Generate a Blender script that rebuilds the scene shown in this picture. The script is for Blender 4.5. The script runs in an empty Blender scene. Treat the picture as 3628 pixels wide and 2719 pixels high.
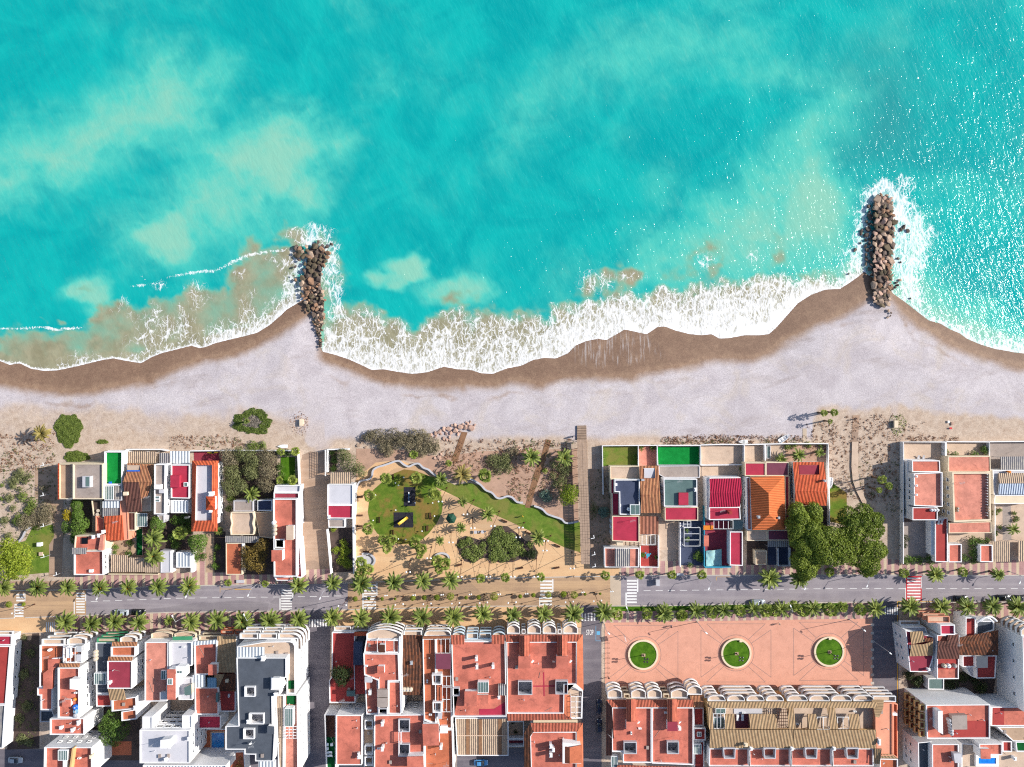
import bpy,bmesh,math,random
import numpy as np
from mathutils import Vector,Matrix
from mathutils.geometry import tessellate_polygon
random.seed(7)
R=random.Random(11)
scene=bpy.context.scene
COL=scene.collection
S=0.085
CAMH=238.0
CX,CY=1814.0,1359.5
FR={'N':(0,0,1)}
for i in range(6):
 FR['A%d'%(i+1)]=(600*i,1450,2.763)
for i,x in enumerate((0,600,1130,1730,2330,2928)):
 FR['B%d'%(i+1)]=(x,2020,2.371)
FR.update(S1=(0,750,1.8433),S2=(1100,850,1.8433),S3=(2200,600,1.549),S4=(960,780,3.3167),S5=(2980,640,3.3147),S6=(0,0,1.2289),S7=(1800,0,1.2101))
def N(fr,p):
 f=FR[fr]
 return (f[0]+p[0]/f[2],f[1]+p[1]/f[2])
def W(fr,x,y,z=0.0):
 """survey coordinates of a point at height z -> world metres"""
 n=N(fr,(x,y))
 k=S*(CAMH-z)/CAMH
 return Vector(((n[0]-CX)*k,-(n[1]-CY)*k,z))
def lin(c):
 c=c/255.0
 return c/12.92 if c<=0.04045 else ((c+0.055)/1.055)**2.4
def rgb(r,g,b,k=1.0):
 return (lin(r)*k,lin(g)*k,lin(b)*k,1.0)
MATS={}
class NT:
 def __init__(s,m):
  m.use_nodes=True
  s.t=m.node_tree
  s.n=s.t.nodes
  s.n.clear()
  s.out=s.n.new('ShaderNodeOutputMaterial')
  s.bsdf=s.n.new('ShaderNodeBsdfPrincipled')
  s.t.links.new(s.bsdf.outputs[0],s.out.inputs[0])
 def put(s,sock,v):
  if hasattr(v,'is_linked')or hasattr(v,'links'):
   s.t.links.new(v,sock)
  elif isinstance(v,(tuple,list))and len(v)==3 and sock.type=='RGBA':
   sock.default_value=tuple(v)+(1,)
  else:
   sock.default_value=v
 def pos(s):
  g=s.n.new('ShaderNodeNewGeometry')
  return g.outputs['Position']
 def obj(s):
  return s.n.new('ShaderNodeTexCoord').outputs['Object']
 def attr(s,name):
  a=s.n.new('ShaderNodeAttribute')
  a.attribute_name=name
  return a
 def mapping(s,v,loc=(0,0,0),rot=(0,0,0),scale=(1,1,1)):
  m=s.n.new('ShaderNodeMapping')
  s.put(m.inputs[0],v)
  m.inputs['Location'].default_value=loc
  m.inputs['Rotation'].default_value=rot
  m.inputs['Scale'].default_value=scale
  return m.outputs[0]
 def aniso(s,v,ang,sx,sy):
  return s.mapping(s.mapping(v,rot=(0,0,math.radians(ang))),scale=(sx,sy,1))
 def noise(s,v,scale,detail=3,rough=.55,dist=0,col=False):
  n=s.n.new('ShaderNodeTexNoise')
  s.put(n.inputs['Vector'],v)
  n.inputs['Scale'].default_value=scale
  n.inputs['Detail'].default_value=detail
  n.inputs['Roughness'].default_value=rough
  n.inputs['Distortion'].default_value=dist
  return n.outputs[1 if col else 0]
 def voro(s,v,scale,feature='F1',out=0,rnd=1):
  n=s.n.new('ShaderNodeTexVoronoi')
  n.feature=feature
  s.put(n.inputs['Vector'],v)
  n.inputs['Scale'].default_value=scale
  n.inputs['Randomness'].default_value=rnd
  return n.outputs[out]
 def math(s,op,a,b=0.0,c=0.0,clamp=False):
  n=s.n.new('ShaderNodeMath')
  n.operation=op
  n.use_clamp=clamp
  s.put(n.inputs[0],a)
  s.put(n.inputs[1],b)
  s.put(n.inputs[2],c)
  return n.outputs[0]
 def ss(s,v,lo,hi):
  n=s.n.new('ShaderNodeMapRange')
  n.interpolation_type='SMOOTHSTEP'
  s.put(n.inputs['Value'],v)
  s.put(n.inputs['From Min'],lo)
  s.put(n.inputs['From Max'],hi)
  return n.outputs[0]
 def mr(s,v,lo,hi,a,b):
  n=s.n.new('ShaderNodeMapRange')
  s.put(n.inputs['Value'],v)
  s.put(n.inputs['From Min'],lo)
  s.put(n.inputs['From Max'],hi)
  s.put(n.inputs['To Min'],a)
  s.put(n.inputs['To Max'],b)
  return n.outputs[0]
 def mix(s,f,a,b,blend='MIX'):
  n=s.n.new('ShaderNodeMix')
  n.data_type='RGBA'
  n.blend_type=blend
  s.put(n.inputs[0],f)
  s.put(n.inputs[6],a)
  s.put(n.inputs[7],b)
  return n.outputs[2]
 def sep(s,v):
  n=s.n.new('ShaderNodeSeparateXYZ')
  s.put(n.inputs[0],v)
  return n.outputs
 def comb(s,x,y,z):
  n=s.n.new('ShaderNodeCombineXYZ')
  for i,v in enumerate((x,y,z)):
   s.put(n.inputs[i],v)
  return n.outputs[0]
 def vadd(s,a,b,op='ADD'):
  n=s.n.new('ShaderNodeVectorMath')
  n.operation=op
  s.put(n.inputs[0],a)
  s.put(n.inputs[1],b)
  return n.outputs[0]
 def bump(s,h,strength=.4,dist=.1,normal=None):
  n=s.n.new('ShaderNodeBump')
  n.inputs['Strength'].default_value=strength
  n.inputs['Distance'].default_value=dist
  s.put(n.inputs['Height'],h)
  if normal is not None:
   s.put(n.inputs['Normal'],normal)
  return n.outputs[0]
 def fin(s,color,rough=.8,spec=.25,normal=None):
  s.put(s.bsdf.inputs['Base Color'],color)
  s.put(s.bsdf.inputs['Roughness'],rough)
  s.bsdf.inputs['Specular IOR Level'].default_value=spec
  if normal is not None:
   s.put(s.bsdf.inputs['Normal'],normal)
KD=0.78
def newmat(name):
 m=bpy.data.materials.new(name)
 MATS[name]=m
 return m,NT(m)
def plain(name,c,var=.12,stain=None,sa=.5,rough=.8,spec=.2,grain=.0,scale=.35,k=KD):
 """matte surface with broad tonal drift, blotchy stains and grain"""
 m,t=newmat(name)
 p=t.pos()
 base=rgb(*c,k)
 lo=tuple(v*(1-var)for v in base[:3])+(1,)
 hi=tuple(min(.95,v*(1+var))for v in base[:3])+(1,)
 col=t.mix(t.ss(t.noise(p,scale,5,.65),.3,.7),lo,hi)
 if stain:
  f=t.ss(t.noise(t.vadd(p,(17.3,5.1,3.3)),scale*1.9,7,.72,.6),.5,.74)
  col=t.mix(t.math('MULTIPLY',f,sa),col,rgb(*stain,k))
 if grain:
  g=t.noise(p,4.5,3,.8)
  col=t.mix(1.0,col,t.comb(*([t.mr(g,.25,.75,1-grain,1+grain)]*3)),'MULTIPLY')
 t.fin(col,rough,spec)
 return m
def tiles(name,c,c2,axis='Y',pitch=.42,k=KD,dirt=(70,60,50),da=.35,gv=.55):
 """rows of barrel tiles: ridges run along the given axis"""
 m,t=newmat(name)
 p=t.pos()
 x,y,z=t.sep(p)
 u=x if axis=='Y' else y
 v=y if axis=='Y' else x
 wv=t.math('SINE',t.math('MULTIPLY',u,2*math.pi/pitch))
 cell=t.comb(t.math('FLOOR',t.math('DIVIDE',u,pitch)),t.math('FLOOR',t.math('DIVIDE',v,.9)),0.0)
 wn=t.n.new('ShaderNodeTexWhiteNoise')
 t.put(wn.inputs[0],cell)
 col=t.mix(wn.outputs[0],rgb(*c,k),rgb(*c2,k))
 col=t.mix(t.math('MULTIPLY',t.ss(t.noise(p,.5,6,.7),.42,.75),da),col,rgb(*dirt,k))
 groove=t.ss(wv,-1.0,-.35)
 col=t.mix(groove,tuple(v*gv for v in rgb(*c2,k)[:3])+(1,),col)
 t.fin(col,.85,.15,t.bump(wv,.8,.09))
 return m
def leaf(name,c1,c2,trans=.25,scale=.8,k=.9):
 m,t=newmat(name)
 p=t.obj()
 geo=t.n.new('ShaderNodeNewGeometry')
 rnd=geo.outputs['Random Per Island']
 oi=t.n.new('ShaderNodeObjectInfo')
 f=t.math('ADD',t.math('MULTIPLY',rnd,.6),t.math('MULTIPLY',t.noise(p,scale,3),.55))
 f=t.math('ADD',f,t.math('MULTIPLY',t.math('SUBTRACT',oi.outputs['Random'],.5),.35),clamp=True)
 col=t.mix(f,rgb(*c1,k),rgb(*c2,k))
 t.fin(col,.55,.25)
 tr=t.n.new('ShaderNodeBsdfTranslucent')
 t.put(tr.inputs[0],col)
 ms=t.n.new('ShaderNodeMixShader')
 ms.inputs[0].default_value=trans
 t.t.links.new(t.bsdf.outputs[0],ms.inputs[1])
 t.t.links.new(tr.outputs[0],ms.inputs[2])
 t.t.links.new(ms.outputs[0],t.out.inputs[0])
 return m
plain('white',(238,236,236),.03,(200,190,180),.25,k=.9)
plain('cream',(226,208,180),.05,(180,160,135),.3,k=.9)
plain('grey_white',(205,203,208),.06,(160,155,150),.4)
plain('salmon_wall',(232,160,130),.06,(190,120,100),.3,k=.85)
plain('yellow_wall',(214,176,122),.06,(180,140,90),.3,k=.85)
plain('blue_white',(200,218,232),.05,(170,190,205),.3,k=.9)
plain('terracotta',(208,120,101),.22,(140,80,72),.7,grain=.2,scale=.24)
plain('terracotta_pale',(222,146,126),.18,(160,96,84),.8,grain=.18)
plain('terracotta_tile',(198,114,82),.14,(150,75,50),.45,grain=.2)
plain('brick_red',(176,70,66),.1,(130,45,45),.5,grain=.08)
plain('maroon',(186,56,80),.1,(140,40,55),.5,grain=.08)
plain('purple_roof',(128,68,86),.08,(100,60,72),.4,grain=.08)
plain('wine',(160,62,78),.08,(120,48,60),.4,grain=.08)
plain('slate',(88,94,104),.10,(68,74,84),.6,grain=.10)
plain('slate_dark',(72,80,104),.10,(56,62,84),.5,grain=.08)
plain('grey_concrete',(172,158,150),.10,(128,112,104),.6,grain=.10)
plain('tan_concrete',(194,164,138),.10,(140,112,92),.55,grain=.10)
plain('beige_floor',(214,188,166),.08,(170,142,122),.5,grain=.08)
plain('light_roof',(214,212,218),.04,(186,184,190),.4,grain=.04)
plain('pool_tile',(60,120,190),.08)
plain('aqua_wall',(70,170,200),.08,(50,130,160),.3)
plain('green_wall',(70,150,110),.08,(50,110,80),.3)
plain('dark_metal',(58,54,58),.1,rough=.5,spec=.4,k=.6)
plain('steel',(190,192,196),.05,rough=.4,spec=.5)
plain('paint_white',(240,240,240),.02,rough=.5,spec=.4,k=.95)
plain('wood',(150,112,84),.16,(110,80,62),.4,grain=.2,scale=1.2)
plain('wood_grey',(178,152,132),.12,(140,118,104),.5,grain=.2,scale=1.0)
plain('wood_dark',(92,58,46),.15,k=.7)
plain('rubber',(52,50,62),.12,grain=.15,k=.6)
plain('yellow_plastic',(245,205,60),.03,rough=.4,spec=.4)
plain('red_plastic',(215,45,50),.05,rough=.4,spec=.4)
plain('blue_plastic',(30,110,215),.05,rough=.4,spec=.4)
plain('orange_plastic',(235,140,45),.05,rough=.4,spec=.4)
plain('canvas_green',(40,84,66),.08,rough=.7,k=.7)
plain('soil_dark',(92,76,70),.2,(60,56,52),.6,grain=.2)
plain('pink_soil',(194,158,136),.12,(152,124,100),.6,grain=.15)
plain('trunk_bark',(120,98,78),.2,grain=.25,scale=3,k=.6)
plain('tank_cream',(216,200,178),.06,(180,160,140),.3,rough=.6)
plain('skin',(205,150,120),.05)
plain('blue_cloth',(50,70,120),.1)
plain('red_cloth',(170,50,60),.1)
plain('dark_cloth',(40,40,48),.1)
plain('pale_cloth',(190,190,180),.06)
plain('black_paint',(26,27,32),.08,rough=.25,spec=.6,k=.5)
plain('silver_paint',(188,196,205),.04,rough=.25,spec=.6)
plain('blue_paint',(92,158,214),.04,rough=.25,spec=.6)
plain('navy_paint',(30,42,78),.05,rough=.25,spec=.6,k=.6)
plain('glass_dark',(46,56,70),.1,rough=.08,spec=.8,k=.4)
plain('glass_green',(108,132,128),.1,rough=.1,spec=.7,k=.7)
plain('tyre',(24,24,26),.1,k=.5)
plain('boulder_brown',(104,90,82),.3,(78,62,56),.6,grain=.25,scale=.8,k=.85)
plain('boulder_ochre',(154,120,96),.25,(110,78,60),.5,grain=.25,scale=.8,k=.85)
plain('boulder_olive',(104,92,74),.25,(70,60,52),.5,grain=.25,scale=.8,k=.85)
plain('boulder_pink',(198,164,146),.18,(180,126,104),.5,grain=.18,scale=.8)
plain('boulder_tan',(174,150,130),.22,(128,98,80),.5,grain=.22,scale=.8,k=.9)
tiles('tile_orange',(232,118,78),(206,94,64),gv=.68)
tiles('tile_orange_x',(238,112,66),(208,84,52),'X')
tiles('tile_bright',(232,124,72),(240,134,82),'X',.5,da=.12)
tiles('tile_old',(204,146,106),(172,114,86),gv=.62)
tiles('tile_old_x',(196,128,88),(160,98,72),'X')
tiles('tile_tan',(204,174,136),(180,148,114),dirt=(132,110,86),gv=.72)
tiles('tile_tan_x',(204,174,136),(180,148,114),'X',dirt=(132,110,86),gv=.72)
tiles('tile_brown',(128,86,76),(106,72,66))
tiles('tile_red',(212,122,98),(186,102,82),gv=.62)
tiles('tile_red_x',(214,100,78),(186,84,66),'X')
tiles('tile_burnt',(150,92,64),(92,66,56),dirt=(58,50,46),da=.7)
tiles('sheet_white',(226,232,238),(216,222,228),'Y',.9,dirt=(200,200,200),gv=.78)
tiles('sheet_grey',(184,178,170),(160,152,146),'Y',.5,dirt=(150,140,130),gv=.78)
tiles('awning_tan',(206,182,156),(184,160,140),'Y',.6,dirt=(150,130,110),gv=.78)
tiles('awning_grey',(182,176,168),(150,146,150),'Y',.6,dirt=(130,125,120),gv=.78)
tiles('awning_brown',(176,118,96),(158,104,86),'Y',1.1,dirt=(130,90,74),gv=.78)
tiles('deck_slats',(186,160,140),(164,140,122),'X',.5,dirt=(130,110,98),gv=.78)
def turf(name,c1,c2,dry=None):
 m,t=newmat(name)
 p=t.pos()
 f=t.noise(p,.6,8,.7)
 col=t.mix(t.ss(f,.3,.7),rgb(*c1,KD),rgb(*c2,KD))
 if dry:
  d=t.ss(t.noise(t.vadd(p,(9,4,0)),.13,5,.6,.5),.44,.62)
  col=t.mix(t.math('MULTIPLY',d,.85),col,rgb(*dry,KD))
 g=t.noise(p,7,2,.8)
 col=t.mix(1.0,col,t.comb(*([t.mr(g,.25,.75,.75,1.25)]*3)),'MULTIPLY')
 t.fin(col,.9,.1,t.bump(g,.5,.08))
turf('lawn',(88,118,40),(122,144,58),(136,132,70))
turf('lawn_dry',(84,112,36),(112,132,48),(152,118,68))
turf('lawn_bed',(58,98,18),(92,132,34))
turf('artificial_turf',(16,130,54),(26,148,66))
turf('artificial_turf_dark',(16,84,40),(26,98,50))
def tag(o,label=None,cat=None,group=None,kind=None):
 for k,v in (('label',label),('category',cat),('group',group),('kind',kind)):
  if v:
   o[k]=v
 return o
def mk(name,verts,faces,mats,parent=None,fm=None,smooth=False,attrs=None):
 me=bpy.data.meshes.new(name)
 me.from_pydata([tuple(v)for v in verts],[],faces)
 if isinstance(mats,str):
  mats=[mats]
 for m in mats:
  me.materials.append(MATS[m])
 if fm is not None:
  me.polygons.foreach_set('material_index',np.array(fm,dtype=np.int32))
 if smooth:
  me.polygons.foreach_set('use_smooth',np.ones(len(me.polygons),dtype=bool))
 me.update()
 o=bpy.data.objects.new(name,me)
 COL.objects.link(o)
 if parent is not None:
  o.parent=parent
 return o
def empty(name,loc,label=None,cat=None,group=None,rz=0.0):
 o=bpy.data.objects.new(name,None)
 o.empty_display_size=.5
 COL.objects.link(o)
 o.location=loc
 o.rotation_euler=(0,0,rz)
 return tag(o,label,cat,group)
def dup(root,loc,rz=0.0,sc=1.0,label=None,cat=None,group=None):
 r=root.copy()
 COL.objects.link(r)
 r.location=loc
 r.rotation_euler=(0,0,rz)
 r.scale=(sc,sc,sc)if not isinstance(sc,tuple)else sc
 tag(r,label,cat,group)
 for ch in KIDS.get(root.name,()):
  c=ch.copy()
  COL.objects.link(c)
  c.parent=r
  for g in KIDS.get(ch.name,()):
   d=g.copy()
   COL.objects.link(d)
   d.parent=c
 return r
KIDS={}
def kid(parent,o):
 KIDS.setdefault(parent.name,[]).append(o)
 return o
class MB:
 def __init__(s,org=(0,0,0)):
  s.v,s.f,s.m=[],[],[]
  s.o=Vector(org)
 def add(s,vs,fs,mi=0):
  b=len(s.v)
  s.v+=[Vector(v)-s.o for v in vs]
  for f in fs:
   s.f.append([b+i for i in f])
   s.m.append(mi)
 def prism(s,pts,z0,z1,mi=0,top=True,bottom=False):
  """pts: xy outline (any winding)"""
  pts=ccw(pts)
  n=len(pts)
  vs=[(p[0],p[1],z0)for p in pts]+[(p[0],p[1],z1)for p in pts]
  fs=[[i,(i+1)%n,n+(i+1)%n,n+i]for i in range(n)]
  if top:
   fs.append([n+i for i in range(n)])
  if bottom:
   fs.append([n-1-i for i in range(n)])
  s.add(vs,fs,mi)
 def box(s,c,sx,sy,sz,rz=0.0,mi=0):
  """c = centre of the base"""
  co,si=math.cos(rz),math.sin(rz)
  q=[(-sx/2,-sy/2),(sx/2,-sy/2),(sx/2,sy/2),(-sx/2,sy/2)]
  pts=[(c[0]+a*co-b*si,c[1]+a*si+b*co)for a,b in q]
  s.prism(pts,c[2],c[2]+sz,mi,True,True)
 def ring(s,outer,inner,z0,z1,zi,mi=0):
  """upright band: outer wall z0..z1, flat top, inner wall z1..zi"""
  outer,inner=ccw(outer),ccw(inner)
  n=len(outer)
  vs=[(p[0],p[1],z0)for p in outer]+[(p[0],p[1],z1)for p in outer]+[(p[0],p[1],z1)for p in inner]+[(p[0],p[1],zi)for p in inner]
  fs=[]
  for i in range(n):
   j=(i+1)%n
   fs+=[[i,j,n+j,n+i],[n+i,n+j,2*n+j,2*n+i],[2*n+i,2*n+j,3*n+j,3*n+i]]
  s.add(vs,fs,mi)
 def tube(s,p0,p1,r0,r1=None,n=8,mi=0,cap=True):
  p0,p1=Vector(p0),Vector(p1)
  r1=r0 if r1 is None else r1
  d=(p1-p0).normalized()
  a=d.orthogonal().normalized()
  b=d.cross(a)
  vs,fs=[],[]
  for p,r in ((p0,r0),(p1,r1)):
   for i in range(n):
    t=2*math.pi*i/n
    vs.append(p+a*(r*math.cos(t))+b*(r*math.sin(t)))
  for i in range(n):
   j=(i+1)%n
   fs.append([i,j,n+j,n+i])
  if cap:
   fs+=[[n+i for i in range(n)],[n-1-i for i in range(n)]]
  s.add(vs,fs,mi)
 def lathe(s,c,prof,n=16,mi=0,sx=1.0,sy=1.0):
  vs,fs=[],[]
  for r,z in prof:
   for i in range(n):
    t=2*math.pi*i/n
    vs.append((c[0]+r*sx*math.cos(t),c[1]+r*sy*math.sin(t),c[2]+z))
  for k in range(len(prof)-1):
   for i in range(n):
    j=(i+1)%n
    fs.append([k*n+i,k*n+j,(k+1)*n+j,(k+1)*n+i])
  if prof[-1][0]>1e-4:
   fs.append([(len(prof)-1)*n+i for i in range(n)])
  s.add(vs,fs,mi)
 def strip(s,pts,w,z0,z1,mi=0,closed=False):
  """low wall / band of width w along a world xy polyline"""
  pts=[Vector((p[0],p[1],0))for p in pts]
  n=len(pts)
  L,Rr=[],[]
  for i in range(n):
   a=pts[i-1]if (i>0 or closed)else pts[i]
   b=pts[(i+1)%n]if (i<n-1 or closed)else pts[i]
   d=(b-a)
   d=d.normalized()if d.length>1e-6 else Vector((1,0,0))
   q=Vector((-d.y,d.x,0))*(w/2)
   L.append(pts[i]+q)
   Rr.append(pts[i]-q)
  vs=[]
  for i in range(n):
   vs+=[(L[i].x,L[i].y,z0),(L[i].x,L[i].y,z1),(Rr[i].x,Rr[i].y,z1),(Rr[i].x,Rr[i].y,z0)]
  fs=[]
  for i in range(n if closed else n-1):
   a,b=4*i,4*((i+1)%n)
   fs+=[[a,a+1,b+1,b],[a+1,a+2,b+2,b+1],[a+2,a+3,b+3,b+2]]
  if not closed:
   fs+=[[0,3,2,1],[4*n-4,4*n-3,4*n-2,4*n-1]]
  s.add(vs,fs,mi)
 def build(s,name,mats,parent=None,smooth=False):
  return mk(name,s.v,s.f,mats,parent,s.m,smooth)
def ccw(pts):
 a=sum(pts[i-1][0]*pts[i][1]-pts[i][0]*pts[i-1][1]for i in range(len(pts)))
 return list(pts)if a>0 else list(pts)[::-1]
def inset(pts,t):
 pts=[Vector((p[0],p[1]))for p in ccw(pts)]
 n=len(pts)
 out=[]
 for i in range(n):
  a,b,c=pts[i-1],pts[i],pts[(i+1)%n]
  d1,d2=(b-a).normalized(),(c-b).normalized()
  n1,n2=Vector((-d1.y,d1.x)),Vector((-d2.y,d2.x))
  m=n1+n2
  k=max(.25,m.dot(n1))
  out.append(b+m*(t/k))
 return [(p.x,p.y)for p in out]
def tess(outer,holes,z):
 loops=[[Vector((p[0],p[1],0))for p in ccw(outer)]]+[[Vector((p[0],p[1],0))for p in ccw(h)[::-1]]for h in holes]
 tris=tessellate_polygon(loops)
 vs=[(v.x,v.y,z)for l in loops for v in l]
 fs=[]
 for t in tris:
  a,b,c=(vs[i]for i in t)
  ar=(b[0]-a[0])*(c[1]-a[1])-(c[0]-a[0])*(b[1]-a[1])
  fs.append(list(t)if ar>0 else list(t)[::-1])
 return vs,fs
def sheet(name,fr,pts,z,m,kind='structure',holes=()):
 vs,fs=tess([W(fr,*p)for p in pts],[[W(fr,*p)for p in h]for h in holes],z)
 o=mk(name,vs,fs,m)
 return tag(o,kind=kind)
EL,AZ=math.radians(31.0),math.atan2(0.975,0.21)
sd=Vector((math.sin(AZ)*math.cos(EL),math.cos(AZ)*math.cos(EL),math.sin(EL)))
sun=bpy.data.lights.new('sun','SUN')
sun.energy=4.6
sun.angle=math.radians(.5)
sun.color=(1.0,.955,.88)
so=bpy.data.objects.new('sun',sun)
COL.objects.link(so)
so.rotation_euler=(-sd).to_track_quat('-Z','Y').to_euler()
so.location=sd*300
wd=bpy.data.worlds.new('World')
scene.world=wd
wd.use_nodes=True
wn=wd.node_tree.nodes
wn.clear()
sky=wn.new('ShaderNodeTexSky')
sky.sky_type='NISHITA'
sky.sun_disc=False
sky.sun_elevation=EL
sky.sun_rotation=AZ
bg=wn.new('ShaderNodeBackground')
bg.inputs[1].default_value=.105
wo=wn.new('ShaderNodeOutputWorld')
wd.node_tree.links.new(sky.outputs[0],bg.inputs[0])
wd.node_tree.links.new(bg.outputs[0],wo.inputs[0])
cam=bpy.data.cameras.new('camera')
cam.sensor_width=36
cam.lens=36*(CAMH/S)/3628
cam.clip_end=4000
co=bpy.data.objects.new('camera',cam)
COL.objects.link(co)
co.location=(0,0,CAMH)
scene.camera=co
scene.view_settings.view_transform='Standard'
scene.view_settings.look='None'
scene.view_settings.exposure=.57
scene.cycles.max_bounces=5
scene.cycles.diffuse_bounces=3
scene.cycles.use_denoising=False
scene.cycles.filter_width=1.15
scene.cycles.sample_clamp_indirect=4
scene.cycles.sample_clamp_direct=20
def pl(fr,*pts):
 return [N(fr,p)for p in pts]
WL=[(-700,1320),(-200,1300)]+pl('S1',(0,975),(60,1000),(130,990),(200,1025),(290,1040),(380,1035),(430,1025),(520,1005),(600,985),(660,970),(740,958),(830,975),(920,990),(990,950),(1050,925),(1150,900),(1250,875),(1300,890),(1340,885),(1400,860),(1500,835),(1600,812),(1680,790),(1760,740),(1830,680),(1870,640),(1930,605),(1975,575))+[(1082,1068),(1104,1110),(1130,1180),(1138,1230)]+pl('S2',(80,730),(160,750),(250,780),(350,825),(400,850),(480,845),(560,860),(660,875),(760,865),(870,828),(960,845),(1050,850),(1110,870),(1190,875),(1280,840),(1380,820),(1450,785),(1530,770),(1600,775),(1680,740),(1730,690),(1800,660),(1880,645),(1930,655),(2000,615),(2050,585),(2100,595))+pl('S3',(140,905),(200,865),(240,862),(300,885),(380,905),(440,910),(500,905),(540,930),(600,925),(680,910),(760,910),(810,905),(850,870),(890,825),(930,780),(970,735),(1040,690),(1120,660),(1200,657),(1250,625),(1300,590),(1335,560))+[(3072,972),(3120,1000),(3160,1030)]+pl('S3',(1490,680),(1540,715),(1600,760),(1690,830),(1750,845),(1810,880),(1860,900),(1900,930),(1970,960),(2050,985),(2110,995),(2160,1005),(2212,1010))+[(3750,1275),(4400,1330)]
WET=[(-700,1420),(-100,1365)]+pl('S1',(0,1140),(200,1170),(400,1195),(620,1190),(750,1150),(900,1130),(1000,1130),(1020,1100),(1100,1050),(1250,1000),(1450,960),(1600,920),(1700,860),(1850,780),(1950,720),(2000,690),(2050,680),(2090,800),(2095,940))+pl('S2',(65,770),(90,800),(200,840),(330,890),(480,930),(640,960),(800,965),(920,970),(1000,980),(1020,950),(1200,965),(1300,930),(1400,940),(1500,965),(1560,935),(1700,915),(1900,910),(2100,915),(2150,885),(2190,880))+pl('S3',(200,1120),(300,1100),(380,1085),(520,1050),(640,1045),(720,1050),(850,990),(930,930),(1100,850),(1220,800),(1330,720),(1385,680),(1480,700),(1550,790),(1650,880),(1780,960),(1880,1010),(2000,1040),(2100,1080),(2212,1105))+[(3750,1340),(4400,1400)]
FOUT=[(1148,1160)]+pl('S2',(230,510),(340,470),(450,480),(520,550),(580,510),(680,580),(740,520),(850,480),(980,470),(1040,530),(1200,490),(1300,520),(1420,490),(1560,510),(1580,430),(1640,430),(1720,450),(1900,420),(2000,380),(2190,365))+pl('S3',(180,680),(240,670),(330,690),(460,640),(560,620),(700,610),(800,610),(1000,620),(1100,610),(1200,620),(1335,555))
def segd(P,A,B):
 d=B-A
 t=np.clip(((P-A)@d)/max(1e-9,d@d),0,1)
 q=P-(A+t[:,None]*d)
 return np.hypot(q[:,0],q[:,1])
def pdist(P,pts,closed=False):
 pts=[np.array(p,float)for p in pts]
 n=len(pts)
 out=np.full(len(P),1e9)
 for i in range(n if closed else n-1):
  out=np.minimum(out,segd(P,pts[i],pts[(i+1)%n]))
 return out
def below(P,pts):
 """True where a point lies further inland (larger y) than an x-monotone-ish line"""
 poly=list(pts)+[(pts[-1][0],9000),(pts[0][0],9000)]
 return inpoly(P,poly)
def inpoly(P,poly):
 x,y=P[:,0],P[:,1]
 c=np.zeros(len(P),bool)
 n=len(poly)
 for i in range(n):
  x1,y1=poly[i-1]
  x2,y2=poly[i]
  if y1==y2:
   continue
  k=((y1>y)!=(y2>y))&(x<(x2-x1)*(y-y1)/(y2-y1)+x1)
  c^=k
 return c
def sdl(P,pts):
 d=pdist(P,pts)
 return np.where(below(P,pts),d,-d)
def sdp(P,poly):
 d=pdist(P,poly,True)
 return np.where(inpoly(P,poly),d,-d)
def sstep(v,lo,hi):
 t=np.clip((v-lo)/(hi-lo),0,1)
 return t*t*(3-2*t)
def blob(P,fr,x,y,rx,ry,v=1.0):
 k=FR[fr][2]
 cx,cy=N(fr,(x,y))
 d=np.hypot((P[:,0]-cx)/(rx/k),(P[:,1]-cy)/(ry/k))
 return v*sstep(1.5-d,0,1.2)
def fbm(P,scale,seed=0,octs=4):
 """cheap smooth value noise on survey coordinates"""
 out=np.zeros(len(P))
 amp,tot=1.0,0.0
 rs=np.random.RandomState(seed)
 for o in range(octs):
  g=rs.rand(64,64)
  u=P[:,0]/scale*2**o+7.7*o
  v=P[:,1]/scale*2**o+3.1*o
  iu,iv=np.floor(u).astype(int),np.floor(v).astype(int)
  fu,fv=u-iu,v-iv
  fu,fv=fu*fu*(3-2*fu),fv*fv*(3-2*fv)
  a=g[iu%64,iv%64]*(1-fu)+g[(iu+1)%64,iv%64]*fu
  b=g[iu%64,(iv+1)%64]*(1-fu)+g[(iu+1)%64,(iv+1)%64]*fu
  out+=amp*(a*(1-fv)+b*fv)
  tot+=amp
  amp*=.5
 return out/tot*2-1
def grid(xs,ys):
 X,Y=np.meshgrid(xs,ys)
 return np.stack([X.ravel(),Y.ravel()],1),len(xs),len(ys)
def gridmesh(name,P,nx,ny,z,m,attrs):
 me=bpy.data.meshes.new(name)
 n=nx*ny
 co_=np.empty((n,3),np.float32)
 k=S*(CAMH-z)/CAMH
 co_[:,0]=(P[:,0]-CX)*k
 co_[:,1]=-(P[:,1]-CY)*k
 co_[:,2]=z
 i=np.arange(nx-1)[None,:]+nx*np.arange(ny-1)[:,None]
 q=np.stack([i,i+nx,i+nx+1,i+1],-1).reshape(-1,4)
 me.vertices.add(n)
 me.vertices.foreach_set('co',co_.ravel())
 me.loops.add(q.size)
 me.loops.foreach_set('vertex_index',q.ravel().astype(np.int32))
 me.polygons.add(len(q))
 me.polygons.foreach_set('loop_start',np.arange(0,q.size,4,dtype=np.int32))
 me.polygons.foreach_set('use_smooth',np.ones(len(q),bool))
 for nm,arr in attrs.items():
  if arr.ndim==2:
   a=me.attributes.new(nm,'FLOAT_COLOR','POINT')
   a.data.foreach_set('color',arr.astype(np.float32).ravel())
  else:
   a=me.attributes.new(nm,'FLOAT','POINT')
   a.data.foreach_set('value',arr.astype(np.float32))
 me.materials.append(MATS[m])
 me.update(calc_edges=True)
 me.validate()
 o=bpy.data.objects.new(name,me)
 COL.objects.link(o)
 return tag(o,kind='structure')
m,t=newmat('sea_water')
p=t.pos()
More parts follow.
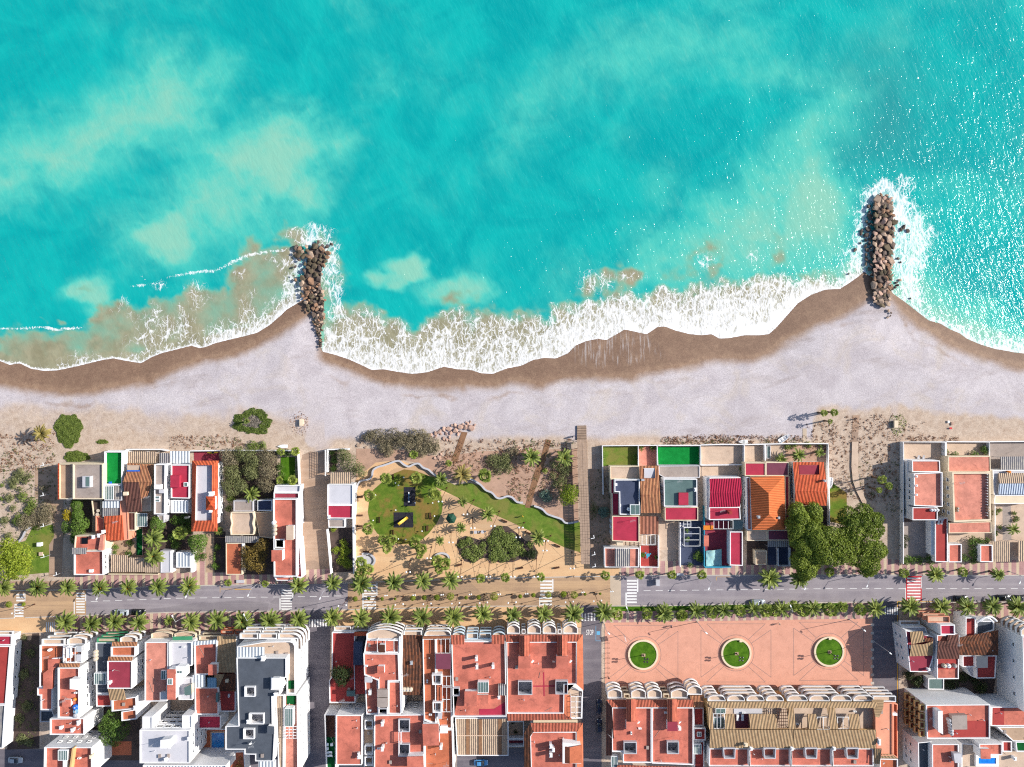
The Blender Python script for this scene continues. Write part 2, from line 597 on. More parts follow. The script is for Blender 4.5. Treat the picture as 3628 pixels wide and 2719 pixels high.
a1,a2=t.attr('mask'),t.attr('shore')
sr,sg,sb=t.sep(a1.outputs['Color'])
dark=a1.outputs['Alpha']
d=a2.outputs['Fac']
w1=t.noise(p,.05,7,.6,.9)
w2=t.noise(t.vadd(p,(31,7,0)),.17,6,.66,.6)
rp=t.aniso(p,-28,.55,.15)
rip=t.noise(rp,1.0,5,.62,.3)
wn_=t.math('SUBTRACT',t.math('ADD',t.math('MULTIPLY',w1,.55),t.math('MULTIPLY',w2,.45)),.5)
sed=t.ss(t.math('ADD',sr,t.math('MULTIPLY',wn_,t.mr(sr,0,.5,.25,.9))),.0,1.05)
deep=t.mix(t.ss(w1,.3,.7),rgb(4,160,162,.80),rgb(18,182,176,.80))
deep=t.mix(t.math('MULTIPLY',t.ss(rip,.35,.75),.10),deep,rgb(66,204,192,.8))
col=t.mix(t.ss(sed,0,.6),deep,rgb(84,200,184,.80))
col=t.mix(t.ss(sed,.4,1.0),col,rgb(142,204,180,.80))
col=t.mix(t.math('MULTIPLY',t.math('MULTIPLY',sed,t.ss(rip,.5,.8)),.3),col,rgb(180,216,188,.8))
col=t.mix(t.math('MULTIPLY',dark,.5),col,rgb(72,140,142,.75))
silt=t.ss(t.math('ADD',sg,t.math('MULTIPLY',wn_,t.mr(sg,0,.4,.1,.85))),.12,1.0)
siltc=t.mix(t.ss(t.noise(p,.22,5,.62,.4),.3,.7),rgb(150,134,104,.80),rgb(176,162,132,.80))
col=t.mix(t.math('MULTIPLY',t.ss(silt,0,.6),.85),col,rgb(132,182,154,.8))
col=t.mix(t.math('MULTIPLY',t.ss(silt,.3,1.15),.95),col,siltc)
wp=t.vadd(p,t.vadd(t.noise(p,.34,4,.6,0,True),(3.4,3.4,3.4),'MULTIPLY'))
wx,wy,wz=t.sep(wp)
lc=t.comb(wx,t.math('MULTIPLY',wy,.40),0.0)
e1=t.voro(lc,.62,'DISTANCE_TO_EDGE')
e2=t.voro(t.vadd(lc,(13,5,0)),1.7,'DISTANCE_TO_EDGE')
fn=t.noise(t.mapping(p,scale=(1.7,.55,1)),1.0,7,.72,.6)
fn2=t.noise(t.mapping(p,scale=(.34,.17,1)),1.0,5,.65,.8)
fo=t.math('MAXIMUM',t.math('ADD',sb,t.math('MULTIPLY',t.math('SUBTRACT',fn2,.5),t.math('MULTIPLY',t.ss(sb,.02,.3),1.25))),0.0)
lace=t.math('MAXIMUM',t.math('SUBTRACT',1.0,t.ss(e1,0.0,t.math('MULTIPLY',t.math('POWER',fo,1.5),.40))),t.math('MULTIPLY',t.math('SUBTRACT',1.0,t.ss(e2,0.0,t.math('MULTIPLY',t.math('POWER',fo,2.2),.45))),.9))
lace=t.math('MULTIPLY',lace,t.ss(fo,.05,.28))
lace=t.math('MULTIPLY',lace,t.mr(fn,.32,.6,.30,1.0))
solid=t.ss(t.math('ADD',fo,t.math('MULTIPLY',t.math('SUBTRACT',fn,.5),1.1)),.70,1.02)
foam=t.math('MAXIMUM',t.math('MAXIMUM',lace,solid),t.math('MULTIPLY',t.ss(fo,.35,1.0),.3),clamp=True)
col=t.mix(foam,col,rgb(246,246,248,.92))
big=t.noise(t.aniso(p,-30,.42,.13),1.0,3,.55,.2)
mid=t.noise(t.aniso(p,-24,1.15,.42),1.0,3,.6,.3)
fine=t.noise(t.aniso(p,-40,2.4,1.1),1.0,2,.6)
h=t.math('ADD',t.math('ADD',t.math('MULTIPLY',big,1.3),t.math('MULTIPLY',mid,.75)),t.math('MULTIPLY',fine,.22))
nb=t.bump(h,1.0,.40)
t.n.remove(t.bsdf)
df=t.n.new('ShaderNodeBsdfDiffuse')
t.put(df.inputs['Color'],col)
t.put(df.inputs['Normal'],t.bump(t.math('ADD',h,t.math('MULTIPLY',foam,1.6)),.16,.3))
gl=t.n.new('ShaderNodeBsdfGlossy')
t.put(gl.inputs['Roughness'],t.mr(foam,0,1,.13,.7))
t.put(gl.inputs['Normal'],nb)
fr_=t.n.new('ShaderNodeFresnel')
fr_.inputs['IOR'].default_value=1.33
t.put(fr_.inputs['Normal'],nb)
ms=t.n.new('ShaderNodeMixShader')
t.put(ms.inputs[0],fr_.outputs[0])
t.t.links.new(df.outputs[0],ms.inputs[1])
t.t.links.new(gl.outputs[0],ms.inputs[2])
t.t.links.new(ms.outputs[0],t.out.inputs[0])
m,t=newmat('beach_gravel')
p=t.pos()
a=t.attr('mask')
wet,soil,path=t.sep(a.outputs['Color'])
n1=t.noise(p,.11,6,.65,.6)
n2=t.noise(p,.45,6,.7,.4)
st=t.noise(t.aniso(p,-12,.05,.24),1.0,5,.6,.5)
dry=t.mix(t.ss(n1,.3,.7),rgb(192,182,185,KD),rgb(213,204,206,KD))
dry=t.mix(t.math('MULTIPLY',t.ss(st,.54,.74),.4),dry,rgb(160,144,138,KD))
dry=t.mix(t.math('MULTIPLY',t.ss(t.noise(t.vadd(p,(50,9,0)),.07,6,.65,1.2),.5,.7),.4),dry,rgb(206,190,172,KD))
so_=t.mix(t.ss(n2,.3,.72),rgb(212,191,172,KD),rgb(190,166,146,KD))
so_=t.mix(t.math('MULTIPLY',t.ss(t.noise(p,.9,7,.75),.52,.72),.5),so_,rgb(150,122,98,KD))
sf=t.ss(t.math('ADD',soil,t.math('MULTIPLY',t.math('SUBTRACT',n1,.5),.9)),.05,.95)
col=t.mix(sf,dry,so_)
jit=t.math('MULTIPLY',t.math('SUBTRACT',t.math('ADD',t.math('MULTIPLY',n2,.55),t.math('MULTIPLY',st,.45)),.5),.55)
wv_=t.math('ADD',wet,jit)
col=t.mix(t.math('MULTIPLY',t.ss(wv_,.02,.45),.55),col,rgb(168,142,124,KD))
wf=t.ss(wv_,.24,.74)
wetc=t.mix(t.ss(n2,.3,.7),rgb(168,138,114,KD),rgb(148,118,98,KD))
wetc=t.mix(t.ss(wv_,.75,1.15),wetc,rgb(134,106,88,KD))
col=t.mix(wf,col,wetc)
rs=t.math('MULTIPLY',a.outputs['Alpha'],t.ss(t.noise(t.mapping(p,scale=(1.6,.12,1)),1.0,5,.7),.5,.68))
col=t.mix(t.math('MULTIPLY',rs,.75),col,rgb(206,198,196,KD))
col=t.mix(t.math('MULTIPLY',t.ss(t.math('ADD',path,t.math('MULTIPLY',t.math('SUBTRACT',n2,.5),.6)),.25,.8),.6),col,rgb(206,196,198,KD))
gr=t.noise(p,3.2,4,.9)
g2=t.noise(p,1.1,3,.7)
col=t.mix(1.0,col,t.comb(*([t.math('MULTIPLY',t.mr(gr,.3,.7,.66,1.34),t.mr(g2,.3,.7,.94,1.06))]*3)),'MULTIPLY')
t.fin(col,t.mr(wf,0,1,.9,.6),.25,t.bump(gr,.5,.08))
xs=np.concatenate([[-9000,-3500,-1500,-700,-300],np.arange(-120,3760,8.0),[3900,4300,5200,7500,13000]])
ys=np.concatenate([[-12000,-5000,-2000,-900,-400],np.arange(-150,860,10.0),np.arange(860,1420,5.0)])
P,nx,ny=grid(xs,ys)
sh=-sdl(P,WL)
wob=fbm(P,60,3)*26+fbm(P,18,5)*10
lft=P[:,0]<1110
sedm=np.zeros(len(P))
PW=P+np.stack([fbm(P,120,41),fbm(P,120,42)],1)*62+np.stack([fbm(P,36,43),fbm(P,36,44)],1)*16
def softp(poly,soft,v,wo=1.0,k=2.6):
 return v*sstep(sdp(PW if k>1 else P,poly)+wob*wo,-soft*k,soft*k)
def mx(a,b):
 return np.maximum(a,b)
sedm=mx(sedm,softp(pl('S6',(650,210),(760,200),(870,250),(1000,260),(950,420),(960,580),(850,680),(600,700),(300,850),(-200,900),(-200,600),(300,480),(450,400)),80,.74))
sedm=mx(sedm,softp(pl('S6',(1170,430),(1290,470),(1420,540),(1540,590),(1480,700),(1410,830),(1390,930),(1100,960),(900,800),(850,650),(1000,620),(1100,500)),66,.86))
sedm=mx(sedm,softp(pl('S6',(840,700),(1000,620),(1400,900),(1300,1010),(1100,1040),(880,1160),(560,1180),(480,950),(620,880)),90,.68))
sedm=mx(sedm,blob(PW,'S1',1110,170,250,210,.85))
sedm=mx(sedm,blob(PW,'S1',530,520,180,110,.75))
sedm=mx(sedm,blob(PW,'S2',640,160,130,130,.85))
sedm=mx(sedm,blob(PW,'S2',520,250,150,90,.7))
sedm=mx(sedm,blob(PW,'S2',950,330,330,150,.75))
sedm=mx(sedm,softp(pl('S7',(480,60),(1000,40),(1180,120),(1150,260),(800,330),(400,430),(100,600),(0,760),(-100,700),(0,400),(250,200)),90,.52))
sedm=mx(sedm,softp(pl('S7',(850,220),(1050,220),(1300,260),(1520,300),(1560,420),(1480,520),(1400,600),(1460,720),(1530,830),(1480,1250),(500,1250),(540,1010),(800,900),(1000,680),(1200,560),(1300,400),(1000,330)),80,.66))
sedm=mx(sedm,softp(pl('S7',(1240,640),(1330,600),(1400,640),(1480,800),(1480,1100),(1000,1150),(800,1000),(1100,900)),60,.85))
sedm=mx(sedm,softp(pl('S3',(1480,250),(1640,200),(1760,500),(1900,700),(2212,800),(2300,1050),(1900,1000),(1480,700)),60,.70))
sedm=mx(sedm,sstep(150-sh+wob,0,130)*.8*np.where(P[:,0]>1110,1,.6))
sedm=mx(sedm,.36*sstep(fbm(P,330,21),-.2,.7))
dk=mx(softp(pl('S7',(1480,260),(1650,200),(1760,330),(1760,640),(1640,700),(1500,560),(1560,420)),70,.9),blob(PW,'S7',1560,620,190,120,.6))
siltm=softp(pl('S1',(-300,785),(550,772),(640,660),(760,580),(900,620),(1000,600),(1200,560),(1240,450),(1350,470),(1480,500),(1500,380),(1650,290),(1850,240),(1950,190),(2010,600),(1900,760),(1300,1050),(800,1150),(-300,1250)),40,1.0,1.5,1)
siltm=siltm*np.clip(.80+.55*fbm(P,130,61),.35,1)
siltm=mx(siltm,lft*.9*sstep(70-sh,0,50))
for b_ in (('S1',1590,200,120,80,.9),('S1',340,722,90,22,.8),('S1',540,510,70,40,.55),('S1',1000,600,80,60,.8),('S1',1930,150,130,90,.7),('S2',960,400,170,70,.7),('S2',1430,455,80,45,.7),('S2',1220,440,60,60,.6),('S2',2080,275,150,80,.95),('S2',1860,300,160,110,.8),('S2',1990,165,60,60,.5),('S3',90,600,80,60,.9),('S3',470,520,110,150,.75),('S3',300,560,120,120,.45),('S3',850,480,110,120,.6),('S3',880,370,90,50,.5),('S2',130,350,150,330,.75),('S4',560,180,420,200,.62),('S4',120,400,200,300,.7)):
 siltm=mx(siltm,np.clip(blob(PW,*b_)*(.75+.9*fbm(P,46,51)),0,1))
fdist=np.where(below(P,FOUT)&(P[:,0]>1145)&(P[:,0]<3066),pdist(P,FOUT),-pdist(P,FOUT))
midbay=(P[:,0]>1142)&(P[:,0]<3070)
siltm=mx(siltm,np.where(midbay,sstep(fdist+wob*1.6,-62,46),0))
siltm=mx(siltm,softp(pl('S5',(1000,1350),(560,1000),(680,1250),(1000,1500),(1300,1560),(1300,1450)),30,.35))
fm=np.zeros(len(P))
shw=sh+wob*.4
lb=lft&(sh>-30)
env=.5+.5*np.clip(fbm(P,130,9)*1.6+(P[:,0]-620)/520,-.7,1)
fm=mx(fm,np.where(lb,.95*env*np.exp(-np.maximum(shw,0)/40.0),0))
fm=mx(fm,np.where(lb,sstep(9-sh,0,7),0))
fm=mx(fm,.42*sstep(siltm,.5,1)*lft*sstep(P[:,0],60,620)*(.35+.65*sstep(fbm(P,90,4),-.35,.45)))
sol=sstep(P[:,0],1750,2250)*(1-sstep(P[:,0],2850,3040))
inn=np.clip(fdist/np.maximum(fdist+np.maximum(sh,0),1),0,1)
fmb=np.where(midbay&(fdist>-60),sstep(fdist+wob*1.3,-34,20)*(.30+.50*inn**1.3+.24*sol+.16*fbm(P,60,14)),0)
fm=mx(fm,fmb)
fm=mx(fm,np.where(midbay,sstep(12-sh,0,8),0))
rb=P[:,0]>3060
fm=mx(fm,np.where(rb,1.0*np.exp(-np.maximum(shw,0)/34.0)*(.6+.4*sstep(P[:,0],3330,3450)),0))
j2=softp(pl('S5',(250,110),(420,50),(620,60),(800,180),(950,420),(1090,650),(1060,880),(900,1100),(940,1300),(1000,1500),(760,1380),(600,1250),(560,600),(580,300),(420,240),(330,300),(290,600),(280,1050),(0,1220),(60,1000),(150,700),(200,400)),40,.70,1.0,1)
fm=mx(fm,j2)
for b_ in (('S5',690,420,110,150,1.0),('S5',480,150,140,80,.85),('S5',660,900,110,300,.78),('S5',290,250,70,90,.8),('S5',230,800,110,320,.62),('S5',700,60,160,160,.42)):
 fm=mx(fm,blob(PW,*b_))
for b_ in (('S4',330,250,110,70,.9),('S4',620,300,200,90,.75),('S4',480,150,330,120,.45),('S4',640,620,110,130,.8),('S4',730,420,110,200,.5),('S4',720,850,130,420,.52),('S4',280,800,120,280,.62),('S4',330,560,70,150,.75)):
 fm=mx(fm,blob(PW,*b_))
for ln,wdt,v in ((pl('S1',(1230,405),(1340,388),(1390,392),(1450,368),(1500,340),(1620,285),(1760,260),(1840,255)),2.6,1.0),(pl('S1',(-300,765),(0,764),(130,764),(280,757),(380,772),(450,765),(540,757)),2.2,1.0),(pl('S1',(860,490),(940,480),(1000,470),(1080,462)),2.4,.7),(pl('S1',(1090,430),(1230,405)),2.4,.45),(pl('S1',(930,420),(960,465),(1010,470)),2,.5)):
 dd=pdist(P,ln)+fbm(P,26,8)*3.5
 fm=mx(fm,v*(.75+.4*fbm(P,40,19))*sstep(wdt*2.4-dd,0,wdt*2.2))
for b_ in (('S2',1860,280,130,90,.3),('S3',470,510,60,60,.3),('S3',740,480,60,50,.26),('S2',2090,240,130,40,.26),('S1',1280,500,90,60,.3),('S1',1040,480,60,40,.28),('S1',800,590,60,50,.26)):
 fm=mx(fm,blob(P,*b_))
fm=mx(fm,np.where((P[:,0]>2790)&(P[:,0]<3070),.55*sstep(46-sh,0,30),0))
z=np.full(len(P),-1.0)
gridmesh('sea',P,nx,ny,z,'sea_water',{'mask':np.stack([sedm,siltm,np.clip(fm,0,1.1),dk],1),'shore':sh*S})
xs=np.concatenate([[-9000,-3500,-1500,-700,-300],np.arange(-120,3760,7.0),[3900,4300,5200,7500,13000]])
ys=np.concatenate([np.arange(820,1480,5.0),np.arange(1480,2760,12.0),[2850,3200,4000,6000,11000]])
P,nx,ny=grid(xs,ys)
wob=fbm(P,60,3)*26+fbm(P,18,5)*10
s1=sdl(P,WL)
z=np.where(s1<0,-1.0+s1*S*.12,-1.0+np.minimum(s1*S*.062,.96))
z=np.maximum(z,-4.0)
s1w=sdl(P,WET)
wet=sstep(-s1w+wob*.35,-38,38)
wet=np.maximum(wet,.42*sstep(18-np.abs(s1w-32+wob),0,20)*sstep(fbm(P,120,31),-.1,.5))
soil=sstep(P[:,1]+wob,1450,1560)
soil=np.maximum(soil,sstep(sdp(P,[(-300,1440),(350,1440),(620,1470),(900,1450),(1100,1480),(1110,1700),(-300,1700)])+wob,-40,40)*.8)
soil=np.maximum(soil,sstep(sdp(P,[(2900,1450),(3100,1455),(3200,1440),(3500,1480),(3900,1500),(3900,1700),(2800,1700)])+wob,-25,25))
soil=np.where((P[:,0]>1150)&(P[:,0]<2880),sstep(P[:,1]+wob*.6,1525,1575),soil)
path=np.clip(blob(P,'N',1140,1470,60,150,.9)+.8*sstep(30-pdist(P,[(1155,1250),(1150,1400),(1100,1560)]),0,24),0,1)
path=np.maximum(path,.55*sstep(fbm(P,150,12),.05,.5)*(P[:,1]<1560))*(1-wet)*sstep(s1w,0,60)
resid=np.maximum(softp(pl('S2',(1690,660),(1860,640),(2060,590),(2260,640),(2300,760),(2150,800),(1860,830),(1730,800)),14,.9,.5,1),blob(P,'S1',1500,800,500,30,.0))
gridmesh('beach',P,nx,ny,z,'beach_gravel',{'mask':np.stack([wet,soil,path,resid],1)})
def paver(name,c1,c2,c3,px,py,off=0.0,joint=.0,k=KD):
 """two-tone bands across the pavement, with slab joints"""
 m,t=newmat(name)
 p=t.pos()
 x,y,z=t.sep(p)
 f=t.math('FRACT',t.math('ADD',t.math('DIVIDE',x,px),off))
 band=t.math('GREATER_THAN',f,.62)
 band=t.math('MULTIPLY',band,t.math('GREATER_THAN',t.math('FRACT',t.math('DIVIDE',t.math('ADD',y,200.0),py)),.12))
 n=t.noise(p,.5,6,.7)
 a=t.mix(t.ss(n,.3,.7),rgb(*c1,k),rgb(*c2,k))
 col=t.mix(band,a,rgb(*c3,k))
 jx=t.math('LESS_THAN',t.math('FRACT',t.math('DIVIDE',x,.62)),.08)
 jy=t.math('LESS_THAN',t.math('FRACT',t.math('DIVIDE',y,.62)),.08)
 col=t.mix(t.math('MULTIPLY',t.math('MAXIMUM',jx,jy),.25),col,rgb(110,80,80,k))
 g=t.noise(p,3.5,3,.8)
 col=t.mix(1.0,col,t.comb(*([t.mr(g,.25,.75,.88,1.12)]*3)),'MULTIPLY')
 t.fin(col,.85,.2)
paver('pink_paving',(196,154,150),(180,138,136),(216,194,166),2.35,40)
def road_mat(name,c1,c2,worn,k=KD,ang=1.0):
 m,t=newmat(name)
 p=t.pos()
 q=t.mapping(p,rot=(0,0,math.radians(ang)),scale=(.03,.75,1))
 tr=t.noise(q,1.0,4,.6,.15)
 n=t.noise(p,.22,7,.7,.4)
 col=t.mix(t.ss(n,.3,.72),rgb(*c1,k),rgb(*c2,k))
 col=t.mix(t.math('MULTIPLY',t.ss(tr,.42,.68),.55),col,rgb(*worn,k))
 pt=t.voro(t.mapping(p,scale=(.05,.16,1)),1.0,'F1',1)
 ps=t.sep(pt)[0]
 col=t.mix(t.math('MULTIPLY',t.math('GREATER_THAN',ps,.86),.22),col,rgb(86,82,88,k))
 g=t.noise(p,4,3,.85)
 col=t.mix(1.0,col,t.comb(*([t.mr(g,.25,.75,.84,1.16)]*3)),'MULTIPLY')
 t.fin(col,.85,.25)
road_mat('asphalt',(162,153,158),(146,137,144),(176,167,170))
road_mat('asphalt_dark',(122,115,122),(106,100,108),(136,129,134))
road_mat('sand_road',(196,162,128),(178,146,118),(222,184,142))
road_mat('sand_paving',(234,192,146),(224,180,136),(238,200,156))
road_mat('lane_dirt',(190,160,136),(172,142,120),(200,172,150),ang=90)
plain('plaza_floor',(230,168,144),.06,(206,146,122),.7,grain=.12)
plain('plaza_line',(150,128,124),.1)
plain('kerb_stone',(206,196,186),.08,grain=.1)
plain('road_paint',(236,234,232),.05,(190,186,186),.5,k=.85)
plain('road_paint_red',(205,52,62),.08,(170,60,66),.4)
plain('road_paint_yellow',(225,170,60),.08)
plain('road_paint_blue',(110,180,220),.08)
plain('pale_concrete',(206,186,164),.06,grain=.1)
RT=[(-700,2105),(0,2095),(300,2090),(600,2077),(1130,2070),(1260,2066),(1730,2050),(2330,2040),(3000,2038),(3628,2040),(4300,2046)]
RB=[(4300,2136),(3628,2132),(3000,2132),(2330,2145),(1730,2146),(1260,2158),(1130,2162),(600,2168),(300,2179),(0,2190),(-700,2215)]
def ylin(L,x):
 L=sorted(L)
 for (x0,y0),(x1,y1)in zip(L,L[1:]):
  if x0<=x<=x1:
   return y0+(y1-y0)*(x-x0)/(x1-x0)
 return L[-1][1]
def roadpiece(name,xa,xb,z,m,dy0=0,dy1=0):
 xsn=sorted(set([xa,xb]+[p[0]for p in RT if xa<p[0]<xb]))
 top=[(x,ylin(RT,x)+dy0)for x in xsn]
 bot=[(x,ylin(RB,x)+dy1)for x in xsn[::-1]]
 return sheet(name,'N',top+bot,z,m)
TOWN_TOP=[(-700,2065),(150,2062),(265,2052),(600,2040),(1060,2030),(1160,2025),(1262,2000),(1300,1700),(1480,1640)]
sheet('promenade_paving','N',[(1260,1700),(1272,1690),(1330,1640),(1415,1630),(1480,1655),(1520,1680),(1700,1760),(1800,1840),(2010,1935),(2085,1940),(2090,2012),(2200,2012),(2200,2060),(1730,2060),(1262,2075)],.012,'sand_paving')
sheet('promenade_paving','N',[(-700,2060),(170,2060),(270,2055),(270,2100),(-700,2110)],.012,'lane_dirt')
sheet('promenade_paving','N',[(1190,2155),(2062,2140),(2062,2225),(1190,2235)],.012,'sand_paving')
sheet('promenade_paving','N',[(-700,2205),(0,2185),(200,2180),(200,2240),(-700,2260)],.012,'sand_paving')
sheet('pavement','N',[(262,2040),(1070,2020),(1170,2015),(1170,2068),(600,2076),(262,2090)],.016,'pink_paving')
sheet('pavement','N',[(2195,1990),(3120,1980),(3200,1985),(4300,1985),(4300,2048),(3628,2042),(2195,2043)],.016,'pink_paving')
sheet('pavement','N',[(200,2178),(600,2168),(1085,2160),(1090,2230),(480,2242),(200,2245)],.016,'pink_paving')
sheet('pavement','N',[(2135,2140),(3090,2126),(3100,2200),(2135,2212)],.018,'pink_paving')
sheet('pavement','N',[(3178,2128),(4300,2136),(4300,2200),(3178,2196)],.016,'pink_paving')
sheet('lane','N',[(1072,1612),(1100,1600),(1130,1604),(1156,1596),(1168,1640),(1170,2030),(1060,2030),(1066,1640)],.008,'lane_dirt')
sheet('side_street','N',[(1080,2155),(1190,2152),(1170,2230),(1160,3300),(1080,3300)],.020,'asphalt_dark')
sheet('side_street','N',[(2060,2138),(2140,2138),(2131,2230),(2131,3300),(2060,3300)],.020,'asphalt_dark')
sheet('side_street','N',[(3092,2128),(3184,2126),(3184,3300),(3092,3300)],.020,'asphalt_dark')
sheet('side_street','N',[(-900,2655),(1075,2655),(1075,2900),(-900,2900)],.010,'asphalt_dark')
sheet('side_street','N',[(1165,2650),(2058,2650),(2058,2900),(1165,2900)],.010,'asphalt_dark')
roadpiece('road',-700,305,.024,'sand_road')
roadpiece('road',305,1232,.024,'asphalt')
roadpiece('road',1232,2162,.024,'sand_road')
roadpiece('road',2162,2200,.024,'pale_concrete')
roadpiece('road',2200,4300,.024,'asphalt')
def kerb(xa,xb,L,dy):
 xsn=sorted(set([xa,xb]+[p[0]for p in L if xa<p[0]<xb]))
 b=MB()
 b.strip([W('N',x,ylin(L,x)+dy)for x in xsn],.28,0,.13)
 tag(b.build('kerb','kerb_stone'),kind='structure')
kerb(-700,1082,RT,-1);kerb(1168,2215,RT,-1);kerb(2262,3205,RT,-1);kerb(3270,4300,RT,-1)
kerb(-700,50,RB,2);kerb(90,1080,RB,2);kerb(1192,1905,RB,2);kerb(1965,2056,RB,2);kerb(2142,3090,RB,2);kerb(3186,4300,RB,2)
def quadsheet(b,fr,q,z):
 b.add([W(fr,*p)+Vector((0,0,z))for p in q][::-1],[[0,1,2,3]])
def mark(name,m,fr,quads,z=.030):
 b=MB()
 for q in quads:
  vs=ccw([W(fr,*p)for p in q])
  b.add([(v[0],v[1],z)for v in vs],[list(range(len(vs)))])
 return tag(b.build(name,m),kind='structure')
def rect(x0,y0,x1,y1):
 return [(x0,y0),(x1,y0),(x1,y1),(x0,y1)]
def zebra(fr,x0,x1,y0,y1,n,sk=0.0):
 st=(y1-y0)/n
 q=[rect(x0,y0+i*st,x1,y0+i*st+st*.55)for i in range(n)]
 return q
mark('crosswalk_marking','road_paint','B1',zebra('B1',137,205,200,275,3)+zebra('B1',122,198,285,405,5)+[rect(207,190,214,262),rect(118,300,124,405)])
mark('crosswalk_marking','road_paint','B1',zebra('B1',640,712,190,372,8)+[rect(716,205,724,262),rect(620,266,628,370)])
mark('crosswalk_marking','road_paint','B2',zebra('B2',940,1030,165,345,8)+[rect(1032,195,1042,236),rect(925,238,935,345)])
mark('crosswalk_marking','road_paint','B3',zebra('B3',378,480,120,335,9)+[rect(482,110,492,215),rect(365,195,376,330)])
mark('crosswalk_marking','road_paint','B4',zebra('B4',437,535,88,310,8)+[rect(537,78,547,190),rect(428,230,436,305)])
mark('crosswalk_marking','road_paint','B4',zebra('B4',1165,1247,84,290,8)+[rect(1249,80,1260,185),rect(1152,190,1163,298)])
mark('crosswalk_marking','road_paint_red','B6',[rect(668,50,800,262)],.028)
mark('crosswalk_marking','road_paint','B6',[rect(678,64+i*25.5,790,78+i*25.5)for i in range(8)]+[rect(793,60,799,155),rect(662,150,668,262)],.033)
mark('crosswalk_marking','road_paint','B2',[rect(1172+i*23,415,1184+i*23,480)for i in range(7)])
mark('crosswalk_marking','road_paint','B4',[rect(783+i*26,366,796+i*26,428)for i in range(5)])
mark('crosswalk_marking','road_paint','B6',[rect(490+i*20,315,500+i*20,378)for i in range(6)])
mark('crosswalk_marking','road_paint','B1',[rect(388+i*16,440,396+i*16,520)for i in range(5)])
mark('centre_line','road_paint','N',[rect(x,(ylin(RT,x)+ylin(RB,x))/2-3.0,x+25,(ylin(RT,x)+ylin(RB,x))/2-1.4)for x in range(322,980,43)]+[rect(x,(ylin(RT,x)+ylin(RB,x))/2-3.0,x+25,(ylin(RT,x)+ylin(RB,x))/2-1.4)for x in range(1055,1190,43)])
mark('centre_line','road_paint','N',[rect(x,(ylin(RT,x)+ylin(RB,x))/2+2-2.4,x+25,(ylin(RT,x)+ylin(RB,x))/2+2-.8)for x in list(range(2280,3190,43))+list(range(3280,3700,43))])
mark('parking_line','road_paint_yellow','B2',[rect(425,158,690,162),rect(550,164,690,167),rect(425,130,428,190)])
mark('parking_line','road_paint_yellow','B5',[rect(490,58,494,88),rect(490,57,610,60)])
mark('parking_line','road_paint_yellow','B6',[rect(594,265,600,1150),rect(600,262,900,266)],.026)
mark('parking_line','road_paint_blue','B4',[rect(902,470,905,596),rect(902,594,945,597),rect(910,515,938,545)])
cu=bpy.data.curves.new('stop_lettering','FONT')
cu.body='STOP'
cu.size=1.0
cu.align_x='CENTER'
cu.extrude=.002
o=bpy.data.objects.new('stop_lettering',cu)
COL.objects.link(o)
cu.materials.append(MATS['road_paint'])
o.location=W('B4',853,546)+Vector((0,0,.03))
o.scale=(.92,2.3,1)
tag(o,kind='structure')
o.name='road_lettering'
sheet('plaza','N',[(2143,2207),(3090,2192),(3090,2436),(2143,2436)],.020,'plaza_floor')
lines=[]
BEDS=[(2278,2319),(2607.5,2314),(2936,2308)]
def seg(p,q,w=1.4):
 d=Vector((q[0]-p[0],q[1]-p[1]))
 n_=Vector((-d.y,d.x)).normalized()*w/2
 return [(p[0]+n_.x,p[1]+n_.y),(q[0]+n_.x,q[1]+n_.y),(q[0]-n_.x,q[1]-n_.y),(p[0]-n_.x,p[1]-n_.y)]
for cx,cy in BEDS:
 for sgn in (-1,1):
  tri=[(cx+sgn*124,cy-82),(cx+sgn*54,cy-34),(cx+sgn*54,cy+34),(cx+sgn*124,cy+86)]
  lines+=[seg(tri[0],tri[1]),seg(tri[2],tri[3]),seg(tri[0],tri[3])]
  tri=[(cx-104,cy+sgn*103),(cx-44,cy+sgn*48),(cx+44,cy+sgn*48),(cx+104,cy+sgn*103)]
  lines+=[seg(tri[0],tri[1]),seg(tri[2],tri[3]),seg(tri[0],tri[3])]
 for k in range(48):
  a0,a1=k*2*math.pi/48,(k+1)*2*math.pi/48
  lines.append(seg((cx+64*math.cos(a0),cy+64*math.sin(a0)),(cx+64*math.cos(a1),cy+64*math.sin(a1))))
mark('plaza_marking','plaza_line','N',lines,.026)
mark('plaza_marking','kerb_stone','B6',[rect(372,450+i*70,400,472+i*70)for i in range(8)],.026)
sheet('park_lawn','A3',[(300,880),(330,800),(420,720),(540,630),(640,590),(760,605),(870,650),(960,780),(1010,860),(1020,920),(1010,1010),(960,1120),(880,1220),(800,1290),(700,1320),(590,1325),(480,1280),(380,1220),(310,1120),(285,1010)],.030,'lawn_dry')
sheet('park_lawn','N',[(1515,1687),(1560,1695),(1610,1718),(1665,1712),(1705,1722),(1725,1742),(1747,1757),(1765,1768),(1800,1765),(1835,1785),(1890,1795),(1945,1825),(2003,1855),(2056,1850),(2056,1958),(2000,1940),(1800,1845),(1672,1788),(1580,1743),(1548,1728),(1515,1700)],.034,'lawn')
sheet('garden_soil','N',[(1262,1590),(1330,1590),(1430,1595),(1560,1620),(1700,1600),(2045,1590),(2050,1845),(2003,1850),(1945,1820),(1890,1790),(1835,1780),(1800,1760),(1765,1762),(1725,1738),(1705,1716),(1665,1705),(1610,1712),(1560,1690),(1520,1676),(1480,1640),(1415,1628),(1330,1640),(1272,1690),(1262,1700)],.004,'pink_soil')
sheet('park_lawn','A1',[(330,1140),(520,1130),(530,1250),(480,1330),(480,1600),(60,1640),(60,1340),(250,1290)],.020,'lawn')
sheet('lawn_strip','N',[(2166,2149),(2330,2148),(3000,2137),(3000,2158),(2330,2165),(2166,2166)],.034,'lawn_bed')
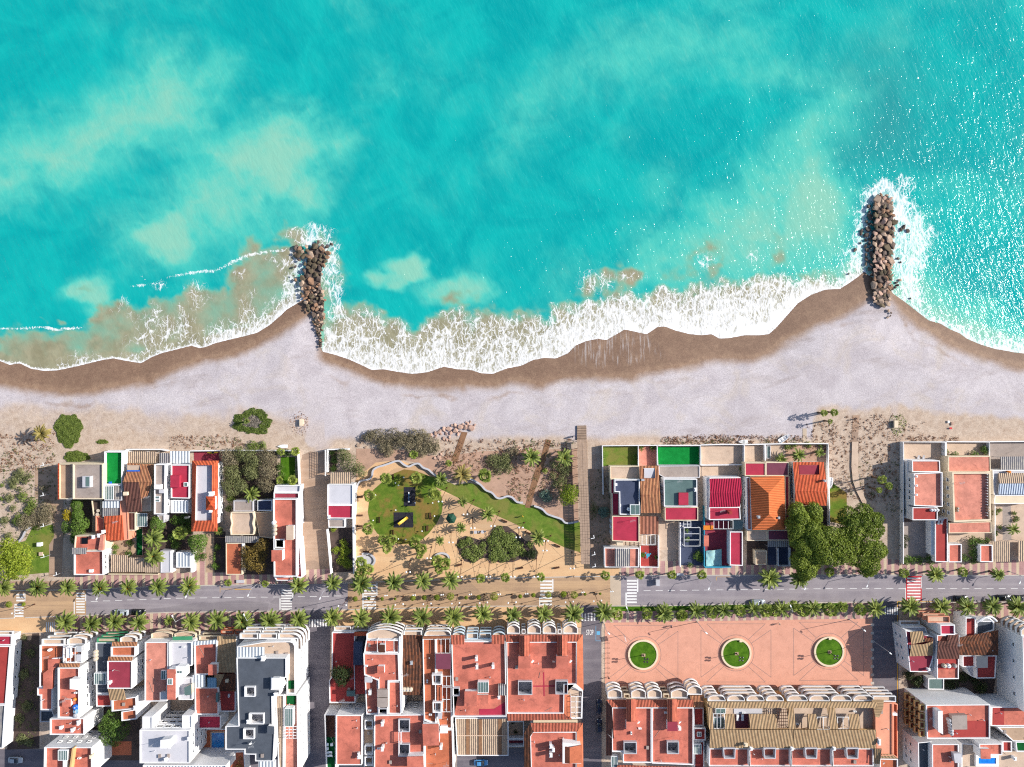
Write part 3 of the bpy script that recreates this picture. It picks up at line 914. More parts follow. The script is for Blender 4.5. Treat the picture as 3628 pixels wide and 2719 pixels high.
sheet('sand_patch','A5',[(1480,700),(1658,820),(1658,1130),(1470,1100)],.006,'lawn_dry')
sheet('path','A6',[(48,320),(108,318),(105,500),(108,640),(125,760),(170,860),(240,1000),(200,1010),(140,900),(85,790),(55,700),(42,560)],.30,'beige_floor')
sheet('path','A6',[(48,320),(108,318),(125,60),(60,60)],.010,'lane_dirt')
sheet('path','A5',[(1225,190),(1265,190),(1265,330),(1225,330)],.012,'pale_concrete')
sheet('path','A1',[(490,950),(540,960),(560,1050),(540,1200),(490,1300),(470,1500),(430,1500),(440,1300),(520,1150)],.012,'lane_dirt')
WIN={}
def win_mesh(kind):
 """window in the xz plane facing -y: frame proud of the wall, dark pane set in"""
 w,h={'small':(.9,1.0),'wide':(1.8,1.3),'door':(1.6,2.1)}[kind]
 b=MB()
 for x in (-w/2,w/2):
  b.box((x,-.05,-h/2),.09,.14,h,0,0)
 for z in (-h/2-.045,h/2-.045):
  b.box((0,-.05,z),w+.09,.14,.09,0,0)
 b.box((0,-.10,-h/2-.10),w+.3,.24,.05,0,0)
 b.box((0,-.02,-h/2+.05),w-.09,.07,h-.1,0,1)
 b.box((0,-.07,-h/2+.05),.06,.04,h-.1,0,0)
 o=b.build('window',['paint_white','glass_dark'])
 me=o.data
 bpy.data.objects.remove(o)
 return me
HOUSES=[]
class House:
 def __init__(s,name,label,cat,fr,ref,group=None):
  s.fr=fr
  s.org=W(fr,ref[0],ref[1],0)
  s.root=empty(name,s.org,label,cat,group)
  s.blk=None
  s.blocks=[]
  HOUSES.append(s)
 def w(s,p,z):
  return W(s.fr,p[0],p[1],z)
 def block(s,pts,h,wall='white',roof='terracotta',par=.55,t=.24,z0=0.0,wells=(),wn='wall',rn='roof',welld=2.8,curb=.5,wellm='grey_white',off=0):
  """walls with a parapet from z0 to h, and the flat roof inside the parapet; wells are light shafts"""
  pts=[N(s.fr,p)for p in pts]
  o=[W('N',*p,h)for p in pts]
  o=ccw([(p.x,p.y)for p in o])
  i=inset(o,t)
  zr=h-par
  b=MB(s.org)
  b.ring(o,i,z0,h,zr)
  wl=s.root
  b.build(wn,wall,s.root)
  holes=[]
  for q in wells:
   hq=[W(s.fr,*p,h)for p in rect(*q)]
   hq=ccw([(p.x,p.y)for p in hq])
   holes.append(inset(hq,.18))
   wb=MB(s.org)
   wb.ring(hq,inset(hq,.2),zr,zr+par+curb,zr-welld,0)
   v,f=tess(inset(hq,.2),[],zr-welld)
   wb.add(v,f,1)
   q4=inset(hq,.2)
   for e in range(4):
    a,c_=Vector(q4[e]),Vector(q4[(e+1)%4])
    if (c_-a).length<1.6:
     continue
    nn=Vector((-(c_-a).y,(c_-a).x)).normalized()
    for fl in (1.7,):
     for fr_ in (.3,.7):
      p=a.lerp(c_,fr_)+nn*.04
      ang=math.atan2((c_-a).y,(c_-a).x)
      wb.box((p.x,p.y,zr-fl),.55,.06,.7,ang,2)
   wb.build('light_well',[wellm,'grey_white','glass_dark'],s.root)
  v,f=tess(i,holes,zr)
  rb=MB(s.org)
  rb.add(v,f)
  rb.build(rn,roof,s.root)
  s.blk=(o,h)
  s.blocks.append((i,zr,[[(p[0],p[1])for p in q]for q in holes]))
  return s
 def prism(s,part,pts,z1,z0,m,par=None):
  b=MB(s.org)
  b.prism([s.w(p,z1)for p in pts],z0,z1,0,True,True)
  return b.build(part,m,par or s.root)
 def box(s,part,x0,y0,x1,y1,z1,z0,m,par=None):
  return s.prism(part,rect(x0,y0,x1,y1),z1,z0,m,par)
 def hat(s,part,q,z1,z0,m,cap=.22,capm=None):
  """small roof house: body with an overhanging cap slab"""
  b=MB(s.org)
  o=ccw([s.w(p,z1)[:2]for p in q])
  b.prism(inset(o,.12),z0,z1-cap,0,False)
  b.prism(o,z1-cap,z1,1,True,True)
  return b.build(part,[m,capm or m],s.root)
 def tile(s,part,pts,faces,m,t=.22,par=None):
  """pitched roof from (x, y, z) survey points; real thickness below"""
  vs=[W(s.fr,*p)-s.org for p in pts]
  me_f=[]
  for f in faces:
   a,b_,c_=(vs[i]for i in f[:3])
   me_f.append(list(f)if (b_-a).cross(c_-a).z>0 else list(f)[::-1])
  n=len(vs)
  allv=vs+[v-Vector((0,0,t))for v in vs]
  fs=list(me_f)
  edges={}
  for f in me_f:
   fs.append([i+n for i in f][::-1])
   for i in range(len(f)):
    e=(f[i],f[(i+1)%len(f)])
    edges[e]=1
  for a,b_ in edges:
   if (b_,a)not in edges:
    fs.append([a,a+n,b_+n,b_])
  return mk(part,allv,fs,m,par or s.root)
 def gable(s,part,x0,y0,x1,y1,ze,zr,m,axis='X'):
  """ridge along the given picture axis"""
  if axis=='X':
   ym=(y0+y1)/2
   p=[(x0,y0,ze),(x1,y0,ze),(x1,ym,zr),(x0,ym,zr),(x1,y1,ze),(x0,y1,ze)]
   f=[(0,1,2,3),(3,2,4,5)]
  else:
   xm=(x0+x1)/2
   p=[(x0,y0,ze),(xm,y0,zr),(xm,y1,zr),(x0,y1,ze),(x1,y0,ze),(x1,y1,ze)]
   f=[(0,1,2,3),(1,4,5,2)]
  return s.tile(part,p,f,m)
 def hip(s,part,x0,y0,x1,y1,ze,zr,m,k=.5):
  xm,ym=(x0+x1)/2,(y0+y1)/2
  w_,h_=x1-x0,y1-y0
  if w_>h_:
   r=[(x0+h_*k,ym,zr),(x1-h_*k,ym,zr)]
   f=[(0,1,5,4),(1,2,5),(2,3,4,5),(3,0,4)]
  else:
   r=[(xm,y0+w_*k,zr),(xm,y1-w_*k,zr)]
   f=[(0,1,4),(1,2,5,4),(2,3,5),(3,0,4,5)]
  return s.tile(part,[(x0,y0,ze),(x1,y0,ze),(x1,y1,ze),(x0,y1,ze)]+r,f,m)
 def chimney(s,x,y,z,z0,w=.6,d=.9,m='white'):
  c=s.w((x,y),z)-s.org
  b=MB()
  b.box((c.x,c.y,z0),w,d,z-z0-.25)
  b.box((c.x,c.y,z-.25),w+.2,d+.2,.08)
  b.box((c.x,c.y,z-.17),w*.7,d*.7,.17)
  return b.build('chimney',m,s.root)
 def antenna(s,x,y,z0,hgt=2.2):
  c=s.w((x,y),z0)-s.org
  b=MB()
  b.tube(c,c+Vector((0,0,hgt)),.035,n=5)
  b.tube(c+Vector((-.8,-.2,hgt)),c+Vector((.8,.2,hgt)),.03,n=5)
  for i in range(5):
   q=c+Vector((-.7+.32*i,-.17+.08*i,hgt))
   b.tube(q+Vector((-.1,.35,0)),q+Vector((.1,-.35,0)),.022,n=4)
  return b.build('antenna','steel',s.root)
 def dish(s,x,y,z0,r=.45):
  c=s.w((x,y),z0)-s.org
  b=MB()
  b.tube(c,c+Vector((0,0,.9)),.04,n=6)
  ax=Vector((.5,-.6,.62)).normalized()
  u=ax.orthogonal().normalized()
  v=ax.cross(u)
  c2=c+Vector((0,0,.95))
  vs,fs=[c2-ax*.0],[]
  for k in (1,2,3):
   rr=r*k/3
   for i in range(12):
    a=2*math.pi*i/12
    vs.append(c2+u*rr*math.cos(a)+v*rr*math.sin(a)+ax*(.28*(k/3)**2))
  for i in range(12):
   j=(i+1)%12
   fs.append([0,1+i,1+j])
   for k in (0,1):
    fs.append([1+12*k+i,13+12*k+i,13+12*k+j,1+12*k+j])
  b.add(vs,fs)
  b.tube(c2,c2+ax*.5,.03,n=5)
  return b.build('satellite_dish','paint_white',s.root)
 def aircon(s,x,y,z0,rz=0):
  c=s.w((x,y),z0)-s.org
  b=MB()
  b.box((c.x,c.y,z0+.12),.9,.42,.75,rz,0)
  b.box((c.x-.3,c.y,z0),.08,.42,.12,rz,1)
  b.box((c.x+.3,c.y,z0),.08,.42,.12,rz,1)
  b.lathe((c.x,c.y,z0+.872),[(.16,0),(.14,.02)],10,1)
  return b.build('air_conditioner',['paint_white','dark_metal'],s.root)
 def skylight(s,x0,y0,x1,y1,z1,z0,m='glass_green',fm='paint_white',n=3):
  b=MB(s.org)
  o=ccw([s.w(p,z1)[:2]for p in rect(x0,y0,x1,y1)])
  b.ring(o,inset(o,.12),z0,z1,z1-.1,0)
  i=inset(o,.12)
  b.add([(p[0],p[1],z1-.07)for p in i],[[0,1,2,3]],1)
  xs=sorted(p[0]for p in i)
  ys=sorted(p[1]for p in i)
  for k in range(1,n):
   xx=xs[0]+(xs[-1]-xs[0])*k/n
   b.box((xx,(ys[0]+ys[-1])/2,z1-.068),.07,ys[-1]-ys[0],.05,0,0)
  return b.build('skylight',[fm,m],s.root)
 def pergola(s,x0,y0,x1,y1,z,z0,nx=3,ny=2,m='paint_white',part='pergola'):
  b=MB(s.org)
  a,c=s.w((x0,y0),z),s.w((x1,y1),z)
  for i in range(nx+1):
   x=a.x+(c.x-a.x)*i/nx
   b.box((x,(a.y+c.y)/2,z-.12),.12,abs(a.y-c.y),.12)
  for j in range(ny+1):
   y=a.y+(c.y-a.y)*j/ny
   b.box(((a.x+c.x)/2,y,z-.24),abs(a.x-c.x),.12,.118)
  for x in (a.x,c.x):
   for y in (a.y,c.y):
    b.box((x,y,z0),.12,.12,z-z0-.24)
  return b.build(part,m,s.root)
 def awning(s,pts,z,z0,m,part='awning',t=.08,drop=0.0):
  b=MB(s.org)
  q=ccw([s.w(p,z)[:2]for p in pts])
  b.prism(q,z-t,z,0,True,True)
  for p in inset(q,.15):
   b.box((p[0],p[1],z0),.1,.1,z-t-z0,0,1)
  return b.build(part,[m,'steel'],s.root)
 def windows(s,side,floors,n,kind='small',pad=1.2,blk=None,x0=None,x1=None):
  """rows of windows on one outer wall of the last block"""
  o,h=blk or s.blk
  xs,ys=[p[0]for p in o],[p[1]for p in o]
  best=None
  for i in range(len(o)):
   a,b_=Vector(o[i]),Vector(o[(i+1)%len(o)])
   d=(b_-a)
   nn=Vector((d.y,-d.x)).normalized()
   k={'E':nn.x,'W':-nn.x,'N':nn.y,'S':-nn.y}[side]
   if k>.7 and (best is None or d.length>best[0]):
    best=(d.length,a,b_,nn)
  if best is None:
   return s
  L,a,b_,nn=best
  if kind not in WIN:
   WIN[kind]=win_mesh(kind)
  ang=math.atan2(nn.y,nn.x)+math.pi/2
  for z in floors:
   for i in range(n):
    f=(pad+(L-2*pad)*(i+.5)/n)/L
    p=a.lerp(b_,f)
    o_=bpy.data.objects.new('window',WIN[kind])
    COL.objects.link(o_)
    o_.parent=s.root
    o_.location=Vector((p.x,p.y,z))-s.org
    o_.rotation_euler=(0,0,ang)
  return s
 def balconies(s,x0,x1,yr,h,floors,n,style='arc',depth=1.5,gap=.25,rail='white',floor='beige_floor',rh=.8,rt=.16,bulge=.6,skip=()):
  """balconies on the seaward wall. x0..x1 along the roof edge at y=yr, height h"""
  a,c=s.w((x0,yr),h),s.w((x1,yr),h)
  L=c.x-a.x
  for z in floors:
   for i in range(n):
    if i in skip:
     continue
    xa=a.x+L*i/n+gap
    xb=a.x+L*(i+1)/n-gap
    y0=a.y+(c.y-a.y)*(i+.5)/n
    front=[]
    if style=='arc':
     for k in range(11):
      u=k/10
      front.append((xa+(xb-xa)*u,y0+depth+bulge*(1-(2*u-1)**2)))
    elif style=='round':
     r=min(depth*.9,(xb-xa)*.3)
     for k in range(7):
      t_=math.pi-math.pi/2*k/6
      front.append((xa+r+r*math.cos(t_),y0+depth-r+r*math.sin(t_)))
     for k in range(7):
      t_=math.pi/2-math.pi/2*k/6
      front.append((xb-r+r*math.cos(t_),y0+depth-r+r*math.sin(t_)))
    else:
     front=[(xa,y0+depth),(xb,y0+depth)]
    out=[(xa,y0)]+front+[(xb,y0)]
    b=MB(s.org)
    b.prism([(p[0],p[1])for p in out],z-.18,z,1,True,True)
    o_=b.build('balcony',[rail,floor],s.root)
    rb=MB(s.org)
    inner=inset(out,rt)
    rb.ring(ccw(out),inner,z-.25,z+rh,z+.003)
    rb.build('parapet',rail,o_)
def lowwall(name,label,fr,pts,h=1.8,w=.25,m='white',cat='wall',closed=False,group='garden walls'):
 o=W(fr,*pts[0])
 b=MB(o)
 b.strip([W(fr,*p)for p in pts],w,0,h,0,closed)
 r=b.build(name,m)
 r.location=o
 tag(r,label,cat,group)
 return r
def yard(fr,pts,m,z=.03,name='courtyard_paving'):
 return sheet(name,fr,pts,z,m)
def clutter():
 """small roof fittings: vent pipes, cooling units, hatches, aerials, cable runs"""
 r=random.Random(21)
 for hs in HOUSES:
  if hs.root.get('group')!=G2:
   continue
  for poly,z,holes in hs.blocks:
   pts=np.array(poly)
   lo,hi=pts.min(0),pts.max(0)
   area=(hi[0]-lo[0])*(hi[1]-lo[1])
   if area<22 or z<4:
    continue
   for k in range(int(min(7,1+area/38))):
    x,y=r.uniform(lo[0]+.8,hi[0]-.8),r.uniform(lo[1]+.8,hi[1]-.8)
    if not inpoly(np.array([[x,y]]),poly)[0]or any(min(abs(x-a),9)+min(abs(y-b),9)<2.4 for q in holes for a,b in q)or any(inpoly(np.array([[x,y]]),q)[0]for q in holes):
     continue
    c=Vector((x,y,z))-hs.org
    b=MB()
    u=r.random()
    if u<.4:
     b.tube(c,c+Vector((0,0,r.uniform(.5,1.0))),.09,n=7)
     b.lathe(c+Vector((0,0,.8)),[(.16,0),(.16,.1),(.02,.2)],7)
     b.build('vent_pipe','grey_white',hs.root)
    elif u<.62:
     b.box(c,.85,.4,.7,r.choice((0,1.57)))
     b.lathe(c+Vector((0,0,.7)),[(.15,0),(.12,.03)],8,1)
     b.build('air_conditioner',['paint_white','dark_metal'],hs.root)
    elif u<.75:
     b.box(c,.7,.9,.35)
     b.box(c+Vector((0,0,.35)),.8,1.0,.06)
     b.build('roof_hatch','grey_concrete',hs.root)
    else:
     e=Vector((r.uniform(-3,3),r.uniform(-3,3),0))
     x2,y2=x+e.x,y+e.y
     if inpoly(np.array([[x2,y2]]),poly)[0]:
      b.tube(c+Vector((0,0,.06)),c+e+Vector((0,0,.06)),.045,n=5)
      b.build('pipe_run','grey_concrete',hs.root)
G1='houses along the beach'
h=House('beach_house','flat-roofed beach house with a brown terrace and a small skylight on its grey concrete roof','house','A1',(790,700),G1)
h.block([(712,535),(1005,535),(1005,882),(712,882)],6.8,'cream','grey_concrete',.6).windows('E',(1.6,),2)
h.block([(570,535),(711,535),(711,882),(570,882)],5.6,'cream','tan_concrete',.8,wn='terrace_wall',rn='terrace')
h.tile('tile_coping',[(566,530,5.66),(580,530,5.66),(580,886,5.66),(566,886,5.66)],[(0,1,2,3)],'tile_orange_x',.08)
h.box('skylight',806,658,884,766,7.7,6.2,'grey_white')
h.box('skylight',838,664,874,758,7.75,7.65,'glass_green')
h.antenna(720,870,6.8)
h.windows('E',(3.6,),3)
h=House('beach_house','white beach house with a long bright green turf roof terrace facing the sea','house','A1',(1100,600),G1)
h.block([(1020,415),(1198,415),(1194,742),(1020,742)],5.2,'white','artificial_turf',.9,.3)
h.block([(1200,415),(1245,415),(1243,715),(1196,715)],3.2,'white','white',.3,wn='side_wall',rn='side_roof')
h.block([(1020,744),(1192,744),(1190,895),(1020,895)],5.6,'grey_white','sheet_grey',.2,wn='sunroom_wall',rn='sunroom_roof')
h.skylight(1024,752,1110,890,5.75,5.5,n=5)
h.prism('sheet_roof',[(1005,900),(1172,900),(1172,968),(1003,968)],4.2,0,'sheet_white')
h.prism('sheet_roof',[(1000,970),(1172,970),(1170,1060),(998,1060)],3.9,0,'awning_grey')
h.box('chair',1064,712,1084,734,5.0,4.3,'blue_plastic')
h=House('beach_house','tiled beach house with an orange roof, hollow roof terrace and dark brown rear slope','house','A1',(1320,750),G1)
h.block([(1245,535),(1480,545),(1475,1000),(1245,1005)],4.0,'cream','beige_floor',.1)
h.tile('roof',[(1245,530,5.0),(1245,548,5.1),(1372,548,5.1),(1372,612,5.6),(1240,612,5.6),(1500,542,5.0),(1485,715,6.6),(1200,715,6.6)],[(0,5,2,1),(2,5,6,3),(3,6,7,4)],'tile_old')
h.tile('roof',[(1205,717,6.6),(1360,717,6.6),(1390,1005,5.4),(1240,1005,5.4)],[(0,1,2,3)],'tile_brown')
h.tile('roof',[(1362,717,6.6),(1485,717,6.6),(1440,860,5.2),(1385,880,5.4)],[(0,1,2,3)],'tile_old')
h.box('roof_terrace',1246,550,1370,610,5.0,3.9,'beige_floor')
h.box('awning',1243,598,1366,611,5.9,5.75,'blue_plastic')
h.awning([(1250,415),(1415,415),(1415,525),(1248,528)],3.0,0,'awning_tan')
h.awning([(1418,415),(1530,420),(1525,528),(1418,525)],3.0,0,'awning_tan')
h.block([(1174,850),(1240,845),(1262,1280),(1176,1290)],4.4,'salmon_wall','salmon_wall',.2,wn='salmon_wall',rn='side_roof')
h.block([(1245,1010),(1325,1010),(1325,1190),(1250,1190)],4.0,'cream','tile_brown',.15,wn='rear_wall',rn='rear_roof')
h.skylight(1322,1020,1440,1150,3.4,3.2,'glass_green',n=5)
h.prism('chimney',rect(1205,812,1243,846),7.2,5,'cream')
h.awning([(1195,735),(1256,735),(1256,802),(1195,802)],5.7,3.2,'awning_grey')
h=House('beach_house','house under a bright orange corrugated roof beside a red terrace and two round tables','house','A1',(1110,1160),G1)
h.block([(1030,1060),(1190,1055),(1205,1280),(1045,1280)],4.6,'salmon_wall','terracotta',.1)
h.tile('roof',[(1020,1050,5.2),(1195,1040,5.2),(1212,1286,4.7),(1042,1286,4.7)],[(0,1,2,3)],'tile_orange')
h.block([(935,1045),(1018,1072),(1022,1222),(935,1222)],3.8,'salmon_wall','terracotta',.5,wn='terrace_wall',rn='terrace')
h.block([(892,885),(992,885),(990,1042),(912,1042)],3.2,'cream','soil_dark',.4,wn='terrace_wall',rn='terrace')
h.chimney(1000,1205,6.2,3.5)
h.antenna(1160,1095,5.0)
h=House('beach_house','terracotta-roofed corner house with a tall white side wall above the boulevard','house','A1',(860,1430),G1)
h.block([(722,1390),(1008,1385),(1010,1625),(722,1625)],5.4,'white','terracotta',.7)
h.windows('E',(1.6,4.0),3)
h.block([(735,1240),(1010,1235),(1010,1384),(722,1388)],6.0,'cream','terracotta',.5,wn='rear_wall',rn='rear_roof')
h.prism('tile_coping',[(985,1232),(1012,1232),(1005,1384),(962,1380)],6.5,5.4,'terracotta_pale')
h.awning([(708,1358),(852,1358),(840,1420),(708,1420)],6.3,5.5,'awning_grey')
h.chimney(905,1255,6.9,5.2)
h.box('tarpaulin',800,1258,855,1320,5.9,5.4,'black_paint')
h.chimney(960,1240,6.8,5.2)
h.box('mattress',870,1572,905,1600,5.4,4.7,'paint_white')
h=House('beach_house','narrow house with a long grey roof terrace, skylights and a bare white flank','house','A1',(1570,800),G1)
h.block([(1510,540),(1618,540),(1612,1030),(1506,1030)],7.0,'white','grey_concrete',.6)
h.windows('E',(1.8,4.6),4)
h.box('stair_hood',1508,742,1570,785,8.2,6.4,'white')
h.box('stair_hood',1556,788,1604,824,7.6,6.4,'grey_white')
h.skylight(1515,852,1562,878,6.9,6.4,n=1)
h.skylight(1515,886,1562,908,6.9,6.4,n=1)
h.antenna(1465,855,6.5)
h.awning([(1562,430),(1658,432),(1658,530),(1562,530)],3.2,0,'awning_grey')
h.block([(1535,1034),(1606,1034),(1606,1110),(1580,1115)],4,'grey_white','grey_concrete',.2,wn='rear_wall',rn='rear_roof')
h=House('beach_house','house with a crimson flat roof between a white sheet awning and a white rear terrace','house','A2',(105,700),G1)
h.block([(14,545),(198,545),(194,876),(14,872)],6.0,'white','maroon',.45)
h.box('stair_hood',10,650,98,768,6.9,5.4,'maroon')
h.skylight(140,718,180,758,6.2,5.5,n=1)
h.prism('sheet_roof',[(8,412),(200,412),(198,535),(8,532)],3.2,3.05,'sheet_white')
h.block([(12,892),(186,892),(184,1018),(14,1018)],4.2,'white','sheet_white',.2,wn='rear_wall',rn='rear_roof')
h=House('beach_house','long house whose flat roof is framed by bright orange tiles, with a small hipped tower','house','A2',(340,850),G1)
h.block([(250,540),(450,540),(450,1130),(250,1130)],6.2,'white','light_roof',.5,rn='flat_roof')
h.windows('E',(1.6,4.4),7)
z1,z2=6.0,6.9
h.tile('roof',[(222,505,z1),(478,505,z1),(468,1198,z1),(216,1198,z1),(262,550,z2),(418,550,z2),(414,1092,z2),(250,1092,z2)],[(0,1,5,4),(1,2,6,5),(2,3,7,6),(3,0,4,7)],'tile_orange')
h.block([(362,858),(444,858),(444,986),(362,986)],7.6,'white','terracotta',.1,z0=5,wn='tower_wall',rn='tower_floor')
h.tile('tower_roof',[(358,856,7.7),(446,856,7.7),(446,988,7.7),(358,988,7.7),(400,922,8.7)],[(0,1,4),(1,2,4),(2,3,4),(3,0,4)],'tile_orange_x')
h.chimney(400,832,8.4,6,1.1,1.1)
h.chimney(398,998,7.6,6,.8,.8)
h.antenna(205,1048,6)
h=House('beach_house','long terracotta end house with white parapets and rooftop tanks beside the sandy lane','house','A2',(1130,1250),G1)
h.block([(1014,880),(1245,880),(1245,1640),(1022,1640)],6.8,'white','terracotta',.8)
h.windows('E',(1.6,4.2),8)
h.block([(1020,818),(1268,818),(1280,1138),(1248,1138),(1247,879),(1020,879)],4.6,'white','wine',.6,wn='terrace_wall',rn='terrace')
h.block([(1034,748),(1285,745),(1280,816),(1022,816)],3.8,'white','light_roof',.5,wn='terrace_wall',rn='terrace')
h.hat('stair_hood',[(1143,1142),(1216,1142),(1216,1282),(1143,1282)],8.3,6,'white',capm='beige_floor')
h.hat('hatch_room',[(1000,1382),(1104,1382),(1104,1492),(1000,1492)],9.0,6,'white',capm='terracotta')
h.block([(1030,1275),(1122,1275),(1122,1362),(1030,1362)],6.9,'white','slate',.9,z0=5.9,wn='light_well',rn='well_floor')
h.block([(1250,1640),(1022,1642),(1050,1680),(1245,1680)],3.6,'white','terracotta',.3,wn='porch_wall',rn='porch_roof')
h.block([(1248,1270),(1276,1270),(1300,1650),(1250,1650)],4.5,'white','wine',.4,wn='terrace_wall',rn='terrace')
h=House('beach_house','beige house with a flat terrace ringed by a wavy parapet and a brick-paved rear roof','house','A2',(715,1120),G1)
pts=[(602,1010),(820,1008),(830,1060),(818,1120),(832,1180),(822,1232),(600,1234),(592,1180),(606,1120),(594,1060)]
h.block(pts,4.6,'cream','beige_floor',.75)
h.block([(628,896),(820,896),(820,1002),(628,1002)],3.6,'grey_white','grey_concrete',.2,wn='front_wall',rn='front_roof')
h.block([(862,894),(1006,890),(1006,996),(862,996)],3.4,'white','slate_dark',.4,wn='front_wall',rn='front_terrace')
h.block([(838,1012),(1010,1000),(1010,1268),(880,1250)],2.6,'cream','tan_concrete',.1,wn='side_wall',rn='side_terrace')
h.awning([(548,1242),(880,1246),(876,1312),(548,1306)],3.4,0,'awning_grey')
h.block([(552,1312),(716,1312),(712,1622),(554,1622)],3.2,'cream','terracotta_tile',.2,wn='rear_wall',rn='rear_roof')
h.chimney(720,1335,4.0,3)
h=House('garden_shed','low white flat-roofed shed in a garden behind the crimson-roofed house','shed','A2',(130,1480),'small garden buildings')
h.block([(66,1402),(206,1402),(206,1552),(66,1552)],3.0,'white','sheet_white',.15)
h.prism('side_wall',[(10,1385),(30,1385),(30,1600),(10,1600)],2.6,0,'white')
h.prism('side_wall',[(210,1405),(232,1405),(230,1600),(208,1600)],2.6,0,'white')
h=House('beach_house','narrow park-side house with a roof half white and half crimson','house','A3',(60,900),G1)
h.block([(-112,740),(140,738),(140,938),(-112,938)],5.6,'white','light_roof',.35)
h.windows('E',(1.8,4.0),3)
h.block([(-112,940),(138,940),(136,1072),(-112,1070)],5.6,'white','maroon',.35,wn='rear_wall',rn='rear_roof')
h.awning([(-84,622),(122,618),(120,730),(-84,734)],3.2,0,'awning_tan')
h.block([(-105,1078),(60,1078),(60,1160),(-100,1160)],3.4,'white','grey_concrete',.3,wn='porch_wall',rn='porch_roof')
h.chimney(-100,1058,6.4,5)
h=House('beach_house','house with a dark slate roof terrace and a maroon rear roof','house','A4',(1160,950),G1)
h.block([(1043,692),(1290,690),(1290,1036),(1094,1034),(1090,814),(1043,812)],6.6,'white','slate_dark',.7)
h.block([(1004,682),(1041,682),(1041,818),(1087,820),(1090,1044),(1020,1046),(1016,830),(1004,826)],4.6,'cream','maroon',.35,wn='terrace_wall',rn='terrace')
h.block([(1020,1046),(1286,1046),(1286,1304),(1020,1292)],5.4,'cream','maroon',.35,wn='rear_wall',rn='rear_roof')
h.windows('W',(1.6,3.6),3)
h.block([(998,560),(1286,560),(1290,686),(1000,682)],4.0,'cream','beige_floor',.25,wn='front_wall',rn='front_terrace')
h.skylight(1196,936,1292,1034,7.2,6.0,'glass_green',n=2)
h.box('table',1052,728,1070,752,6.6,6.0,'paint_white')
h.box('bench',1094,930,1106,956,6.5,6.0,'paint_white')
h.box('barbecue',1064,1278,1124,1336,4.0,0,'cream')
h.antenna(1212,1082,5.0)
h=House('beach_house','low salmon terrace building with a grey slatted awning at the pavement','house','A4',(1110,1450),G1)
h.block([(942,1356),(1282,1360),(1280,1550),(946,1550)],3.6,'white','terracotta_pale',.45)
h.awning([(1046,1366),(1196,1368),(1192,1540),(1046,1540)],4.6,3.2,'awning_grey')
h=House('beach_house','narrow house under a long weathered tile roof with a cut-out roof terrace','house','A4',(1390,800),G1)
h.block([(1296,575),(1470,575),(1482,1005),(1306,1005)],5.4,'white','terracotta',.1)
h.tile('roof',[(1286,556,5.4),(1472,554,5.4),(1492,842,7.2),(1300,844,7.2),(1326,578,5.55),(1440,577,5.55),(1442,678,6.2),(1332,680,6.2)],[(0,1,5,4),(1,2,6,5),(2,3,7,6),(3,0,4,7)],'tile_old')
h.tile('roof',[(1300,845,7.2),(1492,843,7.2),(1490,1018,6.2),(1302,1018,6.2)],[(0,1,2,3)],'tile_old')
h.box('roof_terrace',1332,582,1438,676,5.45,5.3,'light_roof')
h.awning([(1294,1050),(1472,1052),(1470,1226),(1292,1226)],4.2,0,'awning_brown')
h.pergola(1312,1228,1440,1330,2.8,0,3,1)
h.box('chimney',1306,686,1336,704,7.4,5,'steel')
h=House('beach_house','house with a pale green roof terrace patched in crimson behind a green turf front yard','house','A5',(40,800),G1)
h.block([(-135,682),(194,684),(196,955),(-130,955)],6.8,'white','glass_green',.6,rn='roof_terrace')
h.windows('W',(1.8,4.6),3)
h.box('stair_hood',14,820,108,940,7.0,6.1,'maroon')
h.block([(-124,960),(204,958),(204,1092),(-122,1092)],5.6,'cream','maroon',.3,wn='rear_wall',rn='rear_roof')
h.block([(-182,556),(218,552),(220,672),(-128,672),(-182,640)],3.8,'grey_white','grey_concrete',.2,wn='front_wall',rn='front_terrace')
h.pergola(62,1098,132,1156,3.0,0,2,2)
h.pergola(66,1162,222,1342,2.8,0,1,3)
h.chimney(180,790,7.6,6)
h.antenna(10,700,6.6)
h=House('beach_house','house with a ribbed crimson pitched roof, red flat rear roof and white gabled side','house','A5',(460,870),G1)
h.block([(318,672),(618,668),(618,960),(318,960)],5.4,'white','maroon',.1)
h.windows('W',(1.8,4.0),4)
tiles('sheet_maroon',(190,44,78),(170,38,70),'Y',.5,dirt=(140,36,50),gv=.8)
h.tile('roof',[(316,684,5.6),(620,676,5.6),(630,818,6.9),(320,824,6.9),(614,956,5.8),(314,960,5.8)],[(0,1,2,3),(3,2,4,5)],'sheet_maroon')
h.block([(312,962),(614,960),(620,1080),(312,1086)],5.6,'white','maroon',.2,wn='rear_wall',rn='rear_roof')
h.chimney(520,1015,7.6,5,.9,.9,'brick_red')
h.antenna(425,985,5.5)
h.block([(284,672),(314,676),(312,1080),(288,1072)],4.6,'white','white',.1,wn='side_wall',rn='side_roof')
h.pergola(358,1090,545,1174,3.0,0,4,1)
h.block([(515,1200),(640,1200),(640,1535),(515,1530)],3.6,'white','maroon',.35,wn='annexe_wall',rn='annexe_roof')
h.awning([(545,1090),(640,1090),(640,1180),(540,1178)],2.8,0,'glass_green')
h=House('beach_house','house with a large bright orange hipped tile roof and salmon side terrace','house','A5',(890,920),G1)
h.block([(722,668),(1040,662),(1048,1172),(738,1172)],5.6,'cream','terracotta',.1)
ze,zr=5.8,8.2
h.tile('roof',[(715,668,ze),(1046,655,ze),(1057,1180,ze),(732,1184,ze),(893,826,zr),(898,1030,zr)],[(0,1,4),(1,2,5,4),(2,3,5),(3,0,4,5)],'tile_bright')
h.block([(676,668),(714,668),(730,1184),(684,1182)],4.8,'white','terracotta_pale',.3,wn='side_wall',rn='side_terrace')
h.windows('W',(2.6,),5,'wide')
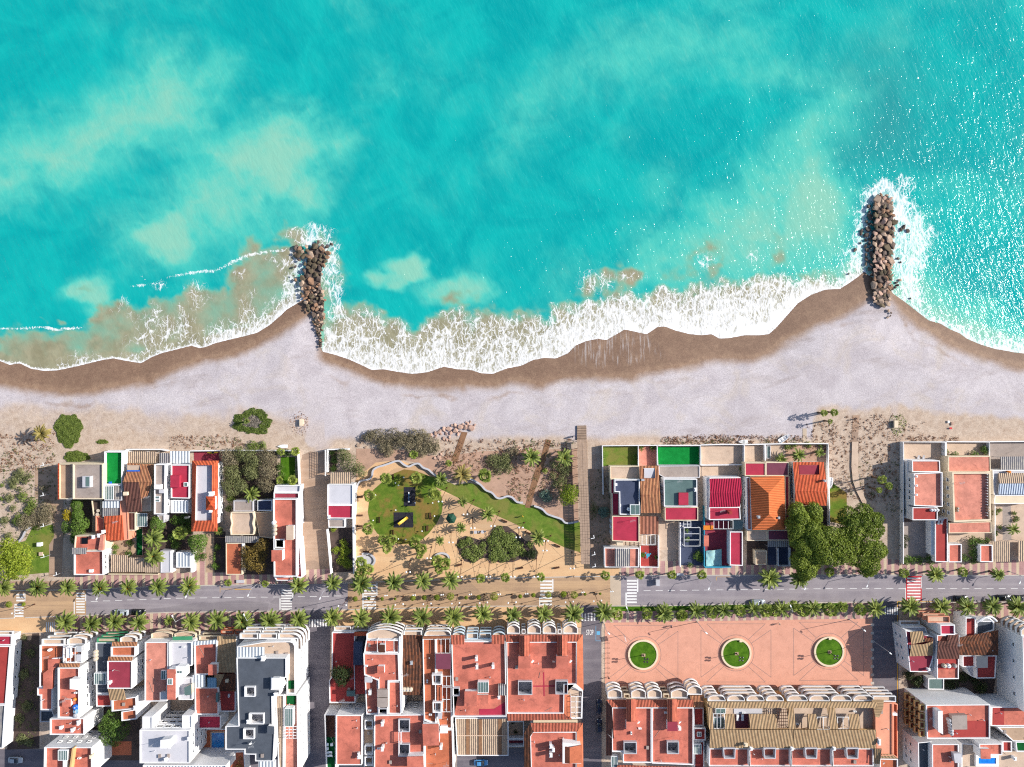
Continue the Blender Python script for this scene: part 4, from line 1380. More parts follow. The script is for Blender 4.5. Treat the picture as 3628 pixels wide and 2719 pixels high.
h.block([(1050,655),(1098,655),(1098,1182),(1060,1182)],4.0,'cream','wine',.3,wn='side_wall',rn='side_terrace')
h.block([(660,524),(864,524),(864,654),(662,654)],4.2,'cream','maroon',.2,wn='front_wall',rn='front_roof')
h.block([(866,520),(1090,520),(1090,654),(866,654)],4.2,'cream','purple_roof',.12,wn='front_wall',rn='front_roof')
h.block([(680,1186),(880,1186),(880,1290),(682,1290)],3.6,'cream','beige_floor',.15,wn='rear_wall',rn='rear_roof')
h.block([(884,1184),(1096,1184),(1096,1286),(884,1286)],3.8,'cream','purple_roof',.12,wn='rear_wall',rn='rear_roof')
h.awning([(884,1290),(1100,1290),(1100,1350),(884,1350)],3.0,0,'awning_grey')
h.chimney(800,1058,8.0,6,.6,.6,'steel')
h.chimney(996,1066,7.6,6,.5,.5,'steel')
h.block([(764,1386),(876,1386),(874,1524),(766,1524)],2.8,'cream','tan_concrete',.2,wn='annexe_wall',rn='annexe_roof')
h=House('beach_house','end house under striped orange tiles with a sunken pink roof terrace','house','A5',(1300,730),G1)
h.block([(1145,530),(1430,530),(1460,935),(1158,935)],5.0,'white','terracotta_pale',.1)
h.windows('W',(2.6,),4,'wide')
h.tile('roof',[(1132,520,5.0),(1436,518,5.0),(1470,806,6.8),(1156,808,6.8),(1188,547,5.2),(1388,545,5.2),(1394,642,5.8),(1196,645,5.8)],[(0,1,5,4),(1,2,6,5),(2,3,7,6),(3,0,4,7)],'tile_orange')
h.tile('roof',[(1156,810,6.8),(1470,808,6.8),(1462,946,5.6),(1150,942,5.6)],[(0,1,2,3)],'tile_orange')
h.box('roof_terrace',1192,550,1390,640,4.96,4.9,'wine')
h.chimney(1448,704,7.6,5.4,.5,.5,'steel')
h=House('beach_house','white-sided house with a salmon balustraded roof terrace and crimson rear roof','house','A6',(790,800),G1)
h.block([(658,632),(938,618),(940,958),(658,948)],7.0,'white','terracotta_pale',.8)
h.windows('W',(1.8,4.6),4)
h.block([(640,504),(912,504),(916,616),(642,616)],5.6,'white','terracotta',.25,wn='front_wall',rn='front_roof')
h.block([(644,962),(890,962),(890,1088),(644,1088)],5.8,'white','brick_red',.25,wn='rear_wall',rn='rear_roof')
h.block([(592,508),(638,510),(640,1046),(602,1030)],3.4,'white','white',.2,wn='side_wall',rn='side_roof')
h.block([(866,1092),(990,1060),(990,1498),(866,1498)],3.8,'white','brick_red',.3,wn='annexe_wall',rn='annexe_roof')
h.block([(822,1095),(862,1095),(862,1430),(824,1425)],3.0,'white','white',.15,wn='annexe_side_wall',rn='annexe_side_roof')
for i in range(3):
 h.chimney(690+0*i,660+90*i,7.4,6.6,.4,.4)
h=House('beach_house','big salmon house with a sunken flat roof and salmon terraces front and back','house','A6',(1220,850),G1)
h.block([(1032,620),(1408,618),(1414,1092),(1048,1108)],7.0,'cream','terracotta_pale',1.0,.45)
h.windows('W',(1.8,4.6),5)
h.block([(994,464),(1406,460),(1410,614),(994,614)],4.4,'cream','terracotta_pale',.15,wn='front_wall',rn='front_roof')
h.block([(1000,1112),(1416,1100),(1418,1214),(1000,1216)],4.4,'cream','terracotta_pale',.15,wn='rear_wall',rn='rear_roof')
b=MB(h.org)
for i in range(16):
 q=h.w((1380,640+27*i),6.9)
 b.lathe((q.x,q.y,6.0),[(.13,0),(.16,.3),(.08,.5),(.12,.9)],8)
b.build('balustrade','white',h.root)
h.block([(998,1326),(1126,1322),(1126,1500),(998,1500)],3.4,'white','terracotta',.4,wn='annexe_wall',rn='annexe_roof')
h.block([(1308,1330),(1428,1330),(1432,1498),(1308,1498)],3.4,'white','terracotta',.4,wn='annexe_wall',rn='annexe_roof')
h.antenna(1090,715,6.2)
h=House('beach_house','white house cut by the photo edge, with tan and bluish ribbed roof sheets','house','A6',(1600,760),G1)
h.block([(1428,600),(1900,596),(1900,838),(1440,838)],4.6,'white','light_roof',.2)
h.windows('W',(2.4,),3)
tiles('sheet_blue',(176,190,212),(196,206,222),'Y',.7,dirt=(150,160,180),gv=.8)
h.tile('roof',[(1486,628,5.0),(1900,626,5.0),(1900,726,5.6),(1494,728,5.6)],[(0,1,2,3)],'awning_tan')
h.tile('roof',[(1492,730,5.6),(1900,728,5.6),(1900,836,5.0),(1480,836,5.0)],[(0,1,2,3)],'sheet_blue')
h.block([(1450,844),(1900,840),(1900,926),(1440,930)],4.4,'white','cream',.2,wn='rear_wall',rn='rear_roof')
h.awning([(1504,466),(1900,462),(1900,590),(1506,594)],3.2,0,'awning_grey')
h.awning([(1424,1296),(1600,1296),(1604,1494),(1426,1496)],3.0,0,'awning_tan')
h.awning([(1682,1290),(1900,1290),(1900,1490),(1684,1492)],3.0,0,'awning_tan')
h.chimney(1600,616,5.8,4.4,.6,.5,'orange_plastic')
yard('A2',[(240,420),(520,412),(516,505),(244,505)],'wine')
yard('A2',rect(1090,470,1230,740),'lawn_bed',.034,'garden_lawn')
yard('A2',rect(230,1400,356,1600),'pink_paving')
yard('A2',rect(358,1210,440,1600),'tan_concrete',.034)
yard('A1',rect(1110,1290,1330,1430),'tan_concrete')
yard('A1',rect(1336,1150,1392,1430),'artificial_turf_dark',.034)
yard('A1',[(1085,1430),(1658,1430),(1658,1605),(1085,1600)],'tan_concrete',.026)
yard('A1',[(700,890),(900,890),(900,1230),(700,1230)],'soil_dark')
yard('A1',[(345,580),(580,560),(620,880),(620,1230),(600,1640),(480,1640),(480,1300),(560,1080),(420,880),(340,870)],'lane_dirt',.006,'path')
yard('A2',[(520,400),(1060,400),(1050,890),(560,890)],'soil_dark',.022,'garden_soil')
yard('A2',[(440,1200),(550,1200),(552,1600),(440,1600)],'soil_dark',.022,'garden_soil')
yard('A2',[(720,1260),(1015,1260),(1015,1620),(720,1620)],'soil_dark',.022,'garden_soil')
yard('A2',[(0,1020),(216,1030),(216,1400),(0,1400)],'soil_dark',.022,'garden_soil')
yard('A1',[(1400,1080),(1658,1080),(1658,1400),(1400,1430)],'soil_dark',.022,'garden_soil')
yard('A3',[(-95,1170),(140,1160),(160,1590),(-60,1600)],'soil_dark',.022,'garden_soil')
yard('A3',[(-80,400),(-20,400),(-20,610),(-90,610)],'soil_dark',.022,'garden_soil')
yard('A4',[(925,366),(1190,366),(1268,366),(1266,556),(925,556)],'lawn',.03,'garden_lawn')
yard('A4',[(1275,365),(1452,365),(1452,552),(1275,552)],'terracotta_pale')
yard('A4',rect(1290,1336,1462,1536),'brick_red')
yard('A4',[(800,590),(930,590),(1000,900),(1010,1320),(930,1360),(930,1530),(810,1540)],'lane_dirt',.022,'path')
yard('A5',[(-196,368),(210,368),(212,545),(-196,545)],'artificial_turf')
yard('A5',[(220,366),(640,366),(640,540),(220,540)],'beige_floor')
yard('A5',[(240,545),(640,545),(640,655),(240,660)],'beige_floor',.034)
yard('A5',[(650,360),(1055,345),(1060,520),(650,520)],'beige_floor')
yard('A5',[(1060,345),(1455,345),(1450,520),(1060,520)],'pink_soil',.022,'garden_soil')
yard('A5',rect(20,1095,245,1530),'slate_dark')
yard('A5',[(-185,1100),(15,1100),(15,1380),(-185,1380)],'beige_floor')
yard('A5',rect(252,1090,512,1530),'wine')
yard('A5',rect(680,1292,880,1525),'soil_dark',.022,'garden_soil')
yard('A5',rect(885,1350,1095,1525),'slate_dark')
yard('A5',[(1100,945),(1470,950),(1470,1525),(1100,1525)],'soil_dark',.022,'garden_soil')
yard('A6',[(528,326),(920,326),(915,500),(528,500)],'beige_floor')
yard('A6',[(955,322),(1360,322),(1360,462),(955,462)],'beige_floor')
yard('A6',[(1368,322),(1900,322),(1900,600),(1368,600)],'grey_concrete')
yard('A6',[(528,500),(640,500),(640,1110),(528,1110)],'soil_dark',.026)
yard('A6',[(528,1110),(862,1090),(862,1500),(528,1500)],'grey_concrete',.03)
yard('A6',[(1000,1216),(1420,1216),(1420,1500),(1000,1500)],'beige_floor')
yard('A6',[(1420,930),(1900,930),(1900,1300),(1420,1300)],'beige_floor')
yard('A6',[(1524,950),(1605,950),(1612,1280),(1526,1280)],'grey_concrete',.034)
GW='garden walls of the beach houses'
lowwall('garden_wall','white garden wall along the beach in front of the orange-framed house','A2',[(225,405),(520,402),(1050,402),(1270,404),(1285,745)],1.9,group=GW)
lowwall('garden_wall','low white wall on the sea side of the tan awnings','A1',[(1080,404),(1250,404),(1260,392),(1600,392),(1658,404)],1.6,.3,group=GW)
lowwall('garden_wall','white wall around the green lawn of the slate-roofed house','A4',[(925,830),(918,356),(1268,352),(1268,556)],1.8,group=GW)
lowwall('garden_wall','white wall along the beach before the small terracotta front patio','A4',[(1272,352),(1450,352),(1456,550)],1.8,group=GW)
lowwall('garden_wall','white wall along the beach before the green turf front yard','A5',[(-198,352),(214,352),(216,545)],1.8,group=GW)
lowwall('garden_wall','pale wall along the beach before the bare beige front yard','A5',[(218,348),(440,342),(640,345),(638,540),(222,544)],1.7,group=GW)
lowwall('garden_wall','pale wall along the beach in front of the hip-roofed house and its neighbour','A5',[(644,345),(1050,335),(1455,335),(1458,520),(1468,950),(1468,1130)],1.7,group=GW)
lowwall('garden_wall','short white wall between the beige yard and the sunken tub','A5',[(842,345),(846,500)],1.6,.4,group=GW)
lowwall('garden_wall','long white boundary wall beside the scrubland, left of the balustraded house','A6',[(520,1500),(522,318),(925,318)],2.2,.22,group=GW)
lowwall('garden_wall','white dividing wall between the balustraded house and the big salmon house','A6',[(935,320),(935,510)],2.0,.5,group=GW)
lowwall('garden_wall','white wall along the beach before the big salmon house','A6',[(945,316),(1364,318),(1364,460)],1.8,group=GW)
lowwall('garden_wall','white wall along the beach at the far right corner of the houses','A6',[(1368,316),(1900,312)],1.8,group=GW)
lowwall('garden_wall','white wall of the narrow garden beside the park shrubs','A3',[(-98,610),(-95,392),(110,388)],2.0,.4,group=GW)
lowwall('garden_wall','tall white wall between the park and the half-crimson house','A3',[(158,735),(166,1590)],3.0,.4,group=GW)
lowwall('garden_wall','white wall on the lane side of the narrow garden beside the sandy lane','A3',[(-100,1165),(-60,1600)],2.2,.3,group=GW)
lowwall('garden_wall','low pink wall behind the tarp-covered patio at the pavement','A5',[(258,1536),(515,1536)],1.6,.3,'aqua_wall',group=GW)
lowwall('garden_wall','teal wall between the dark pergola patio and the tarp-covered patio','A5',[(250,940),(252,1530)],2.0,.2,'aqua_wall',group=GW)
lowwall('garden_wall','white wall between the weathered tile house and the dark pergola patio','A5',[(14,1100),(16,1530)],2.0,.3,group=GW)
lowwall('garden_wall','white partition between the two dark yards of the hip-roofed house','A5',[(968,1350),(972,1525),(1085,1525),(1085,1350)],1.6,.25,group=GW)
lowwall('garden_wall','white wall at the pavement before the terracotta patio with a blue table','A4',[(1286,1330),(1286,1538),(1466,1538),(1466,1226)],1.6,.25,group=GW)
lowwall('garden_wall','cream wall at the pavement before the tan awnings on the left','A1',[(1085,1604),(1570,1606),(1570,1420)],1.6,.25,'cream',group=GW)
lowwall('garden_wall','white wall around the grey corner garden at the right edge','A6',[(1425,930),(1425,1290)],1.4,.25,group=GW)
for i,(a,b_,z,lb)in enumerate((((1085,1430),(1250,1595),2.9,'leftmost of three tan slatted awnings by the pavement, below the green shrubs'),((1255,1455),(1415,1595),2.9,'middle one of three tan slatted awnings by the pavement, below the date palms'),((1420,1470),(1562,1600),2.9,'rightmost of three tan slatted awnings by the pavement'))):
 h=House('patio_awning',lb,'awning','A1',((a[0]+b_[0])/2,(a[1]+b_[1])/2),'tan slatted patio awnings by the pavement')
 h.awning(rect(a[0],a[1],b_[0],b_[1]),z,0,'awning_tan','canopy')
h=House('garden_shed','grey flat-roofed shed with red marks, right of the tan patio awnings','shed','A1',(1640,1500),'small garden buildings')
h.block([(1570,1386),(1668,1386),(1668,1600),(1572,1605)],3.0,'grey_white','light_roof',.15)
G2='buildings along the boulevard'
def hb(label,fr,ref,cat='building',name='row_house'):
 return House(name,label,cat,fr,ref,G2)
h=hb('low crimson-roofed house at the left photo edge beside the dark vacant lot','B1',(20,900))
h.block([(-240,640),(86,640),(46,1130),(-240,1130)],5.6,'white','brick_red',.4)
h.windows('E',(2.0,),4)
h.block([(-240,552),(98,552),(96,632),(-240,632)],4.4,'white','maroon',.4,wn='front_wall',rn='front_roof')
h.block([(-240,1134),(44,1134),(20,1500),(-240,1500)],5.0,'white','awning_grey',.4,wn='rear_wall',rn='rear_roof')
h.balconies(-240,98,552,4.4,(2.9,),2,'rect',1.0)
h=hb('white terraced house with stepped terracotta terraces left of the rooftop tanks','B1',(430,900))
h.block([(332,632),(536,632),(530,742),(442,750),(440,985),(330,985)],10.6,'white','terracotta_tile',.8)
h.block([(312,990),(440,990),(438,1178),(340,1178),(340,1056),(312,1054)],9.6,'white','terracotta',.45,wn='rear_wall',rn='rear_roof')
h.prism('stair_roof',[(402,752),(496,752),(496,780),(440,850),(434,1000),(362,1000),(362,870),(402,840)],11.0,9.8,'terracotta')
h.balconies(332,536,632,10.6,(3.0,6.2,9.2),1,'rect',1.5)
h.dish(436,655,9.8,.7)
h.block([(335,1182),(440,1182),(470,1275),(335,1280)],4.0,'grey_white','slate',.5,wn='court_wall',rn='court_floor')
h.antenna(425,715,9.8)
h=hb('tall white house with a railed terrace, blue water drums and a long terracotta roof','B1',(590,900))
h.block([(484,822),(664,822),(664,1244),(484,1244)],12.0,'white','terracotta',.7)
h.block([(530,642),(690,642),(690,782),(528,782)],11.4,'white','terracotta_tile',.9,wn='terrace_wall',rn='front_terrace')
h.tile('tile_coping',[(496,786,12.1),(668,786,12.1),(664,816,12.5),(490,816,12.5)],[(0,1,2,3)],'tile_old')
h.windows('E',(2.0,4.8,7.6),5,blk=(ccw([W('B1',*p,12.0)[:2]for p in [(484,822),(664,822),(664,1244),(484,1244)]]),12))
h.balconies(530,700,642,11.4,(3.0,6.0,9.0),1,'arc',1.5)
h.pergola(556,652,630,778,12.8,11.0,2,2)
h.hat('stair_hood',[(586,916),(662,920),(662,1010),(586,1000)],14.0,11.3,'white')
h.box('parasol_base',640,640,684,690,12.2,10.5,'steel')
h.box('bench',560,660,600,740,11.3,10.5,'paint_white')
h.box('locker',640,712,680,770,11.8,10.5,'grey_white')
h.hat('stair_hood',[(522,1092),(592,1092),(592,1150),(522,1150)],12.6,11.3,'white',capm='terracotta')
h.block([(418,1250),(706,1246),(706,1386),(418,1386)],11.0,'white','terracotta',.6,wn='rear_wall',rn='rear_roof')
h.chimney(600,1352,12.0,10.4)
h.chimney(505,1330,11.6,10.4,.7,.7)
h.chimney(650,1290,11.8,10.4,.5,1.2)
h.antenna(565,1080,11.3)
h=hb('white house with pale green front balconies, grey terrace and a dark maroon rooftop','B1',(960,900))
h.block([(804,610),(942,610),(946,1040),(806,1040)],9.0,'white','slate',.35,rn='roof_terrace')
h.skylight(790,866,890,962,9.9,8.4,n=6)
h.block([(900,766),(1108,766),(1106,998),(902,998)],11.2,'white','wine',.3,wn='upper_wall',rn='upper_roof')
h.windows('E',(2.0,4.8,7.6),3)
h.block([(930,646),(1136,642),(1134,728),(930,728)],10.6,'white','terracotta_tile',.8,wn='terrace_wall',rn='front_terrace')
h.tile('tile_coping',[(942,604,10.4),(1150,604,10.4),(1148,640,10.9),(938,642,10.9)],[(0,1,2,3)],'tile_old')
h.tile('tile_coping',[(910,730,11.0),(1112,730,11.0),(1108,762,11.5),(902,762,11.5)],[(0,1,2,3)],'tile_old')
h.tile('rear_tiles',[(904,1002,11.2),(1036,1000,11.2),(1058,1094,10.2),(922,1096,10.2)],[(0,1,2,3)],'tile_tan')
h.block([(936,1096),(1142,1066),(1146,1166),(938,1190)],9.6,'white','terracotta_tile',.7,wn='rear_wall',rn='rear_terrace')
h.block([(1018,1192),(1144,1172),(1148,1254),(1020,1270)],9.0,'white','terracotta_tile',.6,wn='rear_wall',rn='rear_terrace')
h.block([(806,1046),(934,1046),(934,1146),(808,1148)],7.8,'white','brick_red',.3,wn='rear_wall',rn='rear_roof')
h.balconies(806,1000,610,9.0,(2.9,5.6,8.2),1,'rect',1.3,rail='green_wall')
h.balconies(1000,1150,610,9.0,(2.9,5.6,8.2),1,'arc',1.3)
h.chimney(912,950,12.2,10.5,.8,.8)
h.chimney(1128,1160,10.2,8.5,.6,.9)
h=hb('long terracotta roof beside a shaded white roof terrace with a small roof house','B1',(1400,850))
h.block([(1216,606),(1412,606),(1412,832),(1400,1104),(1214,1106)],9.8,'white','terracotta_pale',.4)
h.windows('E',(2.0,4.8),2)
h.block([(1416,606),(1612,606),(1612,804),(1418,832)],10.0,'white','light_roof',.9,wn='terrace_wall',rn='roof_terrace')
h.hat('roof_house',[(1404,836),(1474,836),(1474,1090),(1404,1090)],12.6,9,'white',capm='terracotta')
h.hat('roof_house',[(1476,810),(1560,810),(1560,900),(1476,900)],12.0,9,'white')
h.block([(1490,904),(1616,904),(1616,1092),(1500,1092)],9.6,'white','light_roof',.4,wn='terrace_wall',rn='rear_terrace')
h.hat('hatch',[(1342,1028),(1400,1028),(1400,1096),(1342,1096)],11,9,'grey_white')
h.skylight(1352,846,1392,920,10.2,9.3,n=2)
h.skylight(1406,914,1446,966,13.0,12.5,n=2)
h.skylight(1480,846,1530,872,12.2,12.0,n=2)
h.hat('roof_house',[(1548,990),(1606,960),(1608,1050),(1550,1054)],11.2,9,'cream',capm='glass_green')
h.aircon(1565,860,9.4)
h.balconies(1216,1612,606,9.8,(2.9,5.6),2,'arc',1.3,rail='cream')
h.awning([(1450,560),(1616,556),(1616,588),(1450,590)],8.6,5.8,'green_wall')
h=hb('bright white block of flats with a plain pale grey roof and a parabolic mast','B1',(1380,1480),'flats','apartment_block')
h.block([(1172,1346),(1592,1346),(1592,1624),(1172,1624)],13.5,'white','light_roof',.35)
h.windows('N',(2.0,5.0,8.0,11.0),5,'wide')
h.windows('E',(2.0,5.0,8.0,11.0),3)
h.block([(1196,1232),(1280,1232),(1280,1344),(1196,1344)],12.0,'white','white',.3,wn='wing_wall',rn='wing_roof')
h.block([(1530,1222),(1612,1222),(1612,1330),(1530,1330)],12.0,'white','white',.3,wn='wing_wall',rn='wing_roof')
h.hat('lift_room',[(1346,1430),(1432,1420),(1432,1500),(1346,1500)],16.0,13.1,'white')
h.chimney(1385,1600,14.6,13.1)
h.chimney(1580,1425,14.6,13.1)
h.antenna(1300,1445,13.1,3)
h.block([(1200,1640),(1900,1640),(1900,1700),(1200,1720)],12,'white','sheet_white',.4,wn='rear_wall',rn='rear_roof')
h=hb('corner house with ochre parapet walls, rooftop skylight and white flank above a dim street','B1',(570,1580))
h.block([(370,1490),(770,1490),(772,1720),(366,1720)],11.4,'white','terracotta',.9)
h.windows('N',(2.0,5.0,8.0),4)
h.prism('parapet',[(605,1498),(618,1498),(590,1720),(575,1720)],12.2,10.5,'yellow_wall')
h.skylight(486,1516,566,1602,12.0,10.4,n=5)
h.hat('hatch',[(528,1604),(560,1604),(560,1680),(528,1680)],12.0,10.4,'white')
h.chimney(755,1575,12.6,10.5,.5,.8,'cream')
h=hb('narrow terracotta-roofed house with pale blue roof sheets, left of the dark tile roof','B2',(300,850))
h.block([(206,632),(398,606),(396,782),(330,880),(212,884)],9.6,'white','terracotta',.7)
h.tile('awning',[(178,604,9.9),(400,590,9.9),(400,622,10.2),(182,634,10.2)],[(0,1,2,3)],'sheet_white')
h.hat('hatch_room',[(326,796),(396,796),(396,884),(326,884)],11.6,8.8,'white',capm='terracotta')
h.block([(212,988),(412,988),(412,1216),(214,1216)],8.8,'white','terracotta',.4,wn='rear_wall',rn='rear_roof')
h.prism('sheet_roof',[(196,884),(298,880),(298,984),(200,990)],9.5,8.9,'sheet_white')
tiles('sheet_sky',(150,190,214),(130,172,200),'Y',.8,dirt=(120,150,170),gv=.8)
h.prism('sheet_roof',[(318,906),(394,906),(394,986),(320,990)],9.0,8.6,'sheet_sky')
h.block([(222,1224),(432,1224),(430,1334),(222,1334)],6.5,'white','maroon',.25,wn='court_wall',rn='court_roof')
h.box('glass_roof',390,1036,412,1112,9.4,8.4,'glass_green')
h.balconies(206,400,620,9.6,(2.9,5.6),1,'rect',1.2,rail='cream')
h=hb('house with a dark weathered tile roof in the shade of the tall grey-roofed flats','B2',(480,800))
h.block([(404,570),(556,570),(556,1190),(428,1190),(400,900)],7.6,'white','brick_red',.2)
h.tile('roof',[(404,556,8.2),(556,556,8.2),(556,862,9.6),(400,862,9.6)],[(0,1,2,3)],'tile_tan')
h.tile('roof',[(374,870,9.4),(462,880,9.2),(400,1012,7.8)],[(0,1,2)],'tile_tan')
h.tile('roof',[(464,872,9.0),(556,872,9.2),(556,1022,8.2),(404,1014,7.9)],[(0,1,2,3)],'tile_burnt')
h.chimney(480,935,9.9,8,.7,.7,'cream')
h.balconies(404,640,560,8.2,(2.9,5.4),2,'rect',1.2,rail='terracotta_tile')
h=hb('tall block of flats with a broad dark grey roof, light shafts and curved corner balconies','B2',(780,1100),'flats','apartment_block')
h.block([(563,738),(980,738),(980,906),(858,908),(858,1002),(926,1006),(926,1052),(862,1066),(866,1310),(884,1384),(872,1608),(720,1608),(720,1552),(630,1550),(630,1510),(470,1510),(470,1314),(580,1310)],17.0,'white','slate',.35,.2,wells=((635,975,725,1060),(672,1200,797,1290),(625,1328,718,1415)),wellm='white')
h.block([(566,644),(800,604),(1012,600),(1040,610),(1056,640),(1058,1042),(984,1044),(984,736),(566,736)],14.4,'white','beige_floor',.9,wn='penthouse_wall',rn='penthouse_terrace')
h.prism('sheet_roof',[(568,650),(798,648),(798,734),(568,734)],16.4,16.2,'sheet_white')
h.hat('stair_hood',[(858,910),(924,910),(960,990),(924,1000),(858,1000)],18.4,15,'white')
h.hat('lift_room',[(822,1312),(882,1318),(882,1380),(822,1378)],18.6,16.6,'white',capm='slate')
h.box('turf_patch',980,930,1046,1000,13.65,13.4,'artificial_turf_dark')
h.block([(966,1048),(1076,1048),(1082,1720),(960,1720)],13.6,'white','terracotta_pale',.8,wn='terrace_wall',rn='side_terrace')
h.windows('E',(2.0,5.0,8.0,11.0),9)
h.box('turf_patch',986,1052,1060,1130,13.0,12.8,'artificial_turf_dark')
h.skylight(968,1164,1038,1316,15.4,13.0,n=4)
h.pergola(972,1318,1072,1416,15.4,13,3,4)
h.block([(890,1050),(962,1050),(958,1720),(918,1720)],14.2,'white','awning_tan',.3,wn='terrace_wall',rn='side_roof')
E_=ccw([W('B2',*p,14.4)[:2]for p in [(600,640),(1058,640),(1058,1042),(600,1042)]])
h.windows('E',(2.0,5.0,8.0,11.0,12.9),7,blk=(E_,14.4))
for z in (2.9,5.7,8.5,11.3):
 a,c=h.w((568,600),14.4),h.w((1056,600),14.4)
 L=c.x-a.x
 for i in range(3):
  xa,xb=a.x+L*i/3,a.x+L*(i+1)/3
  out=[(xa,a.y),(xa,a.y+1.5),(xb-.35,a.y+1.5),(xb-.35,a.y)]
  if i==2:
   out=[(xa,a.y),(xa,a.y+1.5),(xb-1.4,a.y+1.5)]+[(xb-1.4+2.6*math.sin(t_),a.y-1.1+2.6*math.cos(t_))for t_ in [k*math.pi/16 for k in range(1,8)]]+[(xb+1.2,a.y-3.2),(xb,a.y-3.2),(xb,a.y)]
  b=MB(h.org)
  b.prism(out,z-.18,z,1,True,True)
  o_=b.build('balcony',['white','beige_floor'],h.root)
  rb=MB(h.org)
  rb.ring(ccw(out),inset(out,.2),z-.25,z+.9,z+.003)
  rb.build('parapet','white',o_)
h.antenna(720,1440,17,3.4)
h.dish(690,1440,16.8,.5)
h.chimney(782,748,18.0,16.6,.9,1.2)
h.chimney(890,1050,18.0,16.6,1.0,.7)
h.chimney(655,1280,18.0,16.6,.5,.9)
h.prism('rear_roof',[(748,1610),(884,1610),(884,1700),(748,1700)],15.5,14,'sheet_white')
h.block([(470,1530),(628,1524),(640,1720),(490,1720)],4.5,'white','terracotta_tile',.5,wn='court_wall',rn='court_floor')
h=House('swimming_pool','blue swimming pool on a brown-tiled patio beside the grey-roofed flats','pool','B2',(405,1450),'swimming pools')
h.block([(270,1338),(484,1338),(482,1600),(268,1596)],1.2,'white','terracotta_tile',.25,wn='patio_wall',rn='patio_floor')
b=MB(h.org)
o=ccw([h.w(p,1.1)[:2]for p in rect(345,1358,470,1546)])
b.ring(o,inset(o,.35),.9,1.12,.8)
b.build('pool_rim','beige_floor',h.root)
m_,t_=newmat('pool_water')
p_=t_.pos()
t_.fin(t_.mix(t_.ss(t_.noise(p_,1.2,3),.3,.7),rgb(38,116,196,.8),rgb(60,150,220,.8)),.08,.5,t_.bump(t_.noise(p_,1.6,3),.4,.1))
m_,t_=newmat('pool_water_bright')
p_=t_.pos()
t_.fin(t_.mix(t_.ss(t_.noise(p_,1.0,3),.3,.7),rgb(20,120,225,.8),rgb(40,150,240,.8)),.08,.5,t_.bump(t_.noise(p_,1.6,3),.4,.1))
b=MB(h.org)
b.prism(inset(o,.33),.95,1.04)
b.build('pool_water','pool_water',h.root)
h.block([(260,1600),(470,1606),(470,1720),(260,1720)],2.6,'white','brick_red',.3,wn='shed_wall',rn='shed_roof')
h=hb('low shaded house with dark red terraces and a tree rising through its roof','B3',(230,820))
h.block([(108,524),(302,524),(300,800),(306,1118),(88,1118),(84,930),(106,900)],5.2,'white','brick_red',.5)
h.windows('W',(2.0,),5)
h.prism('side_roof',[(290,606),(364,606),(364,800),(288,800)],6.4,0,'slate_dark')
h.prism('side_roof',[(304,804),(388,800),(390,1040),(308,1046)],5.6,0,'brick_red')
h.tile('tile_coping',[(296,524,5.6),(424,520,5.6),(416,552,5.9),(294,556,5.9)],[(0,1,2,3)],'tile_orange')
h.balconies(110,420,524,5.2,(2.9,),2,'rect',1.2)
h.box('roof_hatch',232,1016,304,1062,5.6,4.7,'glass_green')
h.antenna(300,880,4.7,3)
h.antenna(215,1064,4.7,3)
h=hb('terracotta-roofed house with a railed front terrace, blue bin and arched white balconies','B3',(530,950))
h.block([(372,702),(668,704),(676,934),(584,936),(578,1216),(500,1216),(498,930),(380,884)],11.8,'white','terracotta',.5,wells=((500,1158,576,1210),))
h.block([(396,586),(672,590),(670,698),(378,696)],11.0,'white','terracotta',.9,wn='terrace_wall',rn='front_terrace')
h.block([(384,888),(490,888),(500,1214),(398,1214)],10.8,'white','terracotta',.6,wn='rear_wall',rn='rear_roof')
h.block([(582,938),(684,938),(688,1214),(582,1214)],11.0,'white','terracotta',.7,wn='rear_wall',rn='rear_roof')
h.hat('hatch_room',[(490,812),(548,812),(548,878),(490,878)],13.4,11,'white',capm='terracotta')
h.box('shaft_cover',490,1006,578,1068,12.4,11,'grey_concrete')
h.box('shaft_cover',490,1076,578,1152,12.4,11,'grey_concrete')
h.hat('hatch',[(502,630),(554,630),(554,694),(502,694)],12.4,10,'white',capm='wood_dark')
h.pergola(490,590,630,690,12.4,10.2,2,1)
h.box('aircon_housing',384,900,444,946,12.0,10.2,'grey_white')
h.chimney(425,1035,12.2,10.2,.7,1.1)
h.aircon(400,800,11.3)
h.balconies(396,696,584,11.0,(2.6,5.2,7.8,10.2),1,'arc',1.6,bulge=1.4,gap=.1)
h=hb('old house under a long dark moss-stained tile roof, with a pale court behind','B3',(780,850))
h.block([(700,560),(864,560),(862,1044),(700,1044)],9.0,'white','terracotta',.1)
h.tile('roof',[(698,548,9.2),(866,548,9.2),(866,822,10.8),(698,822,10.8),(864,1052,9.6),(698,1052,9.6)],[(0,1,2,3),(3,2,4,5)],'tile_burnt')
h.block([(672,560),(697,560),(702,1200),(686,1200)],11.2,'white','white',.1,wn='party_wall',rn='wall_cap')
h.balconies(702,866,560,9.0,(2.6,5.2,7.8),1,'rect',1.5)
h.antenna(740,860,10,2.4)
h.chimney(775,785,11.6,10,.6,.8,'steel')
h=hb('narrow house with brown-tiled terraces, a plum-coloured roof sheet and white roof beams','B3',(990,900))
h.block([(870,578),(980,578),(984,1300),(882,1264)],10.4,'white','terracotta_tile',.8)
h.block([(984,578),(1106,576),(1116,1336),(1010,1336),(990,1240)],9.6,'white','terracotta_tile',.7,wn='rear_wall',rn='rear_terrace')
h.prism('sheet_roof',[(982,704),(1106,704),(1106,834),(984,834)],11.4,11.2,'purple_roof')
h.block([(948,880),(1030,880),(1028,966),(952,966)],11.6,'white','grey_concrete',2.2,z0=9.0,wn='light_well',rn='well_floor')
